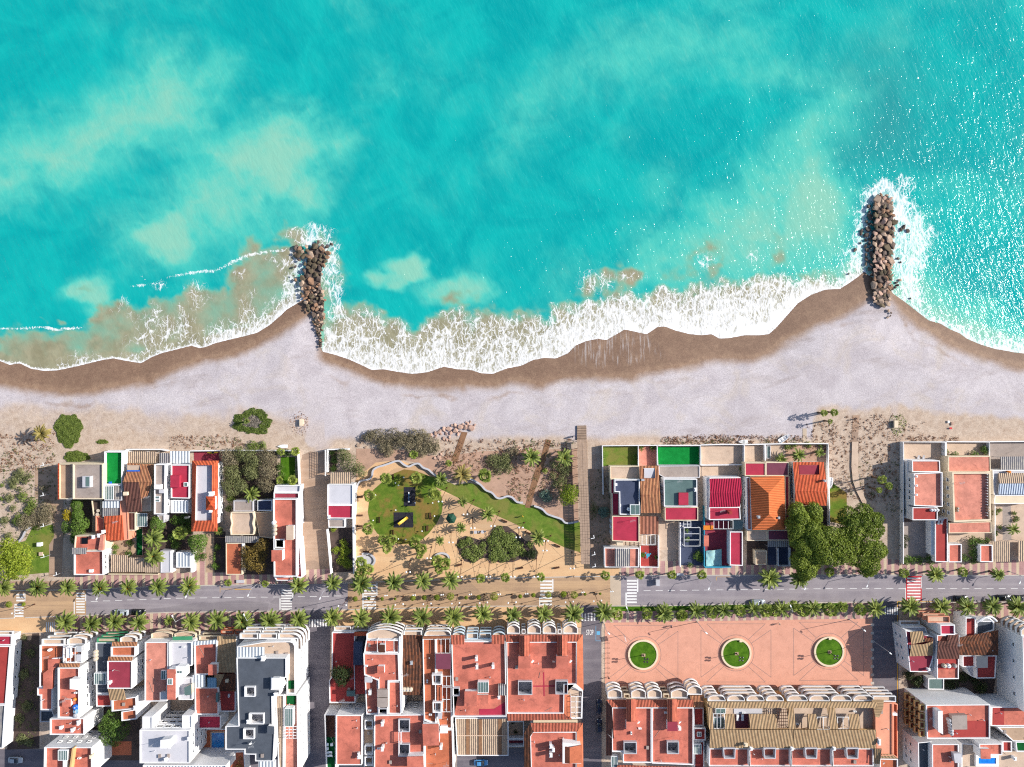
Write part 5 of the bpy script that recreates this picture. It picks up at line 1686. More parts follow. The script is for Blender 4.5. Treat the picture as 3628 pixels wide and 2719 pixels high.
h.block([(954,1112),(1030,1112),(1028,1200),(956,1200)],11.6,'white','grey_concrete',2.2,z0=9.0,wn='light_well',rn='well_floor')
h.pergola(1036,894,1108,976,11.0,9.2,2,1)
h.pergola(1036,986,1110,1194,11.0,9.2,2,2)
h.pergola(988,580,1100,700,11.0,9.2,3,1)
h.hat('hatch',[(1000,1200),(1034,1200),(1034,1252),(1000,1252)],11.4,9,'grey_white')
h.box('shaft_cover',990,970,1030,1110,10.4,9,'terracotta_tile')
h.balconies(872,1112,574,10.4,(2.6,5.2,7.8),1,'round',1.6)
h.tile('tile_coping',[(878,556,10.6),(1106,556,10.6),(1100,578,10.9),(874,580,10.9)],[(0,1,2,3)],'tile_old_x')
h=hb('wide terracotta roof with three white chimneys, a skylight and pale blue front balconies','B3',(1340,900),'flats','apartment_block')
h.block([(1112,600),(1566,600),(1576,1232),(1130,1236)],10.6,'white','terracotta',.75,wells=((1122,985,1182,1055),))
h.tile('gable_roof',[(1110,548,10.6),(1222,548,10.6),(1222,626,11.4),(1112,626,11.4)],[(0,1,2,3)],'tile_red')
h.tile('gable_roof',[(1452,548,10.6),(1562,548,10.6),(1560,622,11.4),(1452,622,11.4)],[(0,1,2,3)],'tile_red')
for x,y in ((1322,752),(1326,820),(1462,816)):
 h.chimney(x,y,12.4,9.8,.6,.95)
h.skylight(1334,940,1426,1032,11.6,9.8,n=4)
h.hat('hatch_room',[(1222,1022),(1326,1022),(1326,1146),(1222,1146)],12.2,9.8,'white',capm='terracotta')
h.hat('hatch_room',[(1326,1052),(1424,1052),(1422,1140),(1326,1140)],11.4,9.8,'white',capm='terracotta')
h.box('shaft_cover',1506,972,1572,1054,11.6,9.8,'awning_grey')
h.prism('painted_patch',[(1346,1168),(1472,1166),(1560,1110),(1570,1222),(1346,1226)],9.87,9.8,'maroon')
h.chimney(1512,1075,11.2,9.8,.6,.8)
h.balconies(1112,1225,600,10.6,(2.6,5.2,7.8),1,'arc',1.5,rail='blue_white')
h.balconies(1230,1450,600,10.6,(2.6,5.2,7.8),2,'rect',1.7,rail='blue_white')
h.balconies(1455,1566,600,10.6,(2.6,5.2,7.8),1,'arc',1.5,rail='blue_white')
h=hb('low court roofed with tan slats and dark brown stripes, above a blue parked car','B3',(1370,1400),'roof','covered_court')
h.block([(1144,1244),(1590,1240),(1592,1562),(1160,1562)],4.2,'white','awning_tan',.25)
for x in (1236,1342,1506):
 h.box('roof_strip',x,1250,x+28,1552,4.05,3.9,'wood')
h.box('roof_rib',1150,1388,1586,1396,4.1,3.95,'beige_floor')
h=hb('house with a plain terracotta roof beside a green turf terrace with white sun loungers','B3',(240,1430))
h.block([(144,1220),(362,1220),(360,1640),(144,1640)],9.2,'white','terracotta',.25)
h.windows('N',(2.0,5.0),2)
h.block([(46,1214),(142,1214),(142,1700),(60,1700)],7.0,'white','artificial_turf_dark',.8,wn='terrace_wall',rn='turf_terrace')
h.windows('W',(2.0,4.6),5)
h.box('deck',62,1222,136,1404,6.35,6.2,'wood_dark')
h.block([(366,1250),(460,1250),(458,1720),(380,1720)],7.0,'white','tan_concrete',.4,wn='court_wall',rn='court_floor')
for y in (1264,1476,1570):
 h.block([(384,y),(452,y),(452,y+76),(384,y+76)],8.4,'white','grey_concrete',2.2,z0=6.6,wn='light_well',rn='well_floor')
h.chimney(335,1580,10.4,9,.9,.6)
h.chimney(332,1555,10.2,9,.5,.9)
h=hb('wide terracotta-roofed building with two square light shafts and two white chimneys','B3',(670,1440),'flats','apartment_block')
h.block([(464,1222),(884,1214),(886,1720),(462,1720)],9.8,'white','terracotta',.5,wells=((668,1250,764,1356),(668,1456,764,1562)),wellm='grey_white')
h.windows('N',(2.0,5.0),3)
h.chimney(530,1298,11.6,9.3,.6,1.1)
h.chimney(530,1508,11.6,9.3,.6,1.1)
h.pergola(670,1364,694,1460,11,9.3,2,1)
h.hat('stair_hood',[(738,1570),(878,1566),(880,1660),(742,1660)],12.6,9.3,'white',capm='terracotta')
h=hb('salmon-tiled roof terrace with a raised terracotta stair house and a single chimney','B3',(1000,1480))
h.block([(886,1350),(1122,1340),(1130,1720),(892,1720)],8.6,'white','terracotta_tile',.6)
h.hat('stair_house',[(868,1296),(1006,1296),(1010,1474),(876,1478)],11.8,8,'white',capm='terracotta')
h.hat('hatch',[(1018,1312),(1082,1312),(1082,1372),(1018,1372)],10.2,8,'white')
h.chimney(1024,1496,10.4,8,.6,1.0)
h.antenna(1075,1612,8,2.4)
h=hb('terracotta building with two tiled ridge gables, a painted red cross and two square shafts','B4',(450,900),'flats','apartment_block')
h.block([(152,604),(744,604),(744,962),(640,966),(636,1208),(158,1208)],10.2,'white','terracotta',.7,wells=((250,930,370,1045),(564,926,668,1040)))
h.tile('tile_eave',[(142,545,9.4),(792,543,9.4),(744,602,10.3),(150,606,10.3)],[(0,1,2,3)],'tile_red')
h.tile('tile_eave',[(794,543,9.4),(800,1012,9.4),(742,960,10.3),(746,602,10.3)],[(0,1,2,3)],'terracotta_tile')
h.tile('tile_eave',[(158,1210,10.3),(640,1208,10.3),(700,1256,9.4),(160,1268,9.4)],[(0,1,2,3)],'tile_red')
h.tile('tile_eave',[(640,1036,10.2),(692,1060,9.4),(700,1254,9.4),(638,1208,10.2)],[(0,1,2,3)],'terracotta_tile')
h.gable('gable_roof',258,552,348,726,11.0,12.2,'tile_red','Y')
h.gable('gable_roof',576,550,666,722,11.0,12.2,'tile_red','Y')
for x in (258,576):
 h.prism('gable_wall',rect(x+6,560,x+84,722),11.1,9.3,'terracotta_pale')
 h.hat('stair_hood',[(x-5,726),(x+97,726),(x+97,828),(x-5,828)],12.0,9.4,'white',capm='terracotta')
 h.dish(x+112,752,9.5,.5)
h.prism('painted_cross',[(460,860),(470,860),(474,1060),(464,1060)],9.53,9.4,'maroon')
h.prism('painted_cross',[(380,972),(558,970),(558,980),(380,982)],9.56,9.4,'maroon')
h.block([(642,970),(796,1016),(790,1248),(700,1252),(644,1204)],8.2,'white','beige_floor',.6,wn='terrace_wall',rn='side_terrace')
h.pergola(694,1066,782,1242,10.6,7.6,2,4)
h.antenna(560,745,9.5)
h.balconies(150,272,545,9.6,(2.6,5.2,7.8),1,'arc',1.6,bulge=1.0)
h.balconies(322,450,545,9.6,(2.6,5.2,7.8),1,'arc',1.6,bulge=1.0)
h.balconies(452,578,545,9.6,(2.6,5.2,7.8),1,'arc',1.6,bulge=1.0)
h.balconies(626,760,545,9.6,(2.6,5.2,7.8),1,'arc',1.6,bulge=1.0)
h.balconies(274,320,545,9.6,(2.6,5.2,7.8),1,'rect',1.2)
h.balconies(580,624,545,9.6,(2.6,5.2,7.8),1,'rect',1.2)
h=hb('terracotta corner building with tile-edged roof and a row of three chimney stacks','B4',(560,1500),'flats','apartment_block')
h.block([(370,1360),(742,1360),(742,1760),(362,1760),(352,1400)],9.6,'white','terracotta',.55)
h.tile('tile_eave',[(352,1288,8.8),(792,1286,8.8),(742,1358,9.7),(380,1362,9.7)],[(0,1,2,3)],'tile_red')
h.tile('tile_eave',[(350,1290,8.8),(378,1362,9.7),(352,1400,9.7),(298,1376,8.8)],[(0,1,2,3)],'tile_burnt')
h.tile('tile_eave',[(298,1378,8.8),(352,1402,9.7),(362,1760,9.7),(304,1760,8.8)],[(0,1,2,3)],'tile_burnt')
h.tile('tile_eave',[(794,1288,8.8),(800,1760,8.8),(744,1760,9.7),(744,1360,9.7)],[(0,1,2,3)],'terracotta_tile')
for x,y in ((526,1486),(546,1516),(526,1560)):
 h.chimney(x,y,11.6,9.0,.7,1.0)
h.hat('stair_house',[(624,1450),(780,1468),(780,1626),(624,1626)],12.0,9,'white',capm='white')
h.tile('stair_roof',[(622,1480,11.6),(684,1492,12.8),(684,1626,12.8),(622,1622,11.6),(788,1470,12.3),(788,1622,12.3)],[(0,1,2,3),(1,4,5,2)],'terracotta_tile')
h.prism('front_ledge',rect(378,1262,750,1284),7.5,6.5,'cream')
h=hb('small walled court with planting right of the tan slatted roof','B4',(230,1420),'court','walled_court')
h.block([(166,1272),(300,1272),(300,1420),(166,1420)],2.4,'white','tan_concrete',1.9)
h.block([(166,1424),(300,1424),(300,1484),(166,1484)],2.4,'white','wine',1.9,wn='wall',rn='court_floor')
h=hb('pair of terracotta roofs with ridge gables facing the plaza, left of the tan building','B4',(1400,1400),'flats','apartment_block')
h.block([(1040,1156),(1372,1156),(1372,1622),(1132,1622),(1132,1530),(1040,1530)],10.6,'white','terracotta',.7,wells=((1136,1440,1246,1540),))
h.block([(1376,1156),(1724,1156),(1724,1640),(1376,1626)],10.6,'white','terracotta',.7,wells=((1500,1436,1600,1540),))
h.tile('tile_eave',[(992,1092,9.6),(1722,1092,9.6),(1722,1152,10.8),(1040,1154,10.8)],[(0,1,2,3)],'tile_red')
h.tile('tile_eave',[(988,1094,9.6),(1040,1156,10.8),(1056,1420,10.8),(990,1366,9.6)],[(0,1,2,3)],'tile_brown')
h.tile('tile_eave',[(990,1368,9.6),(1038,1420,10.7),(1038,1560,10.7),(990,1560,9.6)],[(0,1,2,3)],'tile_brown')
for x in (1160,1505):
 h.gable('gable_roof',x,1088,x+80,1274,11.6,12.8,'tile_red','Y')
 h.prism('gable_wall',rect(x+6,1096,x+74,1270),11.7,9.8,'cream')
 h.hat('stair_hood',[(x,1276),(x+86,1276),(x+86,1354),(x,1354)],12.2,9.8,'white',capm='terracotta' if x<1300 else 'wine')
 h.dish(x+96,1262,9.9,.5)
h.antenna(1545,1400,9.9,3)
h.chimney(1610,1335,11.6,9.9,.6,.9)
h.balconies(1000,1136,1092,9.8,(2.6,5.2,7.8),1,'arc',1.8,bulge=.8)
h.balconies(1200,1335,1092,9.8,(2.6,5.2,7.8),1,'arc',1.8,bulge=.8)
h.balconies(1337,1470,1092,9.8,(2.6,5.2,7.8),1,'arc',1.8,bulge=.8)
h.balconies(1535,1690,1092,9.8,(2.6,5.2,7.8),1,'arc',1.8,bulge=.8)
h.balconies(1138,1198,1092,9.8,(2.6,5.2,7.8),1,'rect',1.2,rail='cream')
h.balconies(1472,1533,1092,9.8,(2.6,5.2,7.8),1,'rect',1.2,rail='cream')
h.tile('tile_eave',[(1090,1640,10.3),(1730,1660,10.3),(1730,1720,9.4),(1060,1700,9.4)],[(0,1,2,3)],'tile_red')
h.skylight(1034,1566,1088,1660,9.6,8,n=4)
h=hb('low strip of small red courts between the terracotta pair and the tan building','B5',(355,1350),'building','row_house')
h.block([(304,1160),(388,1160),(388,1312),(304,1312)],7.6,'grey_white','brick_red',.6)
h.block([(306,1330),(404,1330),(404,1432),(306,1432)],8.6,'white','brick_red',.4,wn='rear_wall',rn='rear_roof')
h.block([(308,1440),(392,1440),(392,1700),(308,1700)],7.4,'white','brick_red',.5,wn='rear_wall',rn='rear_roof')
h.tile('tile_eave',[(270,1058,9.0),(384,1056,9.0),(386,1150,9.8),(302,1152,9.8)],[(0,1,2,3)],'tile_old')
h.skylight(304,1466,368,1548,8.6,7,n=5)
h.skylight(332,1364,368,1400,8.7,8.2,n=2)
h.balconies(250,384,1056,9.2,(2.6,5.2,7.8),1,'arc',1.6,bulge=1.0)
h=hb('long tan building facing the plaza, with olive-tan tile slopes and sunken roof terraces','B5',(1130,1400),'flats','apartment_block')
x1=1834
h.block([(416,1120),(x1,1120),(x1,1345),(440,1345)],9.8,'yellow_wall','beige_floor',.5,wn='front_wall',rn='roof_terrace')
h.tile('tile_eave',[(412,1112,11.6),(x1+10,1112,11.6),(x1+10,1160,12.4),(456,1160,12.4)],[(0,1,2,3)],'tile_tan')
h.tile('tile_slope',[(440,1344,12.4),(1140,1344,12.4),(1132,1498,11.0),(438,1496,11.0)],[(0,1,2,3)],'tile_tan')
h.tile('tile_slope',[(1144,1344,12.4),(x1+4,1344,12.4),(x1+4,1500,11.0),(1136,1498,11.0)],[(0,1,2,3)],'tile_tan')
h.block([(436,1500),(x1-20,1500),(x1-20,1650),(432,1650)],10.4,'white','terracotta',.5,wn='rear_wall',rn='rear_roof')
h.tile('rear_eave',[(432,1655,10.4),(x1-20,1655,10.4),(x1-20,1720,9.4),(432,1720,9.4)],[(0,1,2,3)],'tile_red')
for x in (556,896,1244,1590):
 h.block([(x-6,1496),(x+100,1496),(x+96,1586),(x+2,1586)],11.8,'grey_white','grey_concrete',4.0,z0=9.0,wn='light_well',rn='well_floor')
for x in (768,1118,1466):
 h.block([(x,1500),(x+12,1500),(x+12,1650),(x,1650)],11.6,'white','white',.1,z0=9,wn='party_wall',rn='wall_cap')
for q in ([(420,1162),(458,1162),(474,1340),(436,1340)],[(562,1212),(644,1212),(654,1338),(566,1338)],[(764,1212),(1000,1212),(1006,1336),(780,1336)],[(1084,1162),(1142,1162),(1166,1336),(1104,1340)],[(1256,1212),(1336,1212),(1352,1336),(1270,1338)],[(1424,1162),(1490,1162),(1518,1336),(1450,1336)],[(1604,1212),(1690,1212),(1706,1336),(1616,1336)]):
 h.tile('tile_band',[(q[0][0],q[0][1],11.2),(q[1][0],q[1][1],11.2),(q[2][0],q[2][1],12.4),(q[3][0],q[3][1],12.4)],[(0,1,2,3)],'tile_tan')
h.pergola(468,1210,562,1336,11.6,9.4,3,1)
h.pergola(1340,1238,1446,1340,11.6,9.4,2,1)
h.pergola(1510,1238,1606,1336,11.6,9.4,2,1)
h.pergola(1004,1172,1096,1330,11.6,9.4,5,6,'wood_dark')
h.skylight(488,1164,572,1208,10.6,9.4,n=2)
h.skylight(472,1240,560,1330,10.4,9.4,n=3)
h.box('turf_patch',640,1166,880,1208,9.45,9.3,'light_roof')
h.box('terrace_floor',656,1214,764,1330,9.5,9.3,'purple_roof')
for x in (664,704):
 h.box('sunbed',x,1218,x+20,1268,9.95,9.5,'paint_white')
h.chimney(745,1474,12.8,11,.8,.9,'cream')
for x in (788,1132,1486):
 h.chimney(x,1506,12.2,9.8,.6,.8)
h.balconies(420,1076,1112,11.2,(9.6,),4,'round',1.6)
h.balconies(1090,x1,1112,11.2,(9.6,),4,'round',1.6)
for z in (2.6,5.0,7.3):
 h.balconies(410,545,1112,11.2,(z,),1,'round',1.6,rh=.9)
 h.balconies(565,880,1112,11.2,(z,),1,'round',1.6,rh=.9)
 h.balconies(900,1050,1112,11.2,(z,),1,'round',1.6,rh=.9)
 h.balconies(1095,1240,1112,11.2,(z,),1,'round',1.6,rh=.9)
 h.balconies(1260,1580,1112,11.2,(z,),1,'round',1.6,rh=.9)
 h.balconies(1600,x1,1112,11.2,(z,),1,'round',1.6,rh=.9)
h.windows('W',(2.0,5.0),2)
h=hb('salmon end block of the plaza row with a curved tile patch and a tiled edge','B6',(500,1350),'flats','apartment_block')
h.block([(412,1120),(556,1118),(556,1560),(412,1560)],11.0,'salmon_wall','salmon_wall',.3)
h.tile('tile_patch',[(380,1092,11.4),(482,1092,11.4),(478,1160,11.8),(464,1190,12),(444,1240,12.2),(412,1236,12.2)],[(0,1,2,3,4,5)],'tile_tan_x')
h.block([(560,1118),(600,1128),(602,1584),(560,1556)],9.6,'salmon_wall','terracotta_tile',.6,wn='side_wall',rn='side_terrace')
h.prism('side_ledge',[(544,1204),(596,1206),(596,1226),(544,1222)],10.6,9,'white')
h.tile('tile_eave',[(464,1548,11.0),(556,1548,11.0),(600,1586,10.0),(462,1580,10.4)],[(0,1,2,3)],'tile_tan')
h.tile('tile_patch',[(402,1502,11.0),(464,1502,11.8),(448,1632,11.8),(404,1628,11.0)],[(0,1,2,3)],'tile_tan')
h.block([(450,1586),(602,1590),(602,1720),(450,1720)],9.0,'white','terracotta_tile',.6,wn='rear_wall',rn='rear_terrace')
h.chimney(450,1450,12.4,10.7,.5,1.6,'white')
h.dish(465,1605,10.5)
for z in (2.6,5.0,7.3,9.6):
 h.balconies(390,596,1112,10.8,(z,),1,'rect',1.6,rh=.9)
h=hb('narrow white house with stepped mustard tile roofs and a round sign on its flank','B6',(760,700))
h.block([(664,506),(900,560),(898,740),(860,858),(702,856)],8.2,'white','wine',.2)
h.windows('W',(2.0,4.6),3)
h.tile('roof',[(704,520,8.4),(808,516,8.6),(830,602,9.6),(716,624,9.4)],[(0,1,2,3)],'tile_tan')
h.tile('roof',[(716,628,9.4),(812,626,9.4),(896,600,9.6),(896,720,8.6),(702,726,8.4)],[(0,1,2,3,4)],'tile_tan')
h.tile('roof',[(830,572,9.4),(898,572,9.4),(898,600,9.9),(830,602,9.9)],[(0,1,2,3)],'tile_burnt')
h.block([(636,480),(830,480),(860,556),(664,502)],5.5,'white','light_roof',.6,wn='front_wall',rn='front_terrace')
h.balconies(640,820,480,5.5,(2.8,),1,'rect',1.2)
h.chimney(865,840,9.4,7.6,.6,.6)
h.block([(800,722),(898,722),(890,850),(780,856)],7.6,'white','slate_dark',.4,wn='rear_wall',rn='rear_terrace')
b=MB(h.org)
q=W('B6',668,545,6.6)
nrm=Vector((-1,.25,0)).normalized()
b.tube(q,q+nrm*.12,.62,n=20,mi=0)
b.tube(q+nrm*.121,q+nrm*.14,.50,n=20,mi=1)
b.tube(q+nrm*.141,q+nrm*.16,.30,n=20,mi=0)
b.build('sign',['paint_white','red_plastic'],h.root)
h=hb('house with a crimson front roof terrace, pinkish tile slopes and three rooftop tanks','B6',(1020,700))
h.block([(930,548),(1116,548),(1112,916),(930,918)],9.4,'white','terracotta',.4)
h.windows('W',(2.0,4.8,7.2),3)
h.block([(958,462),(1080,460),(1082,546),(960,546)],11.0,'white','maroon',.6,wn='front_wall',rn='front_terrace')
h.tile('roof',[(938,598,10.0),(1016,596,10.0),(1020,544,9.6),(1112,542,9.6),(1114,644,10.6),(938,644,10.6)],[(0,1,2,3,4,5)],'tile_brown')
h.tile('roof',[(938,646,10.6),(1116,646,10.6),(1116,748,9.6),(932,748,9.6)],[(0,1,2,3)],'tile_brown')
h.prism('painted_patch',rect(934,752,1110,834),9.1,9.0,'brick_red')
h.balconies(880,1078,462,11.0,(2.8,5.4,8.0),1,'rect',1.8,rail='salmon_wall')
h.antenna(1085,610,10,2.4)
h.block([(856,912),(988,908),(988,1006),(856,1004)],3.0,'white','glass_green',.2,wn='shed_wall',rn='shed_roof')
h=hb('house with twin dark tile slopes in deep shade and a big white arched front beam','B6',(1290,680))
h.block([(1124,574),(1440,574),(1440,716),(1124,716)],7.6,'white','brick_red',.1)
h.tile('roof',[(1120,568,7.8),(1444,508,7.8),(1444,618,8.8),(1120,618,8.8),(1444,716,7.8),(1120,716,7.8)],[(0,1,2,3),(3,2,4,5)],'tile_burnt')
h.block([(1170,400),(1256,400),(1256,568),(1170,568)],6.6,'white','brick_red',.5,wn='front_wall',rn='front_terrace')
h.block([(1262,430),(1410,430),(1410,506),(1262,560)],5.6,'white','slate',.4,wn='front_wall',rn='front_terrace')
h.block([(1144,720),(1246,720),(1246,816),(1146,816)],6.8,'white','brick_red',.3,wn='rear_wall',rn='rear_roof')
h.block([(1262,720),(1430,720),(1420,910),(1262,912)],5.6,'white','brick_red',.3,wn='rear_wall',rn='rear_roof')
h.hat('roof_house',[(1264,726),(1356,726),(1356,822),(1264,824)],8.2,5.2,'white',capm='slate')
h.block([(1170,816),(1246,820),(1246,908),(1212,890)],4.0,'white','light_roof',.3,wn='court_wall',rn='court_floor')
for i,(bx,sh_)in enumerate(((1262,0),(1290,9))):
 b=MB(h.org)
 a_,c_=h.w((bx,440-sh_),7.6),h.w((bx+140,440-sh_),7.6)
 prev=None
 for k in range(13):
  u=k/12
  p=a_.lerp(c_,u)+Vector((0,1.5*math.sin(math.pi*u),.4*math.sin(math.pi*u)))
  if prev is not None:
   b.tube(prev,p,.3,n=6)
  prev=p
 b.build('arch_beam','white',h.root)
h=hb('tall white block with scalloped front balconies and a bare shaded flank at the right edge','B6',(1650,800),'flats','apartment_block')
h.block([(1648,560),(2000,560),(2000,1192),(1660,1192)],12.6,'white','brick_red',.8)
h.windows('W',(8.4,),4)
h.balconies(1648,1960,560,12.6,(2.4,4.6,6.8,9.0,11.2),2,'arc',1.6,bulge=1.4,gap=.05)
h=hb('terracotta-roofed flats with yellow street balconies and a white rooftop tower of solar tanks','B6',(1100,1270),'flats','apartment_block')
h.block([(838,1134),(1376,1130),(1376,1416),(846,1420)],12.6,'white','terracotta',.6)
h.windows('W',(2.2,5.0),4)
h.hat('roof_tower',[(938,1188),(976,1184),(980,1382),(940,1360)],15.2,12,'white')
h.prism('shaft_cover',[(1054,1224),(1182,1220),(1184,1340),(1056,1342)],13.6,12,'grey_concrete')
h.prism('painted_patch',[(1184,1270),(1366,1266),(1366,1412),(1060,1412),(1056,1346),(1184,1342)],12.12,12,'brick_red')
a_,c_=W('B6',838,1134,12.6),W('B6',846,1420,12.6)
for z in (2.8,5.6,8.4,11.0):
 for i in range(4):
  ya=a_.y+(c_.y-a_.y)*i/4-.3
  yb=a_.y+(c_.y-a_.y)*(i+1)/4+.3
  xe=a_.x+.02
  out=[(xe,ya),(xe-1.5,ya),(xe-1.5,yb),(xe,yb)]
  b=MB(h.org)
  b.prism(out,z-.18,z,1,True,True)
  o_=b.build('balcony',['yellow_wall','terracotta'],h.root)
  rb=MB(h.org)
  rb.ring(ccw(out),inset(out,.2),z-.25,z+.9,z+.003)
  rb.build('parapet','yellow_wall',o_)
h.antenna(855,1225,12,2)
h=hb('terracotta roof with a crimson rectangle and a beige roof below, at the right edge','B6',(1520,1290))
h.block([(1388,1150),(1960,1150),(1960,1312),(1384,1312)],9.8,'white','terracotta',.3)
h.prism('painted_patch',rect(1402,1156,1492,1306),9.57,9.4,'brick_red')
h.block([(1438,1320),(1960,1316),(1960,1440),(1570,1440)],9.0,'white','tan_concrete',.3,wn='rear_wall',rn='rear_roof')
h.block([(1590,1444),(1960,1444),(1960,1530),(1600,1530)],8.4,'white','artificial_turf_dark',.6,wn='terrace_wall',rn='turf_terrace')
h=hb('terracotta roof with a white-walled side terrace, below the roof with the solar tanks','B6',(1000,1550))
h.block([(888,1464),(1112,1464),(1112,1720),(890,1720)],10.6,'white','terracotta',.5)
h.block([(770,1450),(884,1440),(886,1720),(774,1720)],9.2,'white','slate',1.0,wn='terrace_wall',rn='side_terrace')
h.windows('W',(2.2,5.0),3)
h.hat('stair_hood',[(1068,1542),(1136,1542),(1136,1622),(1080,1622)],11.8,10,'grey_white')
h=hb('house with a bright blue rooftop pool beside a small terracotta roof house','B6',(1380,1560))
h.block([(1136,1456),(1960,1534),(1960,1760),(1136,1760)],7.4,'white','beige_floor',.6)
h.block([(1284,1462),(1478,1460),(1478,1556),(1286,1558)],9.8,'white','terracotta',.4,wn='upper_wall',rn='upper_roof')
h.hat('stair_hood',[(1296,1506),(1380,1506),(1380,1588),(1300,1588)],11.2,7,'white',capm='terracotta')
b=MB(h.org)
o=ccw([h.w(p,7.6)[:2]for p in rect(1256,1556,1448,1652)])
b.ring(o,inset(o,.8),6.8,7.6,7.0)
b.build('pool_rim','white',h.root)
b=MB(h.org)
b.prism(inset(o,.78),6.9,7.45)
b.build('pool_water','pool_water_bright',h.root)
h.block([(1480,1440),(1560,1440),(1560,1530),(1482,1530)],8.2,'white','brick_red',.5,wn='terrace_wall',rn='side_terrace')
h.chimney(1590,1590,8.6,6.8)
h.antenna(1535,1652,7)
yard('B1',[(140,540),(330,530),(330,1500),(60,1510),(100,1000)],'soil_dark',.02,'vacant_lot')
yard('B1',[(150,536),(270,536),(262,590),(150,590)],'tan_concrete',.028)
yard('B1',[(700,1150),(1180,1150),(1180,1600),(820,1600)],'soil_dark',.02,'garden_soil')
yard('B1',rect(912,1440,1105,1556),'terracotta_tile',.03)
yard('B6',[(660,860),(1430,860),(1400,1040),(700,1030)],'soil_dark',.02,'garden_soil')
yard('B3',[(60,1200),(1160,1200),(1160,1800),(60,1800)],'grey_concrete',.012)
yard('B6',[(630,380),(1430,380),(1430,500),(630,500)],'beige_floor',.022)
clutter()
leaf('palm_leaf',(70,94,38),(156,166,82),.12)
leaf('palm_leaf_old',(112,106,56),(176,158,92),.2)
leaf('fan_leaf',(84,112,34),(176,186,92),.25)
leaf('pine_leaf',(66,90,26),(148,162,62),.2,.35)
leaf('tree_leaf',(52,82,32),(120,148,62),.25)
leaf('lime_leaf',(92,118,26),(160,172,56),.25)
leaf('tamarisk_leaf',(92,84,64),(158,146,116),.2)
leaf('olive_leaf',(78,88,52),(142,144,94),.2)
leaf('dark_leaf',(30,44,24),(72,84,42),.2)
leaf('autumn_leaf',(88,74,38),(150,126,62),.25)
leaf('yellow_leaf',(130,120,26),(206,182,50),.3)
leaf('mat_leaf',(74,96,38),(134,148,70),.2)
leaf('dry_leaf',(128,92,70),(176,136,108),.15)
leaf('bed_leaf',(96,116,48),(158,170,92),.25)
leaf('dead_leaf',(120,112,100),(168,158,146),.1)
leaf('agave_leaf',(84,110,96),(140,160,140),.15)
plain('dates',(214,150,60),.15)
def rng(seed):
 return np.random.RandomState(seed)
def mesh_np(name,V,F,m,smooth=False):
 me=bpy.data.meshes.new(name)
 V=np.asarray(V,np.float32)
 F=np.asarray(F,np.int32)
 k=F.shape[1]
 me.vertices.add(len(V))
 me.vertices.foreach_set('co',V.ravel())
 me.loops.add(F.size)
 me.loops.foreach_set('vertex_index',F.ravel())
 me.polygons.add(len(F))
 me.polygons.foreach_set('loop_start',np.arange(0,F.size,k,dtype=np.int32))
 me.materials.append(MATS[m])
 me.update(calc_edges=True)
 return me
def mobj(name,me,parent):
 o=bpy.data.objects.new(name,me)
 COL.objects.link(o)
 o.parent=parent
 return o
def frond_crown(seed,nf=44,L=2.75,droop=1.0,m='palm_leaf',lo=-28,hi=82,wid=.44):
 r=rng(seed)
 V,F=[],[]
 for i in range(nf):
  az=2.39996*i+r.uniform(-.2,.2)
  t=i/(nf-1)
  el=math.radians(hi+(lo-hi)*t**.85+r.uniform(-6,6))
  ln=L*(.62+.38*math.sin(math.pi*min(1,.15+t*.9)))*r.uniform(.88,1.1)
  ca,sa=math.cos(az),math.sin(az)
  p=np.array([0,0,0.0])
  d_el=el
  n=15
  pts=[p.copy()]
  side=r.uniform(-.012,.012)
  for k in range(n):
   az2=az+side*k*2
   d=np.array([math.cos(d_el)*math.cos(az2),math.cos(d_el)*math.sin(az2),math.sin(d_el)])
   p=p+d*ln/n
   pts.append(p.copy())
   d_el-=math.radians(5.4*droop)*(.5+k/n)
  for k in range(1,n+1):
   a=pts[k]
   d=pts[k]-pts[k-1]
   d/=np.linalg.norm(d)
   s=np.cross(d,[0,0,1.0])
   s/=max(1e-6,np.linalg.norm(s))
   u=np.cross(s,d)
   q=k/n
   w=wid*(math.sin(math.pi*min(1,.12+.80*q))**.7)
   for sg in (-1,1):
    for h_ in (0,.5):
     a2=pts[k-1]+(pts[k]-pts[k-1])*h_
     tip=a2+(s*sg*.80+d*.62+u*.24)*w
     b=len(V)
     V+=[a2-d*.09,a2+d*.09,tip]
     F.append([b,b+1,b+2])
  b=len(V)
  for k in range(n+1):
   rr=.035*(1-.8*k/n)
   V+=[pts[k]+np.array([-sa,ca,0])*rr,pts[k]-np.array([-sa,ca,0])*rr]
  for k in range(n):
   F+=[[b+2*k,b+2*k+1,b+2*k+3],[b+2*k,b+2*k+3,b+2*k+2]]
 return mesh_np('crown',V,F,m)
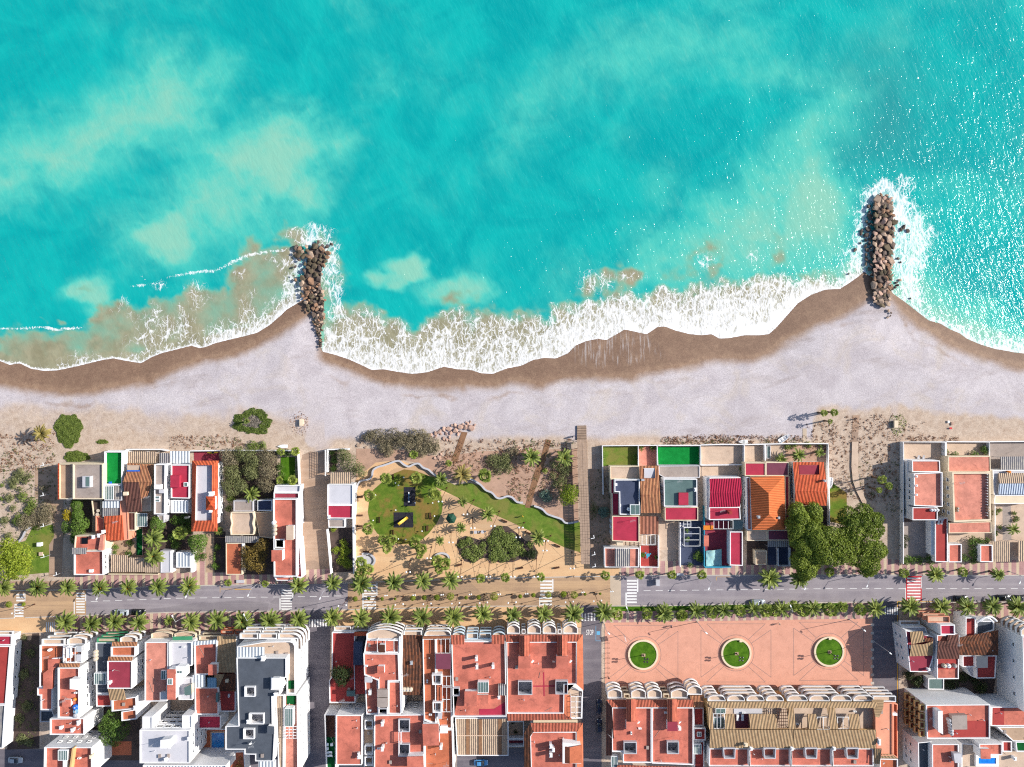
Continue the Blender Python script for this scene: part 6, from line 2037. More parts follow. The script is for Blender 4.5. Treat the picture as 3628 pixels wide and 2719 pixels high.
def fan_crown(seed,nf=24,m='fan_leaf',pet=.84,fr=.56):
 r=rng(seed)
 V,F=[],[]
 for i in range(nf):
  az=2.39996*i+r.uniform(-.25,.25)
  t=i/(nf-1)
  el=math.radians(78-108*t+r.uniform(-8,8))
  d=np.array([math.cos(el)*math.cos(az),math.cos(el)*math.sin(az),math.sin(el)])
  s=np.array([-math.sin(az),math.cos(az),0])
  u=np.cross(d,s)*-1
  c=d*pet*r.uniform(.8,1.15)
  b=len(V)
  V+=[c*.0+s*.03,c*.0-s*.03,c]
  F.append([b,b+1,b+2])
  nb=13
  R_=fr*r.uniform(.85,1.15)
  for k in range(nb):
   a=math.radians(-125+250*k/(nb-1))
   dr=d*math.cos(a)+s*math.sin(a)
   pe=np.cross(u,dr)
   ll=R_*(.78+.22*math.cos(a))
   tip=c+dr*ll-np.array([0,0,.22*ll])+u*(.05 if k%2 else -.02)
   mid=c+dr*ll*.62+u*.03
   b=len(V)
   V+=[c,mid+pe*.075,tip,mid-pe*.075]
   F+=[[b,b+1,b+2],[b,b+2,b+3]]
 return mesh_np('crown',V,F,m)
def trunk_mesh(h,r0,r1,name='trunk',m='trunk_bark',ringed=True):
 b=MB()
 prof=[]
 n=max(3,int(h/.35))
 for k in range(n+1):
  z=h*k/n
  rr=r0+(r1-r0)*k/n
  prof.append((rr*(1.12 if (k%2==0 and ringed)else 1.0),z))
 prof[0]=(r0*1.35,0)
 b.lathe((0,0,0),prof,9)
 o=b.build(name,m)
 me=o.data
 bpy.data.objects.remove(o)
 return me
def cloud(lobes,n,size,seed,m,flat=.0,name='crown',inner=.72):
 """leaf-sized quads spread through a set of lobes (x, y, z, rx, ry, rz)"""
 r=rng(seed)
 lobes=np.array(lobes,float)
 w=lobes[:,3]*lobes[:,4]
 idx=r.choice(len(lobes),n,p=w/w.sum())
 d=r.normal(size=(n,3))
 d[:,2]=np.where(d[:,2]<-.55,-d[:,2],d[:,2])
 d/=np.linalg.norm(d,axis=1)[:,None]
 kn=r.normal(size=(26,3))
 kn/=np.linalg.norm(kn,axis=1)[:,None]
 near=(d@kn.T).max(1)
 rad=(inner+(1.06-inner)*np.clip((near-.72)/.26,0,1))*r.uniform(.82,1.06,n)
 P=lobes[idx,:3]+d*lobes[idx,3:6]*rad[:,None]
 nrm=d*.9+r.normal(size=(n,3))*.5
 nrm[:,2]+=flat
 nrm/=np.linalg.norm(nrm,axis=1)[:,None]
 a=np.cross(nrm,r.normal(size=(n,3)))
 a/=np.linalg.norm(a,axis=1)[:,None]
 b=np.cross(nrm,a)
 s=size*r.uniform(.55,1.3,n)[:,None]
 V=np.stack([P-a*s,P-b*s*.45,P+a*s,P+b*s*.45],1).reshape(-1,3)
 F=np.arange(4*n).reshape(-1,4)
 return mesh_np(name,V,F,m)
def limbs(h,r0,lobes,seed,m='trunk_bark'):
 b=MB()
 r=rng(seed)
 fork=Vector((r.uniform(-.2,.2),r.uniform(-.2,.2),h*.45))
 b.tube((0,0,-.05),fork,r0,r0*.75,8)
 for l in lobes:
  tip=Vector((l[0],l[1],l[2]-l[5]*.2))
  mid=fork.lerp(tip,.5)+Vector((0,0,.15*h))
  b.tube(fork,mid,r0*.6,r0*.35,6)
  b.tube(mid,tip,r0*.35,r0*.12,6)
 o=b.build('trunk',m)
 me=o.data
 bpy.data.objects.remove(o)
 return me
def shrub_stems(h,r,seed):
 b=MB()
 q=rng(seed)
 for k in range(5):
  a=q.uniform(0,6.28)
  b.tube((0,0,-.02),(math.cos(a)*r*.5,math.sin(a)*r*.5,h*.6),.035,.015,5)
 o=b.build('stem','trunk_bark')
 me=o.data
 bpy.data.objects.remove(o)
 return me
ORD=['first','second','third','fourth','fifth','sixth','seventh','eighth','ninth','tenth','eleventh','twelfth','thirteenth','fourteenth','fifteenth','sixteenth','seventeenth','eighteenth','nineteenth','twentieth','twenty-first','twenty-second','twenty-third','twenty-fourth','twenty-fifth','twenty-sixth','twenty-seventh','twenty-eighth','twenty-ninth','thirtieth']
def nth(i,n,noun,where):
 if n==1:
  return '%s %s'%(noun,where)
 if i==0:
  return 'leftmost %s %s'%(noun,where)
 if i==n-1:
  return 'rightmost %s %s'%(noun,where)
 return '%s %s from the left %s'%(ORD[i],noun,where)
DATE=[frond_crown(s,nf,2.75,dr)for s,nf,dr in ((1,38,1.0),(2,33,1.2),(3,42,.9))]
DATEY=[frond_crown(s,30,2.75,.9)for s in (4,5)]
DATEOLD=frond_crown(6,34,2.75,1.2,'palm_leaf_old')
FAN=[fan_crown(s)for s in (7,8,9)]
TRUNKS={}
def tkey(h,r0,r1):
 k=(round(h*2)/2,r0,r1)
 if k not in TRUNKS:
  TRUNKS[k]=trunk_mesh(*k)
 return TRUNKS[k],k[0]
DATES=[]
b=MB()
for k in range(7):
 a=k*.9
 p1=Vector((math.cos(a)*.45,math.sin(a)*.45,.75))
 b.tube((0,0,.3),p1,.03,.02,5)
 b.lathe(p1-Vector((0,0,.22)),[(.02,-.1),(.13,.05),(.12,.2),(.03,.3)],7)
o=b.build('fruit_stalk','dates')
DATES_ME=o.data
bpy.data.objects.remove(o)
RP=random.Random(5)
def date_palm(fr,x,y,rpx,h,label,group,young=False,old=False,fruit=None):
 me,hh=tkey(h,.30,.22)
 p=W(fr,x,y,hh+.5)
 root=empty('date_palm',(p.x,p.y,0),label,'palm tree',group,RP.uniform(0,6.28))
 mobj('trunk',me,root)
 c=mobj('crown',DATEOLD if old else (RP.choice(DATEY)if young else RP.choice(DATE)),root)
 k=rpx/FR[fr][2]*S/2.45
 c.location=(0,0,hh)
 c.scale=(k,k,k*RP.uniform(.9,1.1))
 if fruit or (fruit is None and not young and RP.random()<.4):
  f=mobj('fruit_stalk',DATES_ME,root)
  f.location=(0,0,hh)
 return root
def fan_palm(fr,x,y,rpx,h,label,group):
 me,hh=tkey(h,.24,.15)
 p=W(fr,x,y,hh+.3)
 root=empty('fan_palm',(p.x,p.y,0),label,'palm tree',group,RP.uniform(0,6.28))
 mobj('trunk',me,root)
 c=mobj('crown',RP.choice(FAN),root)
 k=rpx/FR[fr][2]*S/1.36
 c.location=(0,0,hh)
 c.scale=(k,k,k)
 return root
def row(kind,lst,noun,where,group,h,**kw):
 lst=sorted(lst,key=lambda q:N(q[0],q[1:3])[0])
 for i,q in enumerate(lst):
  (date_palm if kind=='date' else fan_palm)(q[0],q[1],q[2],q[3],q[4]if len(q)>4 else h,nth(i,len(lst),noun,where),group,**kw)
GD='date palms lining the boulevard'
row('date',[('B1',30,150,80),('B1',315,150,82),('B1',565,150,76),('B1',835,150,80),('B1',1075,150,78),('B1',1325,145,86),('B1',1585,140,86),('B2',1085,130,84),('B2',1375,110,76),('B3',355,120,92),('B3',630,105,84),('B3',870,95,84),('B3',1105,90,88),('B5',945,70,96),('B5',1190,80,86),('B6',920,40,76),('B6',1445,40,60)],'date palm','along the seaward kerb of the boulevard',GD,4.0)
row('date',[('B1',550,440,96),('B1',770,455,84),('B1',965,435,88),('B1',1165,440,88),('B1',1600,440,90),('B2',400,425,96),('B2',615,430,98),('B2',840,430,104),('B2',1085,420,92),('B2',1370,400,84),('B3',350,410,90),('B3',600,400,96),('B3',865,400,96),('B3',1130,395,92),('B3',1375,370,86),('B4',205,380,78),('B4',465,370,82),('B4',715,370,92),('B4',975,355,92)],'date palm','along the town-side pavement',GD,4.0)
row('date',[('B1',1410,430,46,2)],'small young date palm','between big palms on the town-side pavement',GD,2.0,young=True)
row('date',[('B4',1470,370,82),('B5',60,360,80),('B5',320,345,76),('B5',560,345,76),('B5',810,330,72),('B5',1045,330,78),('B5',1305,325,76),('B6',415,325,84)],'spiky date palm','in the planted row above the plaza','date palms above the plaza',2.5,young=True)
row('date',[('B6',705,310,90),('B6',970,315,90),('B6',1190,310,90),('B6',1400,305,88),('B6',1610,310,90)],'date palm','on the pavement right of the plaza',GD,4.0)
row('fan',[('B4',1090,380,52),('B4',1335,370,52),('B4',1625,385,54),('B5',210,385,52),('B5',460,360,58),('B5',690,345,58),('B5',915,345,64),('B5',990,350,58),('B5',1155,305,50),('B5',1225,345,60),('B5',1455,340,68),('B5',1560,315,50),('B6',290,335,58)],'fan palm','in the planted row above the plaza','fan palms above the plaza',2.5)
row('fan',[('B3',1355,75,44),('B3',1565,65,44),('B4',440,60,42),('B4',985,50,44),('B4',1275,45,42),('B4',1545,45,42),('B5',375,45,44),('B5',1450,20,44),('B6',370,20,46),('B6',655,30,46),('B6',1150,20,46)],'small fan palm','along the seaward kerb of the boulevard','fan palms along the boulevard',3.0)
row('fan',[('B2',490,110,34),('B2',800,120,32)],'tiny fan palm','on the pavement before the terracotta end house','fan palms along the boulevard',1.5)
GP='fan palms in the park'
row('fan',[('A3',460,685,66),('A3',755,675,64),('A3',295,850,64),('A3',935,830,70),('A3',288,1170,64)],'fan palm','at the rim of the round lawn',GP,4.0)
row('fan',[('A3',430,1280,60),('A3',520,1285,58),('A3',470,1365,58)],'fan palm','of the trio below the round lawn',GP,3.5)
row('fan',[('A3',740,1310,62),('A3',805,1370,62),('A3',790,1435,40)],'fan palm','of the trio right of the lawn tip',GP,3.5)
row('fan',[('A3',215,1510,66),('A3',285,1570,60),('A3',200,1610,56)],'fan palm','of the trio by the white curved seat',GP,4.5)
row('fan',[('A3',960,1490,66),('A3',1030,1520,70),('A3',980,1570,50)],'fan palm','of the trio by the lower curved seat',GP,4.5)
row('fan',[('A3',730,445,50)],'fan palm','standing seaward of the wavy wall, below the grey bushes',GP,2.0)
row('fan',[('A3',1075,530,36)],'dwarf fan palm','left of the wooden beach path',GP,1.5)
row('fan',[('A3',1430,655,76)],'dense fan palm','beside the wavy wall, right of the tall date palm',GP,4.0)
row('date',[('A3',1210,640,100)],'tall pale-crowned date palm','standing against the wavy park wall','date palms in the park',4.5,old=True)
row('date',[('A3',1000,690,70)],'date palm','standing in for the tall palm shadow, upper right of the round lawn','date palms in the park',4.0)  # palm model set where the tall palm's cast shadow lies
row('date',[('A4',230,470,96),('A4',550,480,96)],'date palm','by the two wooden beach paths','date palms in the park',3.0)
row('date',[('A3',1215,910,56),('A3',1460,1030,76),('A3',1195,1165,56),('A3',990,1290,48),('A4',295,1260,84)],'young date palm','on the sandy promenade','date palms in the park',2.5,young=True)
row('date',[('A1',400,240,92)],'pale date palm','on the sand at the far left','palms on the sand',4.0,old=True)
row('date',[('A2',750,120,34)],'spindly date palm','inside the grey-centred ground cover mound','palms on the sand',3.0,young=True)
row('date',[('A1',1505,1270,108),('A1',1505,1445,104)][:1],'upper date palm','of the pair above the tan awnings','garden palms',4.0)
row('date',[('A1',1505,1445,104)],'lower date palm','of the pair above the tan awnings','garden palms',4.0)
row('date',[('A2',800,830,88)],'date palm','between the grey-green trees and the wavy-parapet house','garden palms',3.0,young=True)
row('date',[('A2',480,1195,46)],'little date palm','at the corner of the orange-framed roof','garden palms',2.0,young=True)
row('fan',[('A2',100,1215,80)],'broad fan palm','in the garden below the crimson roof','garden palms',3.0)
row('fan',[('A2',1085,420,42),('A2',1230,415,50),('A2',1075,700,42),('A2',1200,700,56)],'fan palm','around the dark narrow lawn','garden palms',3.0)
row('date',[('A5',1190,450,72),('A5',1400,430,50)],'date palm','in the front yard of the striped orange house','garden palms',3.0,young=True)
row('date',[('A5',1020,490,60)],'dark palm shape for a shrub and a shadow','right of the sunken tub','garden palms',2.0,young=True)  # one palm model stands for a shrub and the shadow beside it
row('fan',[('A5',1440,40,36),('A5',1540,35,40),('A5',1500,122,26)],'slim tall fan palm','of the trio on the beach','palms on the sand',4.5)
row('fan',[('A6',350,690,46),('A6',420,755,40),('A6',325,795,32)],'slim tall fan palm','of the trio by the curved boardwalk','palms on the sand',6.5)
row('date',[('A6',1640,1180,64)],'dark palm shape for a shrub and a shadow','in the grey corner garden at the right edge','garden palms',2.0,young=True)
def tree(name,fr,lobes,h,label,m,n=2200,size=.34,seed=0,cat='tree',group=None,rz=.8,base=None):
 """lobes: (x, y, radius, height) in survey units; h = overall height"""
 ks=S/FR[fr][2]
 ws=[]
 for l in lobes:
  z=l[3]if len(l)>3 else h*.72
  p=W(fr,l[0],l[1],z)
  r_=l[2]*ks
  ws.append((p.x,p.y,z,r_,r_,min(r_*rz,z*.8)))
 cx=sum(q[0]for q in ws)/len(ws)
 cy=sum(q[1]for q in ws)/len(ws)
 if base:
  p=W(fr,base[0],base[1],0)
  cx,cy=p.x,p.y
 loc=[(q[0]-cx,q[1]-cy)+q[2:]for q in ws]
 root=empty(name,(cx,cy,0),label,cat,group)
 mobj('trunk',limbs(h,.06+.022*h,loc,seed),root)
 mobj('crown',cloud(loc,n,size,seed,m),root)
 return root
def shrub(fr,x,y,rx,ry,h,label,m,n=420,size=.2,seed=0,name='shrub',cat='shrub',group=None,lob=4,flat=.3):
 ks=S/FR[fr][2]
 r=rng(abs(seed)+100)
 p=W(fr,x,y,h*.5)
 ax,ay=rx*ks,ry*ks
 ls=[]
 for k in range(lob):
  a=2*math.pi*k/lob+r.uniform(-.5,.5)
  q=.45 if lob>1 else 0
  ls.append((ax*q*math.cos(a),ay*q*math.sin(a),h*r.uniform(.30,.5),ax*r.uniform(.5,.66),ay*r.uniform(.5,.66),h*.5))
 root=empty(name,(p.x,p.y,0),label,cat,group)
 mobj('stem',shrub_stems(h,min(ax,ay),abs(seed)),root)
 mobj('foliage',cloud(ls,n,size,abs(seed),m,flat,'foliage'),root)
 return root
def shrubs(lst,noun,where,group,m,h=1.4,name='shrub',cat='shrub',dens=20,size=.2):
 lst=sorted(lst,key=lambda q:N(q[0],q[1:3])[0])
 for i,q in enumerate(lst):
  fr,x,y,r_=q[:4]
  ks=S/FR[fr][2]
  n=int(min(1500,max(120,dens*(r_*ks)**2*9)))
  shrub(fr,x,y,r_,q[4]if len(q)>4 else r_,q[5]if len(q)>5 else h,nth(i,len(lst),noun,where),m,n,size,17*i+int(x),name,cat,group)
GT='pines between the houses'
tree('pine_tree','A5',[(1170,1000,84,7.5),(1215,1085,92,8),(1180,1180,96,8),(1130,1110,70,7)],9,'dark green pine hard against the striped orange roof, upper left of its cluster','pine_leaf',7800,.30,1,group=GT)
tree('pine_tree','A5',[(1330,1000,84,7.5),(1345,1060,70,7)],8.5,'small rounded pine just below the striped orange house','pine_leaf',3000,.30,2,group=GT)
tree('pine_tree','A5',[(1330,1190,110,8.5),(1385,1270,118,9),(1250,1330,104,8),(1300,1400,90,7.5),(1160,1280,80,7)],10,'broad pine in the middle left of the dark pine cluster','pine_leaf',9750,.30,3,group=GT)
tree('pine_tree','A5',[(1210,1480,100,6.5),(1270,1560,100,6),(1330,1480,84,6),(1245,1615,66,5.5)],8,'pine overhanging the striped pavement, lowest left of the cluster','pine_leaf',7200,.30,4,group=GT)
tree('pine_tree','A5',[(1470,1240,110,8.5),(1545,1330,116,8.5),(1440,1400,116,8.5),(1530,1440,100,7.5),(1590,1230,90,8),(1620,1400,110,8),(1640,1300,100,8)],10,'broad pine at the very centre of the dark pine cluster','pine_leaf',9750,.30,5,group=GT)
tree('pine_tree','A6',[(10,1050,92,8),(160,1010,84,8),(90,1110,100,8.5),(205,1110,104,8.5),(290,1085,72,7.5),(285,1190,78,7.5)],10,'wide pine beside the curved boardwalk, uppermost right of the cluster','pine_leaf',9750,.30,6,group=GT)
tree('pine_tree','A6',[(60,1210,120,8),(180,1270,110,8),(50,1330,110,7.5),(-20,1250,100,7.5),(20,1130,100,8),(40,1440,90,7),(150,1370,100,7.5)],9.5,'rounded pine in the middle right of the dark pine cluster','pine_leaf',8400,.30,7,group=GT)
tree('pine_tree','A6',[(260,1380,110,7),(330,1390,66,6.5),(150,1455,108,6.5),(230,1530,92,6),(180,1570,70,5.5)],8.5,'pine overhanging the striped pavement, lowest right of the cluster','pine_leaf',8400,.30,8,group=GT)
tree('broadleaf_tree','A1',[(80,1400,130,6.5),(180,1450,140,6.5),(60,1530,140,6),(190,1560,110,5.5),(-60,1450,140,6.5),(110,1340,80,6),(250,1480,70,5.5)],8.5,'big bright yellow-green tree at the left photo edge beside the lawn','lime_leaf',7600,.3,9)
tree('broadleaf_tree','A4',[(590,820,84,3.4),(560,870,70,3),(630,800,60,3.2),(620,870,60,3)],5,'round yellow-green tree beside the canopied walkway','lime_leaf',2600,.22,10)
tree('broadleaf_tree','B1',[(940,1250,84,5.5),(900,1310,74,5),(995,1340,90,5),(900,1400,66,4.5),(960,1420,60,4)],7,'dark green tree filling the courtyard behind the maroon rooftop','tree_leaf',3800,.28,11)
tree('broadleaf_tree','B3',[(190,880,74,7),(150,860,50,7),(230,860,56,7),(190,930,50,6.5)],9,'dark tree rising through the dark red roof by the side street','dark_leaf',2400,.26,12)
tree('broadleaf_tree','A2',[(280,1310,84,4.2),(240,1290,60,4),(320,1280,56,4),(270,1370,60,3.6)],6,'round mid-green tree below the orange-framed roof','tree_leaf',2600,.24,13)
tree('broadleaf_tree','A2',[(840,1470,110,4),(780,1500,80,3.6),(900,1420,70,3.6),(880,1540,70,3.4),(760,1400,70,3.4)],5.5,'brownish autumn tree beside the brick-paved rear roof','autumn_leaf',3000,.24,14)
tree('broadleaf_tree','A2',[(910,1330,66,4),(870,1350,50,4)],5.0,'small brownish tree under the terracotta end house tanks','autumn_leaf',900,.24,15)
tree('broadleaf_tree','A1',[(1540,1125,66,3.6),(1580,1140,46,3.4),(1520,1090,40,3.4)],5,'leafy green tree right behind the long grey roof terrace','tree_leaf',1500,.22,16)
for i,(lb,ls)in enumerate((('at its lower end',[(740,1270,52,2.6),(765,1215,66,3)]),('with the widest crown',[(785,1120,84,3.4),(740,1130,54,3),(830,1130,44,3)]),('in its middle',[(765,1030,54,3.2),(745,1060,40,3)]),('at its upper end',[(755,940,54,3),(755,900,40,3)]))):
 tree('hedge_tree','A1',ls,4.4,'green tree of the shaded column left of the houses, %s'%lb,'tree_leaf',1500,.22,20+i,group='trees in the shaded column')
tree('hedge_tree','A1',[(665,1020,46,2.4),(665,1060,38,2.4)],3.2,'yellow-flowering shrub tree left of the shaded green trees','yellow_leaf',800,.2,26)
tree('hedge_tree','A1',[(655,1140,50,2.4),(650,1175,40,2.2)],3.4,'dark green bushy tree below the yellow-flowering one','tree_leaf',800,.2,27)
GTm='grey-green tamarisks'
lst=[(590,470,104),(705,440,92),(820,480,110),(965,470,112),(620,620,104),(800,610,92),(960,600,100),(600,760,100),(690,740,84),(940,730,92)]
nm=['at the top left corner of the walled grove','second along the top of the walled grove','third along the top of the walled grove','at the top right corner of the walled grove','on the left side of the walled grove','in the middle of the walled grove','on the right side of the walled grove','at the bottom left corner of the walled grove','second along the bottom of the walled grove','at the bottom right of the walled grove']
for i,(x,y,r_)in enumerate(lst):
 tree('tamarisk_tree','A2',[(x,y,r_*.78,3.4),(x+r_*.4,y+r_*.3,r_*.6,3.0),(x-r_*.4,y-r_*.2,r_*.6,3.0),(x-r_*.1,y+r_*.5,r_*.5,2.8)],5,'grey-green tamarisk '+nm[i],'olive_leaf' if i%3 else 'tamarisk_leaf',1700,.2,40+i,group=GTm)
lst=[(100,530,110),(200,600,80),(50,450,76)]
for i,(x,y,r_)in enumerate(lst):
 tree('tamarisk_tree','A3',[(x,y,r_*.8,2.6),(x+r_*.4,y+r_*.2,r_*.6,2.3),(x-r_*.3,y-r_*.3,r_*.6,2.3)],3.6,'olive tamarisk '+('in the middle of the three','lowest of the three','uppermost of the three')[i]+' beside the tan awning by the park','olive_leaf',1300,.2,60+i,group=GTm)
shrubs([('A3',300,265,66),('A3',400,300,112),('A3',545,290,112),('A3',470,400,80),('A3',625,300,70)],'grey tamarisk bush','of the left clump on the beach edge','grey bushes on the beach edge','tamarisk_leaf',2.2,'tamarisk_bush','bush',24,.2)
shrubs([('A3',735,280,92),('A3',810,270,74),('A3',885,340,96),('A3',800,400,76),('A3',940,390,60),('A3',695,370,56)],'grey tamarisk bush','of the right clump by the pink boulders','grey bushes on the beach edge','tamarisk_leaf',2.2,'tamarisk_bush','bush',24,.2)
shrubs([('A3',1550,530,110),('A3',1630,480,60),('A3',1640,570,70)],'dark brown bush','left of the beach-path date palm','dark bushes by the beach path','olive_leaf',2.2,'bush','bush',22,.2)
shrubs([('A4',570,600,62),('A4',530,690,58),('A4',485,740,56),('A4',440,650,40),('A4',500,570,46),('A4',440,540,40)],'brownish bush','left of the canopied walkway','dark bushes by the beach path','olive_leaf',1.8,'bush','bush',22,.18)
shrubs([('A4',40,430,70)],'grey bush','just left of the beach-path date palm','dark bushes by the beach path','tamarisk_leaf',1.6,'bush','bush',22,.18)
shrubs([('A4',370,850,66)],'blue-green agave-like bush','between the wavy wall ends','dark bushes by the beach path','agave_leaf',1.8,'bush','bush',26,.22)
shrubs([('A4',360,605,30)],'bright green tuft','beside the wooden beach path','dark bushes by the beach path','fan_leaf',.8,'bush','bush',26,.18)
shrubs([('A4',840,985,44,80)],'tall narrow brown bush','touching the canopied walkway','dark bushes by the beach path','olive_leaf',2.0,'bush','bush',26,.18)
shrubs([('A4',935,1010,60)],'spiky purple-flowered bush','left of the slate-roofed house','dark bushes by the beach path','agave_leaf',1.6,'bush','bush',20,.26)
sheet('garden_soil','A3',[(1150,1330),(1165,1270),(1240,1240),(1310,1260),(1380,1280),(1470,1260),(1500,1190),(1580,1140),(1658,1150),(1740,1210),(1830,1290),(1900,1310),(1950,1400),(1940,1460),(1850,1480),(1780,1470),(1700,1500),(1560,1500),(1480,1460),(1400,1460),(1320,1512),(1230,1490),(1180,1410)],.022,'soil_dark')
GB='shrubs of the planted beds'
shrubs([('A3',1205,1320,48),('A3',1275,1295,48),('A3',1245,1410,56),('A3',1320,1455,52),('A3',1390,1400,52),('A3',1330,1370,48),('A3',1410,1330,40)],'green shrub','in the left lobe of the park bed',GB,'bed_leaf',.7,dens=18)
shrubs([('A3',1560,1215,72),('A3',1500,1290,56),('A3',1540,1370,80),('A3',1630,1290,72),('A3',1510,1460,52),('A3',1610,1440,67),('A3',1690,1260,56),('A3',1700,1370,64)],'green shrub','in the middle mound of the park bed',GB,'bed_leaf',.95,dens=22)
shrubs([('A4',90,1330,60),('A4',60,1430,48),('A4',140,1400,48),('A4',210,1330,36)],'grey-green shrub','in the right lobe of the park bed',GB,'bed_leaf',.7,dens=18)
shrubs([('A4',235,1420,57)],'dense dark rounded shrub','at the right end of the park bed',GB,'dark_leaf',1.9,dens=30)
GR='clipped round bushes on the median'
lst=[('B1',78,290,25),('B1',198,287,14),('B2',1560,242,20),('B3',305,243,20),('B3',418,240,12),('B3',530,242,13),('B3',640,243,10),('B3',788,236,21),('B3',884,233,18),('B3',990,230,23),('B3',1104,222,31),('B3',1236,232,14),('B3',1340,230,17),('B3',1472,222,32),('B4',268,222,16),('B4',378,212,17),('B4',503,206,25),('B4',632,203,24),('B4',720,210,30),('B4',812,204,11),('B4',940,200,9)]
lst=[q for q in lst if q[:2]!=('B2',1560)]
for i,q in enumerate(sorted(lst,key=lambda q:N(q[0],q[1:3])[0])):
 ks=S/FR[q[0]][2]
 r_=q[3]*ks
 p=W(q[0],q[1],q[2],r_+.5)
 root=empty('round_bush',(p.x,p.y,0),nth(i,len(lst),'clipped round bush','along the sandy median'),'bush',GR)
 b=MB()
 b.tube((0,0,0),(0,0,.8),.06,.05,6)
 so_=b.build('stem','trunk_bark')
 sm_=so_.data
 bpy.data.objects.remove(so_)
 mobj('stem',sm_,root)
 mobj('foliage',cloud([(0,0,r_+.5,r_,r_,r_)],int(500+500*r_),.12,i,'lime_leaf',0,'foliage',.92),root)
GG='garden shrubs'
shrubs([('A1',200,640,66),('A1',130,715,64),('A1',240,700,40),('A1',285,665,36),('A1',120,760,30),('A1',195,790,30),('A1',90,870,52),('A1',130,970,36),('A1',40,1100,50),('A1',80,1250,40)],'grey-green scrub bush','on the waste ground at the left','scrub bushes on the waste ground','olive_leaf',1.5,'bush','bush')
shrubs([('A1',220,860,52),('A1',310,925,60),('A1',280,1000,56),('A1',170,1085,66),('A1',18,750,22),('A1',14,880,22)],'bright green bush','on the waste ground at the left','scrub bushes on the waste ground','mat_leaf',1.5,'bush','bush')
shrubs([('A1',450,975,86),('A1',360,1075,110),('A1',250,1110,86),('A1',440,1060,80),('A1',430,780,40)],'large greyish bush','above the small left lawn','scrub bushes on the waste ground','tamarisk_leaf',1.9,'bush','bush')
shrubs([('A1',1130,1350,32),('A1',1262,1310,40),('A1',1260,1410,34),('A1',1130,1400,26)],'climbing shrub','in the white-walled courtyard',GG,'tree_leaf',1.6)
shrubs([('A2',60,1085,56),('A2',150,1090,62),('A2',40,1260,56),('A2',65,1330,50),('A2',250,1460,52),('A2',325,1450,42),('A2',190,1180,50)],'leafy garden shrub','between the crimson and orange-framed roofs',GG,'tree_leaf',2.0)
shrubs([('A2',468,1350,34),('A2',440,1450,16,70),('A2',455,1540,42)],'trimmed shrub','in the dark yard right of the orange-framed house',GG,'tree_leaf',1.4)
shrubs([('A2',600,880,46),('A2',580,970,38),('A2',800,890,40)],'fresh green shrub','at the foot of the walled grove',GG,'mat_leaf',1.5)
shrubs([('A2',820,370,66),('A2',905,360,50)],'beach shrub','outside the wall of the grove',GG,'mat_leaf',1.2)
shrubs([('A2',1242,590,22,130),('A2',1088,560,38),('A2',1112,640,30),('A2',1150,430,44),('A2',1080,620,26,70)],'hedge plant','around the dark narrow lawn',GG,'tree_leaf',1.4)
shrubs([('A3',50,1310,44),('A3',60,1390,60),('A3',40,1480,66),('A3',90,1520,50),('A3',-50,1180,30),('A3',-30,1380,40)],'garden shrub','in the narrow garden beside the park wall',GG,'lime_leaf',1.4)
shrubs([('A3',-60,430,30),('A3',-40,500,40),('A3',-50,580,34)],'shade shrub','in the strip garden by the sandy lane',GG,'tree_leaf',1.4)
shrubs([('A4',935,470,26,60),('A4',1240,470,30)],'border shrub','on the walled green lawn',GG,'tree_leaf',1.2)
shrubs([('A4',1305,385,28),('A4',1415,380,34),('A4',1316,1425,30),('A4',1450,1450,18)],'potted plant','on the terracotta patios',GG,'tree_leaf',1.1)
shrubs([('A5',210,1440,58),('A5',95,1190,24),('A5',98,1275,28),('A5',125,1530,30)],'patio plant','in the dark pergola patio',GG,'tree_leaf',1.3)
shrubs([('A5',1078,375,40),('A5',1150,358,34),('A5',1280,352,36),('A5',1410,352,30),('A5',630,590,26,50)],'flowering shrub','inside the beach wall on the right',GG,'mat_leaf',1.0)
shrubs([('A6',575,780,44),('A6',575,1000,46),('A6',572,1265,40),('A6',558,1340,34),('A6',565,880,30)],'wall-side bush','behind the long white boundary wall',GG,'dark_leaf',2.0)
shrubs([('A6',590,1478,52),('A6',640,1480,40),('A6',705,1478,46),('A6',822,1474,56)],'leafy shrub','along the pavement of the grey court',GG,'tree_leaf',1.8)
shrubs([('A6',965,410,30),('A6',1350,400,48),('A6',1060,450,40),('A6',1250,442,40),('A6',970,540,34)],'shrub','in the front court of the big salmon house',GG,'tree_leaf',1.6)
shrubs([('A6',1240,1300,58),('A6',1310,1310,52),('A6',1250,1400,60),('A6',1290,1450,50),('A6',1160,1460,40),('A6',1240,1485,40),('A6',1370,1290,34)],'dense creeper bush','in the rear court of the big salmon house',GG,'tree_leaf',2.2)
shrubs([('A6',1455,1005,40),('A6',1500,990,24),('A6',1460,1215,28),('A6',1660,1080,36),('A6',1500,1160,20),('A6',1640,1020,26)],'low round bush','in the paved corner garden',GG,'mat_leaf',.9)
shrubs([('B6',690,880,50),('B6',765,935,50),('B6',1050,960,66),('B6',1150,900,50),('B6',1300,985,56),('B6',1240,930,40)],'shaded bush','in the dim courts right of the plaza',GG,'dark_leaf',2.2)
shrubs([('B4',232,1358,22),('B4',205,1280,16)],'dark plant','in the small walled court',GG,'dark_leaf',.9)
shrubs([('B2',610,1560,26),('B2',590,1635,40)],'court shrub','below the grey-roofed flats',GG,'autumn_leaf',5.6)
shrubs([('B1',200,565,30),('B1',180,1420,50),('B1',240,1450,40),('B1',250,700,40),('B1',200,880,46),('B1',230,1150,50),('B1',160,1250,46)],'rank weed clump','on the dark vacant lot','weeds on the vacant lot','olive_leaf',.9,'weed_clump','weeds')
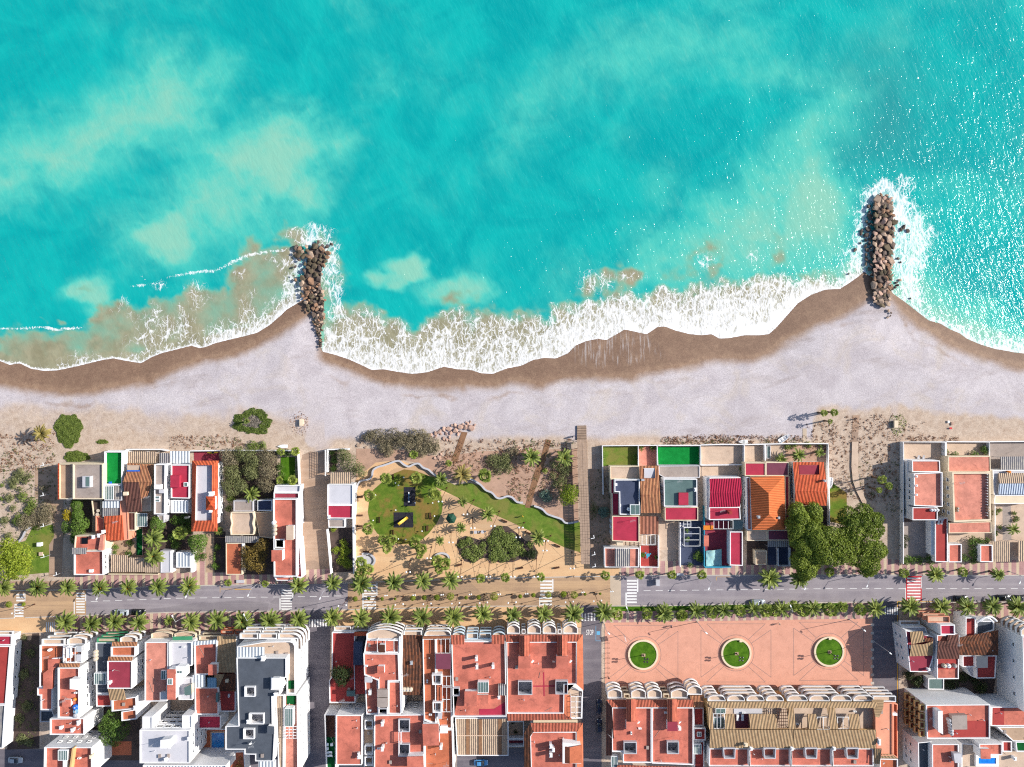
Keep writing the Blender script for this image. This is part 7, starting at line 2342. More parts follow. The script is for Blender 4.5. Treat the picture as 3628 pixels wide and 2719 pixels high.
def mat_cover(fr,x,y,rx,ry,label,m='mat_leaf',n=5200,h=.5,seed=0,hole=None):
 ks=S/FR[fr][2]
 r=rng(seed)
 p=W(fr,x,y,0)
 ax,ay=rx*ks,ry*ks
 a=r.uniform(0,2*math.pi,n)
 rr=np.sqrt(r.uniform(0,1,n))
 wob=1+.08*np.sin(3*a+seed)+.06*np.sin(7*a+2*seed)+.04*np.sin(13*a)
 if hole:
  rr=np.sqrt(r.uniform(hole**2,1,n))+.10*np.sin(5*a+1)*(r.uniform(0,1,n))
 X=ax*rr*np.cos(a)*wob
 Y=ay*rr*np.sin(a)*wob
 Z=h*np.sqrt(np.clip(1.02-rr**2,0.02,1))*(.75+.35*np.sin(X*2.1)*np.sin(Y*2.3))+r.uniform(-.05,.08,n)
 Z=np.maximum(Z,.03)
 P_=np.stack([X,Y,Z],1)
 nrm=r.normal(size=(n,3))*.55
 nrm[:,2]+=.8
 nrm/=np.linalg.norm(nrm,axis=1)[:,None]
 u=np.cross(nrm,r.normal(size=(n,3)))
 u/=np.linalg.norm(u,axis=1)[:,None]
 v=np.cross(nrm,u)
 s=.17*r.uniform(.6,1.4,n)[:,None]
 V=np.stack([P_-u*s,P_-v*s*.6,P_+u*s,P_+v*s*.6],1).reshape(-1,3)
 root=bpy.data.objects.new('ground_cover',mesh_np('ground_cover',V,np.arange(4*n).reshape(-1,4),m))
 COL.objects.link(root)
 root.location=p
 tag(root,label,'ground cover','mounds of ground cover on the sand')
 return root
mat_cover('A1',672,205,132,162,'large dense green oval mound of ground cover on the sand',n=9000)
mat_cover('A1',750,466,124,54,'flat dark green mound of ground cover against the brown-terraced house',n=4000,seed=2)
mat_cover('A1',1004,320,56,20,'thin dark green strip of ground cover on the sand',n=900,h=.3,seed=3)
mat_cover('A2',815,125,186,122,'ring-shaped mound of ground cover with a bare grey centre',n=5200,seed=4,hole=.5)
mat_cover('A2',830,130,118,66,'grey dead middle of the ring-shaped ground cover mound','dead_leaf',n=2600,h=.3,seed=8)
mat_cover('A2',1270,140,92,110,'sparse yellowish ring of ground cover around the white box','dry_leaf',n=150,h=.12,seed=5,hole=.4)
mat_cover('A6',500,150,80,110,'yellow-green patch of ground cover beside the wooden hatch','bed_leaf',n=260,h=.15,seed=6)
def scrub(name,polys,dens,m,size=.16,seed=0,h=.3,per=9):
 r=rng(seed)
 V,F=[],[]
 for fr,poly,k in polys:
  w_=[W(fr,*q)for q in poly]
  xs=[q.x for q in w_]
  ys=[q.y for q in w_]
  n=int(dens*k*(max(xs)-min(xs))*(max(ys)-min(ys)))
  C=np.stack([r.uniform(min(xs),max(xs),n),r.uniform(min(ys),max(ys),n)],1)
  C=C[inpoly(C,[(q.x,q.y)for q in w_])]
  for c in C:
   s_=r.uniform(.2,.75)
   for q in range(per):
    p=np.array([c[0],c[1],0])+np.array([r.normal()*s_*.5,r.normal()*s_*.5,r.uniform(.02,h*s_*1.6)])
    nr=r.normal(size=3)
    nr[2]+=.8
    nr/=np.linalg.norm(nr)
    u=np.cross(nr,r.normal(size=3))
    u/=np.linalg.norm(u)
    v=np.cross(nr,u)
    ss_=size*r.uniform(.6,1.5)
    b=len(V)
    V+=[p-u*ss_,p-v*ss_*.5,p+u*ss_,p+v*ss_*.5]
    F.append([b,b+1,b+2,b+3])
 o=bpy.data.objects.new(name,mesh_np(name,V,F,m))
 COL.objects.link(o)
 return tag(o,kind='stuff')
scrub('dry_scrub',[('A1',rect(0,230,540,620),1),('A2',rect(0,255,740,395),1),('A3',rect(1000,300,1658,620),1.0),('A4',rect(0,290,640,860),.9),('A5',[(-160,285),(60,250),(1230,265),(1230,330),(-160,350)],2.2),('A5',rect(1270,130,1658,480),.9),('A6',rect(0,60,510,900),.8),('A6',rect(540,255,1090,312),1.8),('A6',rect(560,90,760,220),.5),('A5',rect(1470,480,1658,800),.8)],1.05,'dry_leaf',seed=2)
scrub('green_scrub',[('A1',rect(0,380,560,1250),.5),('A2',rect(200,270,740,395),.5),('A4',rect(0,300,640,900),.5),('A3',rect(1050,420,1658,700),.3),('A5',[(-160,300),(1230,290),(1230,330),(-160,350)],.8),('A6',rect(0,500,510,1100),.3),('B1',rect(150,560,320,1480),.8),('A1',rect(600,880,900,1250),.6),('A2',rect(560,400,1050,880),.5),('A4',rect(800,600,1000,1320),.6),('A3',rect(1180,1260,1650,1480),1.2)],.9,'olive_leaf',seed=3)
ROCK_MATS=['boulder_brown','boulder_ochre','boulder_olive','boulder_pink','boulder_tan']
ROCKS={}
def rock_mesh(shape,m):
 if (shape,m)in ROCKS:
  return ROCKS[(shape,m)]
 r=random.Random(shape*13+1)
 bm=bmesh.new()
 for k in range(15):
  v=Vector((r.gauss(0,1),r.gauss(0,1),r.gauss(0,1))).normalized()
  v=Vector((v.x*r.uniform(.85,1.05),v.y*r.uniform(.7,.95),v.z*r.uniform(.6,.8)))
  v.z=min(v.z,.46)
  bm.verts.new(v)
 bmesh.ops.convex_hull(bm,input=bm.verts)
 bmesh.ops.delete(bm,geom=[v for v in bm.verts if not v.link_faces],context='VERTS')
 bmesh.ops.bevel(bm,geom=list(bm.edges),offset=.05,segments=1,affect='EDGES')
 me=bpy.data.meshes.new('boulder')
 bm.to_mesh(me)
 bm.free()
 me.materials.append(MATS[m])
 ROCKS[(shape,m)]=me
 return me
def rock(p,r_,m,label,group,rr,sq=.85):
 o=bpy.data.objects.new('boulder',rock_mesh(rr.randrange(9),m))
 COL.objects.link(o)
 o.location=p
 o.rotation_euler=(rr.uniform(-.14,.14),rr.uniform(-.14,.14),rr.uniform(0,6.28))
 o.scale=(r_*rr.uniform(.95,1.25),r_*rr.uniform(.85,1.05),r_*sq)
 return tag(o,label,'boulder',group)
def scatter(fr,poly,rad,gap,seed):
 """dart throwing inside an outline; rad(y) in frame units"""
 rr=random.Random(seed)
 xs,ys=[p[0]for p in poly],[p[1]for p in poly]
 pts=[]
 for _ in range(9000):
  x,y=rr.uniform(min(xs),max(xs)),rr.uniform(min(ys),max(ys))
  if not inpoly(np.array([[x,y]]),poly)[0]:
   continue
  r_=rad(y)*rr.uniform(.6,1.3)
  if all((x-a)**2+(y-b)**2>(gap*(r_+c))**2 for a,b,c in pts):
   pts.append((x,y,r_))
 return pts
rr=random.Random(3)
J1=[(300,400),(330,330),(440,300),(560,320),(640,370),(655,480),(610,560),(592,720),(612,860),(640,940),(628,1080),(622,1200),(596,1300),(602,1440),(592,1530),(572,1480),(560,1380),(530,1280),(490,1190),(478,1100),(425,1080),(396,980),(366,880),(338,740),(372,620),(392,520)]
G='boulders of the left jetty'
MN={'boulder_brown':'dark brown','boulder_ochre':'ochre','boulder_olive':'olive brown','boulder_pink':'pinkish','boulder_tan':'tan'}
for x,y,r_ in scatter('S4',J1,lambda y:42 if y<780 else (30 if y<1120 else 17),.74,4):
 m=rr.choices(['boulder_olive','boulder_brown','boulder_ochre','boulder_tan'],[5,4,2,1]if y<780 else [3,2,4,3])[0]
 k=r_/3.3167*S
 zt=(.35 if y<1100 else -.1)+rr.uniform(-.25,.2)
 rock(W('S4',x,y,zt-k*.4),k*1.06,m,MN[m]+' boulder '+('at the seaward head' if y<520 else 'in the middle' if y<1080 else 'in the landward tail')+' of the left jetty',G,rr)
for i,(x,y,r_,m,lb)in enumerate(((295,325,40,'boulder_brown','big dark boulder standing apart in foam at the left jetty head'),(335,372,32,'boulder_olive','boulder right of the big dark one at the left jetty head'),(325,425,33,'boulder_brown','upright brown boulder on the left flank of the left jetty head'),(275,392,22,'boulder_brown','small dark boulder outermost on the left jetty flank'),(332,472,20,'boulder_brown','small boulder below the brown ones on the left jetty flank'),(285,550,22,'boulder_brown','wet dark boulder alone in the foam left of the left jetty'),(286,702,24,'boulder_ochre','lone reddish boulder in the foam left of the left jetty'),(265,655,12,'boulder_brown','smallest rock in the foam left of the left jetty'),(555,262,24,'boulder_brown','foremost boulder facing the sea at the left jetty tip'),(547,298,18,'boulder_brown','small boulder just behind the foremost one of the left jetty'),(604,300,22,'boulder_brown','foam-washed boulder right of the left jetty tip'),(660,315,32,'boulder_brown','large boulder awash at the right of the left jetty head'),(710,285,26,'boulder_brown','rightmost boulder in the foam at the left jetty head'),(604,360,20,'boulder_brown','small boulder between foam and ochre rocks, left jetty head'),(670,386,37,'boulder_ochre','upper one of the two ochre boulders right of the left jetty'),(660,437,32,'boulder_ochre','lower one of the two ochre boulders right of the left jetty'),(450,425,46,'boulder_ochre','largest ochre slab on the left jetty head'))):
 k=r_/3.3167*S
 zt=.1 if i<16 else.55
 rock(W('S4',x,y,zt-k*.4),k*1.08,m,lb,G,rr)
J2=[(400,250),(470,165),(560,170),(600,250),(612,400),(630,480),(612,700),(602,900),(592,1100),(582,1250),(574,1440),(560,1490),(520,1480),(430,1450),(370,1450),(368,1280),(384,1150),(384,900),(392,600),(402,430)]
G='boulders of the right jetty'
for x,y,r_ in scatter('S5',J2,lambda y:40 if y<1300 else 34,.72,6):
 edge=min(x-380,620-x)<22
 m=rr.choices(['boulder_tan','boulder_pink','boulder_olive','boulder_brown','boulder_ochre'],[5,2,4 if y<600 else 1,2,3])[0]
 k=r_/3.3147*S
 zt=1.0 if not edge else.75
 if y<300:
  zt=.45
 if y>1250:
  zt=.55
 rock(W('S5',x,y,zt-k*.38),k*1.14,m,MN[m]+' boulder '+('at the seaward head' if y<420 else 'on the flat crest' if y<1150 else 'at the landward end')+' of the right jetty',G,rr,.62)
SH=[(330,300),(400,260),(396,600),(388,1130),(300,1080),(282,800),(286,560),(312,380)]
for x,y,r_ in scatter('S5',SH,lambda y:36,.85,8):
 k=r_/3.3147*S
 rock(W('S5',x,y,-.55),k,'boulder_brown','dark shaded boulder at the left foot of the right jetty',G,rr)
SH=[(600,260),(636,480),(620,700),(610,900),(600,1100),(588,1250),(575,1250),(590,900),(600,500),(590,280)]
for x,y,r_ in scatter('S5',SH,lambda y:26,.85,9):
 k=r_/3.3147*S
 rock(W('S5',x,y,.1),k,'boulder_tan','tan boulder along the foaming right foot of the right jetty',G,rr)
for i,(x,y,r_,lb)in enumerate(((245,590,26,'upper dark rock awash left of the right jetty'),(235,625,30,'larger dark rock awash left of the right jetty'),(228,735,16,'small dark rock in the foam left of the right jetty'),(168,815,26,'flat dark rock farthest left of the right jetty'),(740,545,34,'long dark rock awash right of the right jetty'),(785,590,30,'dark rock farthest right in the foam of the right jetty'),(705,580,26,'dark rock nearest the right flank of the right jetty'),(672,918,24,'dark rock in dense foam beside the right jetty'),(700,960,16,'small rock below the dark one in dense foam beside the right jetty'),(690,1170,26,'pale rock of the cluster right of the right jetty'),(650,1200,20,'dark rock left in the cluster right of the right jetty'),(665,1228,22,'reddish rock low in the cluster right of the right jetty'),(640,1255,18,'dark wet rock under the cluster right of the right jetty'),(605,1275,20,'rock at the sand edge right of the right jetty'),(90,1098,14,'tiny dark rock in the wash left of the right jetty'),(815,1385,14,'tiny dark rock in the swash right of the right jetty'),(560,1530,22,'pale block first in the sunken tail of the right jetty'),(588,1556,16,'dark block second in the sunken tail of the right jetty'),(578,1592,16,'dark block third in the sunken tail of the right jetty'),(545,1610,18,'pale narrow block last in the sunken tail of the right jetty'))):
 k=r_/3.3147*S
 rock(W('S5',x,y,-.75 if i<16 else -.2),k,'boulder_tan' if i in (9,16,19)else 'boulder_brown',lb,G,rr)
def core(fr,pts,z,label):
 o=W(fr,*pts[0])
 b=MB(o)
 q=[W(fr,*p)[:2]for p in pts]
 b.prism(inset(q,.5),-3.0,z,0,True)
 r=b.build('jetty_core','boulder_brown')
 r.location=o
 tag(r,label,'jetty')
core('S4',J1[2:],-.45,'rubble core packed under the boulders of the left jetty')
core('S5',J2,.25,'rubble core packed under the boulders of the right jetty')
G='pink boulders on the beach edge'
PB=[(895,258,32),(945,240,24),(985,218,28),(950,265,18),(1030,195,26),(1000,245,16),(1078,192,32),(1100,232,22),(1050,240,18),(1140,168,26),(1145,210,34),(1192,175,34),(1170,245,20),(1190,222,16),(1240,180,30),(1295,185,38),(1262,145,20),(1245,130,14),(1285,125,16),(1030,288,18),(1085,275,16),(1060,300,14),(1330,155,16),(1215,150,16),(1110,160,16)]
PB.sort()
for i,(x,y,r_)in enumerate(PB):
 k=r_/2.763*S
 rock(W('A3',x,y,k*.2),k*1.05,'boulder_pink',nth(i,len(PB),'pink boulder','of the pile on the beach edge'),G,rr)
for i,(x,y,r_)in enumerate(((975,470,28),(1000,440,20),(945,480,20),(990,485,18))):
 rock(W('A3',x,y,.1),r_/2.763*S,'boulder_pink',('large pale boulder','upper small pale boulder','leftmost small pale boulder','lower small pale boulder')[i]+' below the right clump of grey bushes','pale boulders in the garden',rr)
for i,(x,y,r_)in enumerate(((195,355,30),(210,300,20),(230,325,20),(235,270,24),(265,372,18))):
 rock(W('A3',x,y,.1),r_/2.763*S,'boulder_tan',('large tan boulder','small boulder above the large one','boulder against the bush','dark topmost boulder','lowest small boulder')[i]+' left of the grey beach bushes','boulders beside the grey bushes',rr)
for i,(x,y,r_)in enumerate(((85,375,16),(110,400,18),(120,385,12),(100,365,12))):
 rock(W('A4',x,y,.1),r_/2.763*S,'boulder_pink',('first','largest','rightmost','uppermost')[i]+' pale stone above the left beach-path palm','pale boulders in the garden',rr)
def bench(fr,x,y,rz,label):
 root=empty('park_bench',W(fr,x,y),label,'bench','benches in the park',rz)
 b=MB()
 for k in range(3):
  b.box((-.9+.9,-.16+.17*k,.43),1.8,.14,.04)
 b.build('seat','wood_dark',root)
 b=MB()
 for k in range(2):
  b.box((0,.30+.03*k,.58+.17*k),1.8,.04,.13)
 b.build('backrest','wood_dark',root)
 for sx in (-.75,.75):
  b=MB()
  b.box((sx,0,0),.06,.5,.43)
  b.box((sx,.30,.40),.06,.06,.45)
  b.build('leg','dark_metal',root)
V90=math.pi/2
for q in (('A3',532,665,-V90,'dark bench on the upper rim of the round lawn'),('A3',397,1082,-V90,'dark bench left of the slide mat'),('A3',900,1040,V90,'dark bench left of the green gazebo'),('A3',872,1165,V90,'dark bench on the lower right rim of the round lawn'),('A3',530,1210,-V90,'dark bench below the slide mat'),('A3',210,860,0,'bench by the white wall, uppermost of three'),('A3',208,1040,0,'bench by the white wall, middle of three'),('A3',208,1145,0,'bench by the white wall, lowest of three'),('A4',480,1337,-.4,'reddish bench on the promenade below the triangular lawn'),('A3',1620,1095,-.4,'bench at the upper promenade edge beside the young date palm'),('A4',190,1210,-.4,'bench half hidden by a young date palm on the promenade'),('A3',1180,1525,.3,'bench between the festoon posts below the left bed lobe'),('A4',120,1555,.2,'low bench in the middle of the lower promenade'),('A4',475,1552,.2,'small bench on the open sand left of the walkway end'),('A3',270,1395,0,'bench beside the trio of palms at the white wall')):
 bench(*q)
for i,(x,y)in enumerate(((1340,1200),(1410,1198))):
 root=empty('games_table',W('A3',x,y),('left','right')[i]+' white games table on the promenade above the planted bed','table','games tables',0)
 b=MB();b.box((0,0,.72),.9,.9,.07);b.build('table_top','grey_white',root)
 b=MB();b.lathe((0,0,0),[(.3,0),(.12,.1),(.12,.72)],10);b.build('leg','dark_metal',root)
 for sx in (-1,1):
  b=MB();b.lathe((sx*.85,0,0),[(.18,0),(.18,.42),(.2,.46)],10);b.build('stool','grey_white',root)
root=empty('gazebo',W('A3',1107,1058),'dark green hexagonal gazebo on the sandy promenade','gazebo')
hexp=[(1.62*math.cos(k*math.pi/3+.1),1.62*math.sin(k*math.pi/3+.1))for k in range(6)]
b=MB()
b.add([(p[0],p[1],2.5)for p in hexp]+[(0,0,3.5)],[[k,(k+1)%6,6]for k in range(6)])
b.add([(p[0],p[1],2.5)for p in hexp]+[(p[0],p[1],2.32)for p in hexp],[[k,6+k,6+(k+1)%6,(k+1)%6]for k in range(6)])
b.build('roof','canvas_green',root)
for p in inset(hexp,.2):
 b=MB();b.box((p[0],p[1],0),.12,.12,2.5);b.build('post','wood_dark',root)
b=MB()
for k in range(5):
 a,c=inset(hexp,.2)[k],inset(hexp,.2)[k+1]
 b.tube((a[0],a[1],.9),(c[0],c[1],.9),.04,n=6)
b.build('railing','wood_dark',root)
for i,(q,lb)in enumerate((((637,763,752,950),'upper dark rubber play mat under the see-saw frame'),((538,1010,730,1160),'lower dark rubber play mat under the yellow slide'))):
 o=W('A3',q[0],q[1])
 b=MB(o)
 x0,y0,x1,y1=q
 for a in range(4):
  for c in range(4):
   p0=W('A3',x0+(x1-x0)*a/4,y0+(y1-y0)*c/4)
   p1=W('A3',x0+(x1-x0)*(a+1)/4,y0+(y1-y0)*(c+1)/4)
   b.prism([(p0.x+.02,p0.y-.02),(p1.x-.02,p0.y-.02),(p1.x-.02,p1.y+.02),(p0.x+.02,p1.y+.02)],0,.075+.004*((a+c)%2))
 r_=b.build('play_mat','rubber')
 r_.location=o
 tag(r_,lb,'play mat','play mats on the lawn')
root=empty('slide',W('A3',632,1090),'yellow slide with a dark ladder on the lower play mat','slide',None,math.atan2(65,90))
b=MB()
pr=[(-1.5,1.55),(-.9,1.5),(.5,.65),(1.2,.35),(1.65,.32)]
for (xa,za),(xb,zb)in zip(pr,pr[1:]):
 for (ya,yb,dz)in ((-.32,.32,0),(-.40,-.32,.22),(.32,.40,.22)):
  b.add([(xa,ya,za),(xb,ya,zb),(xb,yb,zb),(xa,yb,za),(xa,ya,za+.05+dz),(xb,ya,zb+.05+dz),(xb,yb,zb+.05+dz),(xa,yb,za+.05+dz)],[[3,2,1,0],[4,5,6,7],[0,1,5,4],[2,3,7,6],[1,2,6,5],[3,0,4,7]])
b.build('chute','yellow_plastic',root)
b=MB()
for sy in (-.35,.35):
 b.tube((-2.1,sy,0),(-1.5,sy,2.1),.05,n=6)
for k in range(5):
 z_=.3+.3*k
 b.tube((-2.1+.286*z_,-.35,z_),(-2.1+.286*z_,.35,z_),.04,n=6)
b.build('ladder','dark_metal',root)
b=MB()
b.tube((1.2,-.2,0),(1.2,-.2,.35),.04,n=6);b.tube((1.2,.2,0),(1.2,.2,.35),.04,n=6)
b.build('leg','dark_metal',root)
root=empty('see_saw',W('A3',690,860),'blue and white see-saw frame on the upper play mat','see-saw')
b=MB();b.tube((0,-1.5,.55),(0,1.5,.75),.07,n=8);b.build('beam','blue_paint',root)
b=MB();b.tube((-.35,0,.08),(0,0,.65),.05,n=6);b.tube((.35,0,.08),(0,0,.65),.05,n=6);b.build('stand','paint_white',root)
for sy,z_ in ((-1.35,.55),(1.35,.74)):
 b=MB();b.box((0,sy,z_+.06),.34,.36,.06);b.tube((-.2,sy*.85,z_+.35),(.2,sy*.85,z_+.35),.025,n=6);b.tube((0,sy*.85,z_),(0,sy*.85,z_+.35),.025,n=6);b.build('seat','paint_white',root)
def spline(pts,n=6):
 out=[]
 P_=[Vector((p[0],p[1],0))for p in pts]
 for i in range(len(P_)-1):
  p0,p1,p2,p3=P_[max(i-1,0)],P_[i],P_[i+1],P_[min(i+2,len(P_)-1)]
  for k in range(n):
   t_=k/n
   out.append(.5*((2*p1)+(p2-p0)*t_+(2*p0-5*p1+4*p2-p3)*t_**2+(3*p1-p0-3*p2+p3)*t_**3))
 out.append(P_[-1])
 return out
def wavy(fr,pts,label,h=.75,w=.42):
 wp_=spline([W(fr,*p)for p in pts])
 o=W(fr,*pts[0])
 root=empty('wavy_wall',o,label,'wall','wavy walls round the park')
 b=MB(o);b.strip(wp_,w,0,h);b.build('wall','grey_concrete',root)
 b=MB(o);b.strip(wp_,w+.12,h,h+.08);b.build('coping','grey_white',root)
wavy('A3',[(178,792),(192,735),(225,700),(300,684),(330,650),(340,600),(380,568),(440,550),(500,530),(560,508),(600,508),(640,540),(690,560),(740,538),(785,532),(830,570),(880,590),(915,620),(950,645),(1010,672),(1060,670)],'long wavy grey wall around the upper edge of the round lawn')
wavy('A3',[(1270,672),(1330,700),(1390,738),(1440,790),(1500,815),(1545,862),(1590,870),(1650,850),(1700,862),(1745,905),(1805,912)],'middle piece of wavy grey wall between lawn and dry garden')
wavy('A4',[(255,945),(330,972),(380,1020),(440,1045),(520,1072),(560,1108),(620,1110),(690,1094)],'last piece of wavy grey wall ending at the canopied walkway')
wavy('A1',[(195,1300),(235,1250),(265,1190),(320,1145)],'short curved grey wall on the small left lawn')
for i,(x,y,rx,a0,a1,lb)in enumerate(((260,1480,95,-1.9,1.3,'white curved seat wall beside the white park wall'),(1010,1460,72,-3.4,.3,'pale curved seat wall around the lower palm trio'))):
 pts=[(x+rx*math.cos(a0+(a1-a0)*k/14),y+rx*.72*math.sin(a0+(a1-a0)*k/14))for k in range(15)]
 o=W('A3',x,y)
 root=empty('curved_seat',o,lb,'seat wall','curved seats in the park')
 b=MB(o);b.strip([W('A3',*p)for p in pts],.5,0,.42);b.build('base','grey_concrete',root)
 b=MB(o);b.strip([W('A3',*p)for p in pts],.6,.42,.5);b.build('seat','grey_white',root)
sheet('pale_floor','A3',[(180,1440),(260,1425),(330,1450),(350,1500),(330,1545),(250,1545),(180,1520)],.03,'grey_white')
sheet('path','A3',[(1205,222),(1262,228),(1158,522),(1102,505)],.05,'wood')
sheet('path','A4',[(370,295),(424,306),(372,470),(352,560),(318,640),(262,800),(220,970),(165,962),(205,800),(265,600),(300,520),(328,450)],.05,'wood')
root=empty('canopied_walkway',W('A4',740,850),'long straight walkway canopy running from the promenade to the beach','walkway',None)
o=W('A4',740,850)
cz=2.9
b=MB(o)
pa=[(676,300),(770,298),(800,900),(816,1370),(800,1380),(790,1520),(714,1522),(705,1100),(690,700)]
def edge_at(y,left):
 return (676+(y-300)*(716-676)/1220)if left else (770+(y-300)*(806-770)/1070 if y<1370 else 800)
nsl=46
for k in range(nsl):
 ya,yb=300+1220*k/nsl,300+1220*(k+.93)/nsl
 for u0,u1 in ((0,.235),(.255,.49),(.51,.745),(.765,1)):
  q=[]
  for u,yy in ((u0,ya),(u1,ya),(u1,yb),(u0,yb)):
   x=edge_at(yy,True)*(1-u)+edge_at(yy,False)*u
   q.append(W('A4',x,yy,cz)[:2])
  b.prism(q,cz-.05,cz,0,True,True)
b.build('canopy','wood_grey',root)
for u in (.03,.5,.97):
 b=MB(o)
 pts=[W('A4',edge_at(y,True)*(1-u)+edge_at(y,False)*u,y,cz)for y in range(300,1521,122)]
 b.strip(pts,.12,cz-.25,cz-.055)
 b.build('beam','wood_dark',root)
for k in range(15):
 y=306+k*86
 b=MB(o)
 for u in (.04,.96):
  p=W('A4',edge_at(y,True)*(1-u)+edge_at(y,False)*u,y,cz)
  b.box((p.x,p.y,0),.12,.12,cz-.25)
 b.build('post','wood_dark',root)
sheet('path','A4',[(690,300),(775,300),(800,1520),(722,1520)],.03,'tan_concrete')
b=MB(W('A4',720,230))
b.prism([W('A4',*p,.35)[:2]for p in [(676,163),(766,160),(770,298),(677,300)]],0,.35,0,True,True)
r_=b.build('wooden_ramp','deck_slats')
r_.location=W('A4',720,230)
tag(r_,'slatted wooden ramp at the beach end of the canopied walkway','ramp')
LM={}
def lamp_arm(fr,x,y,ang,h,label,arm=1.8):
 root=empty('street_lamp',W(fr,x,y),label,'street lamp','street lamps along the boulevard',ang)
 b=MB();b.tube((0,0,0),(0,0,h),.09,.06,8);b.lathe((0,0,0),[(.2,0),(.18,.4),(.1,.5)],8);b.build('pole','steel',root)
 b=MB();b.tube((0,0,h-.05),(arm,0,h+.25),.05,.04,6);b.build('arm','steel',root)
 b=MB();b.box((arm+.2,0,h+.18),.75,.3,.14);b.build('lamp_head','paint_white',root)
L1=[('B1',925,145),('B1',1655,128),('B2',742,115),('B2',1330,140),('B5',408,62),('B5',1195,62),('B6',285,40),('B6',1535,12)]
for i,q in enumerate(L1):
 lamp_arm(*q,-V90-.4,6.0,nth(i,len(L1),'white street lamp','on the seaward kerb'))
L2=[('B1',1545,388),('B2',708,378),('B4',1160,318),('B5',1078,305)]
for i,q in enumerate(L2):
 lamp_arm(*q,V90+.4,6.0,nth(i,len(L2),'white street lamp','on the town-side kerb'))
L3=[('B4',966,440),('B5',332,436),('B5',1610,416),('B6',400,600)]
for i,q in enumerate(L3):
 lamp_arm(*q,-.7,9.0,nth(i,len(L3),'tall plain lamp mast','at the edge of the plaza'),.5)
LZ=[('A1',490,540),('A1',490,830),('A1',492,1128),('A1',496,1425),('B1',530,18),('A4',832,1240),('A4',840,1400),('A4',845,1515)]
for i,q in enumerate(LZ):
 root=empty('path_lamp',W(*q),nth(i,len(LZ),'white L-armed path lamp','beside the shaded lanes'),'street lamp','path lamps',.2)
 b=MB();b.tube((0,0,0),(0,0,3.4),.06,.05,8);b.build('pole','steel',root)
 b=MB();b.box((-.45,0,3.4),1.1,.16,.1);b.build('arm','paint_white',root)
 b=MB();b.box((0,.4,3.36),.18,.9,.08);b.build('lamp_head','paint_white',root)
def globe_lamp(root,h,n=4,r_=.3,rad=.62,m='glass_dark'):
 b=MB();b.tube((0,0,0),(0,0,h),.09,.06,8);b.lathe((0,0,0),[(.22,0),(.2,.5),(.1,.6)],8);b.build('pole','dark_metal',root)
 for k in range(n):
  a=k*2*math.pi/n+.7
  b=MB();b.tube((0,0,h-.3),(rad*math.cos(a),rad*math.sin(a),h-.1),.035,n=6)
  o_=b.build('arm','dark_metal',root)
  b=MB();b.lathe((rad*math.cos(a),rad*math.sin(a),h),[(.05,-.14),(r_*.8,0),(r_,.2),(r_*.75,.4),(.03,.5)],12);b.build('globe',m,o_)
for i,(cx,cy)in enumerate(BEDS):
 side=('left','middle','right')[i]
 p=W('N',cx,cy)
 root=empty('round_planter',p,side+' round grass bed with a white rim on the pink plaza','planter','round grass beds on the plaza')
 R0=53.5*S
 b=MB()
 b.lathe((0,0,0),[(R0,0),(R0,.5),(R0-.55,.5),(R0-.55,.2)],56)
 b.build('rim','cream',root)
 b=MB()
 b.lathe((0,0,0),[(R0-.54,.36),(R0*.5,.44),(.01,.46)],40)
 b.build('lawn','lawn_bed',root,True)
 b=MB()
 b.box((.1,-.1,.40),1.1,.9,.1)
 b.build('slab','tan_concrete',root)
 root=empty('plaza_lamp',p+Vector((0,0,.46)),'four-globed dark lamp post in the '+side+' grass bed','street lamp','lamp posts on the plaza')
 globe_lamp(root,4.6)
for i,(fr,x,y)in enumerate((('B4',1310,655),('B5',697,596),('B5',1446,576))):
 o=W(fr,x,y,.45)
 b=MB();b.box((0,0,0),.7,.5,.35)
 b.box((0,0,.35),.8,.6,.06)
 if i:
  r_=b.build('stone_block','cream');r_.location=o-Vector((0,0,.05));tag(r_,'small cream block on the grass of the %s bed'%('left','middle','right')[i],'block','blocks in the grass beds')
def festoon(fr,b0,t0,h,label,group):
 p0,p1=W(fr,*b0),W(fr,*t0,h)
 root=empty('festoon_post',p0,label,'lamp post',group)
 d=p1-p0
 b=MB();b.tube((0,0,0),d,.08,.06,8);b.lathe((0,0,0),[(.24,0),(.2,.15),(.1,.25)],8);b.build('pole','wood_dark',root)
 b=MB();b.tube(d+Vector((-.55,0,-.1)),d+Vector((.55,0,-.1)),.04,n=6);b.build('arm','dark_metal',root)
 for sx in (-.55,.55):
  b=MB();b.lathe((d.x+sx,d.y,d.z),[(.04,-.2),(.22,-.05),(.26,.12),(.18,.28),(.02,.34)],10);b.build('globe','paint_white',root)
FP=[('A3',(1060,770),(995,905)),('A3',(1325,890),(1240,1030)),('A3',(1575,1000),(1508,1145)),('A3',(1308,1065),(1312,1165)),('A3',(1100,1205),(1098,1305)),('A3',(910,1350),(883,1460)),('A3',(700,1485),(680,1595)),('A3',(1205,1480),(1185,1640)),('A3',(1475,1465),(1465,1640)),('A4',(160,1110),(125,1160)),('A4',(105,1160),(97,1255)),('A4',(420,1240),(370,1290)),('A4',(365,1290),(360,1385)),('A4',(625,1400),(628,1560)),('A4',(50,1470),(45,1640)),('A4',(278,1465),(272,1640))]
FP.sort(key=lambda q:N(q[0],q[1])[0])
for i,q in enumerate(FP):
 festoon(*q,7.0,nth(i,len(FP),'leaning post with two white globes','on the sandy promenade'),'leaning lamp posts on the promenade')
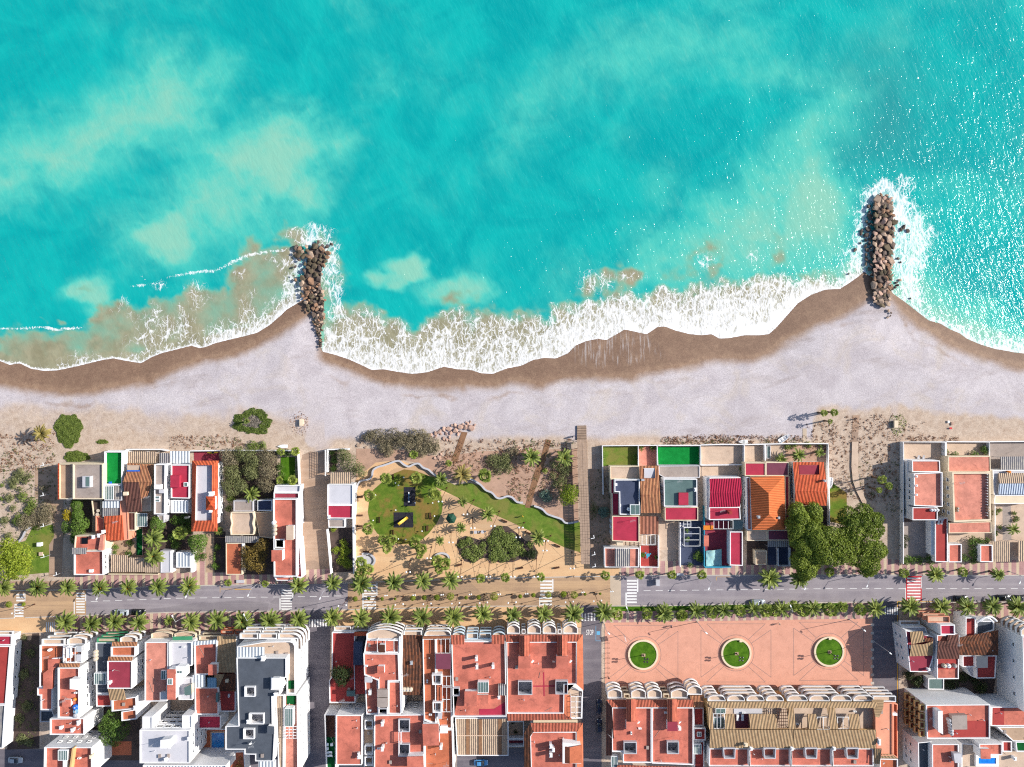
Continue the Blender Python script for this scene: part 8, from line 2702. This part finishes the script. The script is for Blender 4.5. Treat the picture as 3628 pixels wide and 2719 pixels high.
def cable(a,c,label,sag=.7,r_=.03,lamps=6):
 o=a
 b=MB(o)
 prev=None
 for k in range(15):
  u=k/14
  p=a.lerp(c,u)-Vector((0,0,sag*4*u*(1-u)))
  if prev is not None:
   b.tube(prev,p,r_,n=4,cap=False)
  prev=p
 for k in range(1,lamps+1):
  u=k/(lamps+1)
  p=a.lerp(c,u)-Vector((0,0,sag*4*u*(1-u)+.02))
  b.lathe(p-Vector((0,0,.2)),[(.02,-.12),(.11,0),(.06,.14),(.02,.2)],7)
 ob=b.build('light_string','dark_metal')
 ob.location=o
 tag(ob,label,'light string','light strings over the promenade')
tops=[W(q[0],*q[2],7.0)for q in FP]
for i,(a,c)in enumerate(zip(tops,tops[1:])):
 if (a-c).length<34:
  cable(a,c,nth(i,len(FP)-1,'dark string of lamps','between the leaning promenade posts'))
MP=[('B3',250,228),('B3',486,224),('B3',710,219),('B3',936,214),('B3',1166,209),('B3',1391,205),('B3',1621,205),('B4',200,203),('B4',662,198),('B4',890,190),('B1',292,288),('B2',1505,232)][:11]
MP.sort(key=lambda q:N(q[0],q[1:])[0])
for i,(fr,x,y)in enumerate(MP):
 root=empty('median_lamp',W(fr,x,y),nth(i,len(MP),'tall dark lamp post','among the clipped bushes of the median'),'street lamp','tall lamp posts on the median',.1)
 hh=9.0
 b=MB();b.tube((0,0,0),(0,0,hh),.09,.06,8);b.lathe((0,0,0),[(.22,0),(.2,.4),(.1,.5)],8);b.build('pole','wood_dark',root)
 for sx in (-1,1):
  b=MB()
  prev=Vector((0,0,hh-.4))
  for k in range(1,7):
   u=k/6
   p=Vector((sx*1.1*u,0,hh-.4+.7*math.sin(u*math.pi*.6)))
   b.tube(prev,p,.035,n=5)
   prev=p
  o_=b.build('arm','wood_dark',root)
  b=MB();b.lathe(prev-Vector((0,0,.25)),[(.04,-.05),(.24,.05),(.22,.22),(.04,.3)],10);b.build('globe','paint_white',o_)
ML=[('B3',577,190),('B3',810,186),('B3',1042,183),('B3',1276,180),('B3',1514,178),('B4',92,180),('B4',320,175),('B4',785,162),('B4',1024,156)]
for i,(fr,x,y)in enumerate(ML):
 root=empty('median_lamp',W(fr,x,y),nth(i,len(ML),'short white-globed lamp','above the clipped bushes of the median'),'street lamp','short lamps on the median',.1)
 b=MB();b.tube((0,0,0),(0,0,3.4),.06,.05,7);b.build('pole','dark_metal',root)
 for sx in (-.3,.3):
  b=MB();b.lathe((sx,0,3.35),[(.03,-.1),(.2,.02),(.22,.18),(.05,.34)],9);b.build('globe','paint_white',root)
BL=[(365,838),(590,742),(562,985),(752,912),(342,1085),(818,1190),(588,1265),(940,1042),(560,720),(922,915),(660,1270),(640,665)]
for i,(x,y)in enumerate(sorted(BL)):
 root=empty('lawn_light',W('A3',x,y),nth(i,len(BL),'small white garden light','on the round lawn'),'garden light','garden lights on the round lawn',.3*i)
 b=MB();b.tube((0,0,0),(0,0,.8),.05,.04,6);b.build('pole','dark_metal',root)
 b=MB();b.lathe((0,0,.8),[(.05,0),(.2,.05),(.22,.2),(.12,.3),(.01,.33)],9);b.build('lamp_head','paint_white',root)
def car(fr,x,y,rz,paint,label,estate=False):
 root=empty('parked_car',W(fr,x,y,0)+Vector((0,0,.025)),label,'car','parked cars',rz)
 def loft(secs,name,m,smooth=True,par=None):
  vs,fs=[],[]
  k=len(secs[0])
  for s_ in secs:
   vs+=s_
  for i in range(len(secs)-1):
   for j in range(k):
    a,c=i*k+j,i*k+(j+1)%k
    fs.append([a,c,c+k,a+k])
  fs+=[list(range(k))[::-1],[(len(secs)-1)*k+j for j in range(k)]]
  return mk(name,vs,fs,m,par or root,None,smooth)
 def sec(x_,w,zb,zt,r_=.12):
  return [(x_,-w,zb),(x_,-w,zt-r_),(x_,-w+r_*1.2,zt),(x_,w-r_*1.2,zt),(x_,w,zt-r_),(x_,w,zb)]
 loft([sec(-2.12,.66,.42,.78),sec(-2.0,.82,.26,.90),sec(-1.3,.87,.22,.96),sec(0,.88,.20,.94),sec(1.0,.88,.22,.92),sec(1.75,.82,.26,.80),sec(2.12,.62,.40,.66)],'body',paint)
 xr=-1.9 if estate else -1.55
 loft([sec(xr,.66,.90,1.0,.04),sec(xr+.35,.66,.92,1.40,.1),sec(-.6,.68,.92,1.47,.12),sec(.1,.67,.92,1.44,.12),sec(1.0,.70,.90,.96,.03)],'window','glass_dark')
 loft([[(xr+.38,-.58,1.41),(xr+.38,.58,1.41),(xr+.38,.58,1.435),(xr+.38,-.58,1.435)],[(-.6,-.58,1.475),(-.6,.58,1.475),(-.6,.58,1.50),(-.6,-.58,1.50)],[(.06,-.56,1.45),(.06,.56,1.45),(.06,.56,1.475),(.06,-.56,1.475)]],'roof',paint,False)
 for sx in (-1.3,1.3):
  for sy in (-.80,.80):
   b=MB();b.tube((sx,sy-.1,.32),(sx,sy+.1,.32),.32,n=16)
   wl=b.build('wheel','tyre',root)
   b=MB();b.tube((sx,sy-.11,.32),(sx,sy+.11,.32),.19,n=12);b.build('rim','steel',wl)
 for sy in (-.58,.58):
  b=MB();b.box((2.0,sy,.60),.16,.30,.12);b.build('headlight','paint_white',root)
  b=MB();b.box((-2.04,sy,.68),.10,.28,.14);b.build('tail_light','red_plastic',root)
  b=MB();b.box((.75,sy*1.66,.88),.14,.18,.12);b.build('mirror',paint,root)
car('B1',1030,352,math.pi-.02,'silver_paint','silver car parked under the palms beside a black car')
car('B1',1172,350,-.02,'black_paint','black car parked under the palms behind a silver car')
car('B1',142,1588,-.04,'silver_paint','pale silver car in the dim street at the lower left corner')
car('B3',1362,1610,.02,'blue_paint','light blue car in the shaded street below the tan slatted court')
car('B4',930,1140,V90,'navy_paint','upper dark blue car parked in the shaded side street',True)
car('B4',930,1302,V90,'navy_paint','lower dark blue car parked in the shaded side street',True)
car('B5',838,268,.02,'silver_paint','silver car parked by the planted row above the plaza',True)
car('B6',1118,236,.02,'black_paint','black car nearest the red and white crossing')
car('B6',1476,230,.02,'black_paint','black car in front of another at the right edge of the boulevard')
car('B6',1622,232,.02,'black_paint','black car cut by the right photo edge on the boulevard')
def boat(fr,x,y,rz,L,label,upturned=False,m='paint_white'):
 root=empty('rowing_boat',W(fr,x,y),label,'boat','small boats on the sand',rz)
 w=L*.19
 n=11
 vs,fs=[],[]
 for i in range(n):
  u=i/(n-1)
  hw=w*(1-max(0,(u-.45)/.55)**2.2)*(1 if u>.05 else.92)
  hw=max(hw,.02)
  xx=-L/2+L*u
  vs+=[(xx,-hw,.5+.12*u),(xx,-hw*.72,.12),(xx,0,.03+.1*u**4),(xx,hw*.72,.12),(xx,hw,.5+.12*u),(xx,hw*.86,.5+.12*u),(xx,hw*.6,.2),(xx,-hw*.6,.2),(xx,-hw*.86,.5+.12*u)]
 k=9
 for i in range(n-1):
  for j in range(k):
   a,c=i*k+j,i*k+(j+1)%k
   fs.append([a,a+k,c+k,c])
 fs+=[list(range(k)),[(n-1)*k+j for j in range(k)][::-1]]
 mk('hull',vs,fs,m,root,None,False)
 for u in (.3,.6):
  b=MB();b.box((-L/2+L*u,0,.38),.22,w*1.5,.04);b.build('thwart','grey_white',root)
 b=MB();b.box((L*.36,0,.5),L*.22,w*.9,.03);b.build('foredeck','grey_white',root)
 if upturned:
  root.rotation_euler=(math.pi,0,rz)
  root.location.z=.62
boat('A2',1112,365,math.pi-.02,3.0,'white dinghy lying on the sand above the narrow lawn',True)
boat('A5',640,318,math.pi,2.9,'pale green-white dinghy against the beige yard wall')
boat('A5',1042,284,math.radians(34),3.8,'white boat lying askew on the dry weeds by the beach wall')
boat('A5',1494,722,math.radians(-95),3.3,'white boat standing by the right wall of the striped orange house')
def crate(name,fr,x,y,sx,sy,h,m,label,cat,z0=0.0,lid=None,rz=0):
 o=W(fr,x,y,z0)
 root=empty(name,o,label,cat,None,rz)
 b=MB();b.box((0,0,0),sx,sy,h*.86);b.build('body',m,root)
 b=MB();b.box((0,0,h*.86),sx+.12,sy+.12,h*.14);b.build('lid',lid or m,root)
 return root
crate('beach_box','A2',1298,130,.95,1.9,.9,'cream','cream box with a flat top on the sand near the lane','box')
crate('beach_box','A6',470,146,1.0,2.0,1.0,'cream','cream box on a sunken wooden square beside yellowish plants','box')
sheet('wooden_square','A6',rect(416,100,460,176),.02,'grey_concrete')
crate('white_bin','A1',404,1318,1.1,1.0,1.3,'paint_white','white box standing on the small left lawn','bin')
crate('utility_box','A1',408,1415,.9,1.0,.6,'beige_floor','low beige utility box on the small left lawn','box')
crate('recycling_bin','B4',1417,98,.95,1.7,1.6,'paint_white','white container on the roadway right of the zebra crossing','bin',0,'grey_white')
crate('beach_cooler','A6',992,125,.4,.6,.35,'paint_white','tiny white thing on the sand, left of the red bag','cooler')
crate('beach_cooler','A6',1030,142,.5,.9,.3,'boulder_pink','tiny pinkish mat box on the sand above the red bag','cooler')
crate('beach_bag','A6',1013,187,.6,.4,.4,'red_plastic','tiny red bag on the sand','bag')
crate('pavement_slab','B2',600,94,2.2,.8,.5,'grey_white','white bench-like slab on the pavement before the terracotta end house','slab')
crate('stone_bench','B4',1610,36,1.9,.6,.45,'grey_white','white stone seat on the pavement left of a small fan palm','seat')
root=empty('information_sign',W('B4',1136,545),'board on a post at the left edge of the plaza','sign',None,.3)
b=MB();b.tube((0,0,0),(0,0,4.2),.06,n=8);b.build('post','steel',root)
b=MB();b.box((0,0,3.0),.12,1.5,1.2);b.build('board','paint_white',root)
root=empty('bollard_row',W('B4',1000,700),'line of thin dark cycle stands along the left edge of the plaza','cycle stands')
o=W('B4',1000,700)
for k in range(7):
 b=MB(o)
 p=W('B4',1000,610+42*k)
 b.tube(p,p+Vector((0,0,.8)),.03,n=6);b.tube(p+Vector((.7,0,0)),p+Vector((.7,0,.8)),.03,n=6);b.tube(p+Vector((0,0,.8)),p+Vector((.7,0,.8)),.03,n=6)
 b.build('hoop','dark_metal',root)
def tank(fr,x,y,z,label,m='tank_cream',r_=.55,h=1.1,group='water tanks on the roofs'):
 root=empty('water_tank',W(fr,x,y,z),label,'water tank',group)
 b=MB();b.lathe((0,0,0),[(r_*.95,0),(r_,.1),(r_,h*.8),(r_*.8,h*.94),(r_*.3,h)],18);b.build('body',m,root,False)
 b=MB();b.lathe((0,0,h),[(r_*.32,-.02),(r_*.32,.08),(.01,.1)],12);b.build('lid','grey_white',root)
T3=('uppermost','middle','lowest')
for i,y in enumerate((684,712,742)):
 tank('B1',812,y,8.65,T3[i]+' cream tank on the grey terrace of the green-balconied house',r_=.62)
for i,(x,y)in enumerate(((646,1144),(650,1178),(650,1212))):
 tank('B1',x,y,11.3,T3[i]+' drum of three on the long terracotta roof with the railed terrace','blue_plastic' if i==0 else 'sheet_sky' if i==1 else 'steel',.75,1.2)
tank('B1',634,1084,11.3,'orange drum on the long terracotta roof above the blue one','orange_plastic',.5,.8)
for i,x in enumerate((720,746,772)):
 tank('B3',x,998,9.9,('left','middle','right')[i]+' cream tank at the end of the moss-stained tile roof',r_=.62)
for i,(x,y)in enumerate(((1018,1250),(1024,1279),(1030,1309),(1034,1336),(1036,1362))):
 tank('B6',x,y,12.0,('first','second','third','fourth','fifth')[i]+' from the top of five metal tanks beside the white roof tower','steel',.55,1.5)
for i,x in enumerate((980,1016,1068)):
 tank('B6',x,799,9.1,('left cream','middle white','right grey')[i]+' tank on the red rear roof right of the plaza',('tank_cream','paint_white','grey_concrete')[i],.6,1.2)
for i,(x,y)in enumerate(((1030,1108),(1040,1142),(1040,1176),(1040,1216))):
 tank('A2',x,y,6.0,('first','second','third','fourth')[i]+' from the top of four tanks on the terracotta end house',('paint_white','tank_cream','tank_cream','tank_cream')[i],.6,1.2)
for i,x in enumerate((822,850,880)):
 tank('A6',x,986,5.5,('left','middle','right')[i]+' white tank on the crimson rear roof of the balustraded house','paint_white',.42,.9)
for i,(x,y)in enumerate(((1074,968),(1072,990),(1372,962),(1372,988))):
 tank('A6',x,y,6.0,('upper left','lower left','upper right','lower right')[i]+' stone jar on the roof of the big salmon house','tan_concrete',.45,1.0,'stone jars on the salmon roof')
tank('A4',1178,978,6.0,'round white tank on the slate roof terrace','paint_white',.5,.8)
for i,(x,y)in enumerate(((972,991),(965,1028))):
 root=empty('round_table',W('A1',x,y,2.8),('upper','lower')[i]+' round pale table on the dark terrace of the orange-roofed house','table','round terrace tables')
 b=MB();b.lathe((0,0,.7),[(.5,0),(.5,.05)],18);b.build('table_top','tank_cream',root)
 b=MB();b.lathe((0,0,0),[(.25,0),(.05,.08),(.05,.7)],8);b.build('leg','dark_metal',root)
def lounger(fr,x,y,z,rz,label,group,m='paint_white'):
 root=empty('sun_lounger',W(fr,x,y,z),label,'sun lounger',group,rz)
 b=MB();b.box((-.3,0,.28),1.3,.62,.07);b.build('seat',m,root)
 b=MB()
 b.add([(.35,-.31,.30),(.95,-.31,.62),(.95,.31,.62),(.35,.31,.30),(.33,-.31,.37),(.92,-.31,.69),(.92,.31,.69),(.33,.31,.37)],[[3,2,1,0],[4,5,6,7],[0,1,5,4],[2,3,7,6],[1,2,6,5],[3,0,4,7]])
 b.build('backrest',m,root)
 for sx in (-.85,.3):
  for sy in (-.26,.26):
   b=MB();b.box((sx,sy,0),.06,.06,.28);b.build('leg',m,root)
for i,(x,y)in enumerate(((88,1528),(90,1556))):
 lounger('B3',x,y,6.2,.15,('upper','lower')[i]+' white lounger on the green turf terrace','loungers on the turf terrace')
for i,(x,y)in enumerate(((72,1462),(110,1462),(72,1496))):
 crate('terrace_box','B3',x,y,.7,.7,.5,'paint_white',('upper left','upper right','lower')[i]+' white seat cube on the green turf terrace','seat',6.2)
for i,(x,y)in enumerate(((696,482),(746,482))):
 lounger('A6',x,y,.04,V90,('left','right')[i]+' grey lounger in the front yard of the balustraded house','grey loungers','grey_white')
for i,(x,y)in enumerate(((898,1096),(928,1096))):
 lounger('A6',x,y,3.5,1.3,('left','right')[i]+' grey lounger on the narrow crimson annexe roof','grey loungers','grey_white')
root=empty('round_table',W('A4',1365,1425,.03),'bright blue round table on the terracotta patio','table',None)
b=MB();b.lathe((0,0,.72),[(.55,0),(.55,.05)],18);b.build('table_top','aqua_wall',root)
b=MB();b.lathe((0,0,0),[(.25,0),(.05,.08),(.05,.72)],8);b.build('leg','steel',root)
for a in (.4,2.4,4.5):
 b=MB();b.box((.85*math.cos(a),.85*math.sin(a),.4),.4,.4,.05);b.box((.85*math.cos(a),.85*math.sin(a),0),.06,.06,.4);b.build('stool','aqua_wall',root)
h=House('patio_awning','small red awning on the left wall of the tarp-covered patio','awning','A5',(285,1290))
h.awning(rect(260,1238,308,1344),2.5,0,'terracotta','canopy')
h=House('ochre_screen','ochre mat roof left of the white pergola frame','awning','A5',(305,1160))
h.awning([(256,1140),(355,1140),(352,1182),(256,1184)],2.4,0,'orange_plastic','canopy')
r=rng(77)
nx_,ny_=15,13
vs,fs=[],[]
a0,a1=W('A5',272,1380),W('A5',428,1530)
for j in range(ny_):
 for i in range(nx_):
  u,v=i/(nx_-1),j/(ny_-1)
  vs.append((a0.x+(a1.x-a0.x)*u-a0.x,a0.y+(a1.y-a0.y)*v-a0.y+(.5*u if v<.3 else 0),1.1+.35*math.sin(4*u+2*v)+r.uniform(-.12,.12)-.5*abs(u-.5)))
for j in range(ny_-1):
 for i in range(nx_-1):
  k=j*nx_+i
  fs.append([k,k+nx_,k+nx_+1,k+1])
plain('tarp_cloth',(170,214,214),.1,(206,216,150),.8,scale=.5)
ob=mk('tarpaulin',vs,fs,'tarp_cloth',None,None,True)
ob.location=a0
tag(ob,'crumpled pale blue-green tarpaulin over the patio below the ribbed crimson roof','tarpaulin')
for i,(x,y,w_,h_)in enumerate(((875,418,60,30),)):
 tub=empty('sunken_tub',W('A5',886,418),'narrow blue-grey tub set in the yard of the hip-roofed house','tub')
 b=MB(W('A5',886,418))
 o=ccw([W('A5',*p)[:2]for p in rect(866,356,906,482)])
 b.ring(o,inset(o,.2),0,.7,.1);b.build('rim','grey_white',tub)
 b=MB(W('A5',886,418));b.prism(inset(o,.19),.1,.45);b.build('water','glass_green',tub)
root=empty('yellow_kayak',W('A2',430,424,.03),'yellow kayak lying behind the white beach wall of the orange-framed house','kayak',None,.05)
b=MB()
prof=[(-1.8,.03),(-1.2,.24),(0,.33),(1.2,.24),(1.8,.03)]
vs,fs=[],[]
for xx,rr_ in prof:
 for k in range(8):
  t_=2*math.pi*k/8
  vs.append((xx,rr_*math.cos(t_),.2+.55*rr_*math.sin(t_)))
for i in range(4):
 for k in range(8):
  fs.append([i*8+k,i*8+(k+1)%8,i*8+8+(k+1)%8,i*8+8+k])
b.add(vs,fs);b.build('hull','yellow_plastic',root,True)
b=MB();b.lathe((0,0,.36),[(.3,-.02),(.34,.03),(.26,.03)],14,0,1.4,.7);b.build('cockpit','black_paint',root)
h=House('lattice_fence','tall openwork panel on the lane side of the strip garden','fence','A3',(-100,500))
b=MB(h.org)
p0,p1=W('A3',-99,395),W('A3',-97,640)
n_=16
for k in range(n_+1):
 p=p0.lerp(p1,k/n_)
 b.box((p.x-.32,p.y,2.0),.06,.1,1.4)
for z_ in (2.0,2.45,2.9,3.35):
 m_=p0.lerp(p1,.5)
 b.box((m_.x-.32,m_.y,z_),.05,abs(p0.y-p1.y),.09)
b.build('lattice','white',h.root)
b=MB(h.org)
for k in (0,.5,1):
 p=p0.lerp(p1,k)
 b.box((p.x-.32,p.y,0),.12,.14,3.5)
b.build('post','white',h.root)
def person(fr,x,y,rz,top,legs_,label,stride=.22,arm=.2):
 V=[(0,0,.95),(0,0,1.15),(0,0,1.38),(0,.0,1.50),(.02,0,1.60),(.03,0,1.72),(0,.19,1.40),(.06+arm,.25,1.13),(.16+arm,.24,.90),(0,-.19,1.40),(-.06,-.25,1.13),(.06,-.25,.88),(0,.09,.90),(stride*.5,.10,.48),(stride*.7,.10,.08),(stride*.7+.17,.10,.05),(0,-.09,.90),(-stride*.3,-.10,.48),(-stride,-.10,.09),(-stride+.16,-.10,.05)]
 E=[(0,1),(1,2),(2,3),(3,4),(4,5),(2,6),(6,7),(7,8),(2,9),(9,10),(10,11),(0,12),(12,13),(13,14),(14,15),(0,16),(16,17),(17,18),(18,19)]
 Rd=[.15,.14,.16,.06,.10,.09,.07,.05,.04,.07,.05,.04,.10,.07,.05,.045,.10,.07,.05,.045]
 me=bpy.data.meshes.new('person')
 me.from_pydata(V,E,[])
 o=bpy.data.objects.new('person',me)
 COL.objects.link(o)
 md=o.modifiers.new('skin','SKIN')
 for i,v in enumerate(me.skin_vertices[0].data):
  v.radius=(Rd[i],Rd[i])
 me.skin_vertices[0].data[0].use_root=True
 o.modifiers.new('sub','SUBSURF').levels=1
 dg=bpy.context.evaluated_depsgraph_get()
 m2=bpy.data.meshes.new_from_object(o.evaluated_get(dg))
 m2.materials.clear()
 for k in ('skin',top,legs_,'wood_dark'):
  m2.materials.append(MATS[k])
 for p in m2.polygons:
  c=p.center
  if c.z>1.66 or (c.z>1.56 and c.x<.0):
   p.material_index=3
  elif c.z>1.5 or (c.z<1.12 and abs(c.y)>.205):
   p.material_index=0
  elif c.z>.95:
   p.material_index=1
  else:
   p.material_index=2
  p.use_smooth=True
 o.modifiers.clear()
 o.data=m2
 o.location=W(fr,x,y)
 o.rotation_euler=(0,0,rz)
 return tag(o,label,'person','people walking')
person('A4',630,272,.3,'dark_cloth','blue_cloth','person in dark clothes walking on the sand left of the ramp')
person('A4',657,262,.3,'blue_cloth','dark_cloth','person in blue walking close to the wooden ramp')
person('A4',145,1047,1.2,'yellow_plastic','dark_cloth','person in a yellow top on the triangular lawn')
person('B4',716,50,.1,'boulder_ochre','dark_cloth','person in brown on the pavement beside the road, right of the crossing')
person('A6',82,96,1.6,'dark_cloth','blue_cloth','person in dark clothes at the top of the sandy path')
person('B4',1010,900,1.5,'dark_cloth','dark_cloth','person in black at the lower left corner of the plaza')
person('B5',108,470,.1,'dark_cloth','blue_cloth','person walking at the top of the plaza left of the lamp mast')
person('B5',1015,448,.5,'pale_cloth','pale_cloth','person in white at the top of the plaza right of the middle bed')
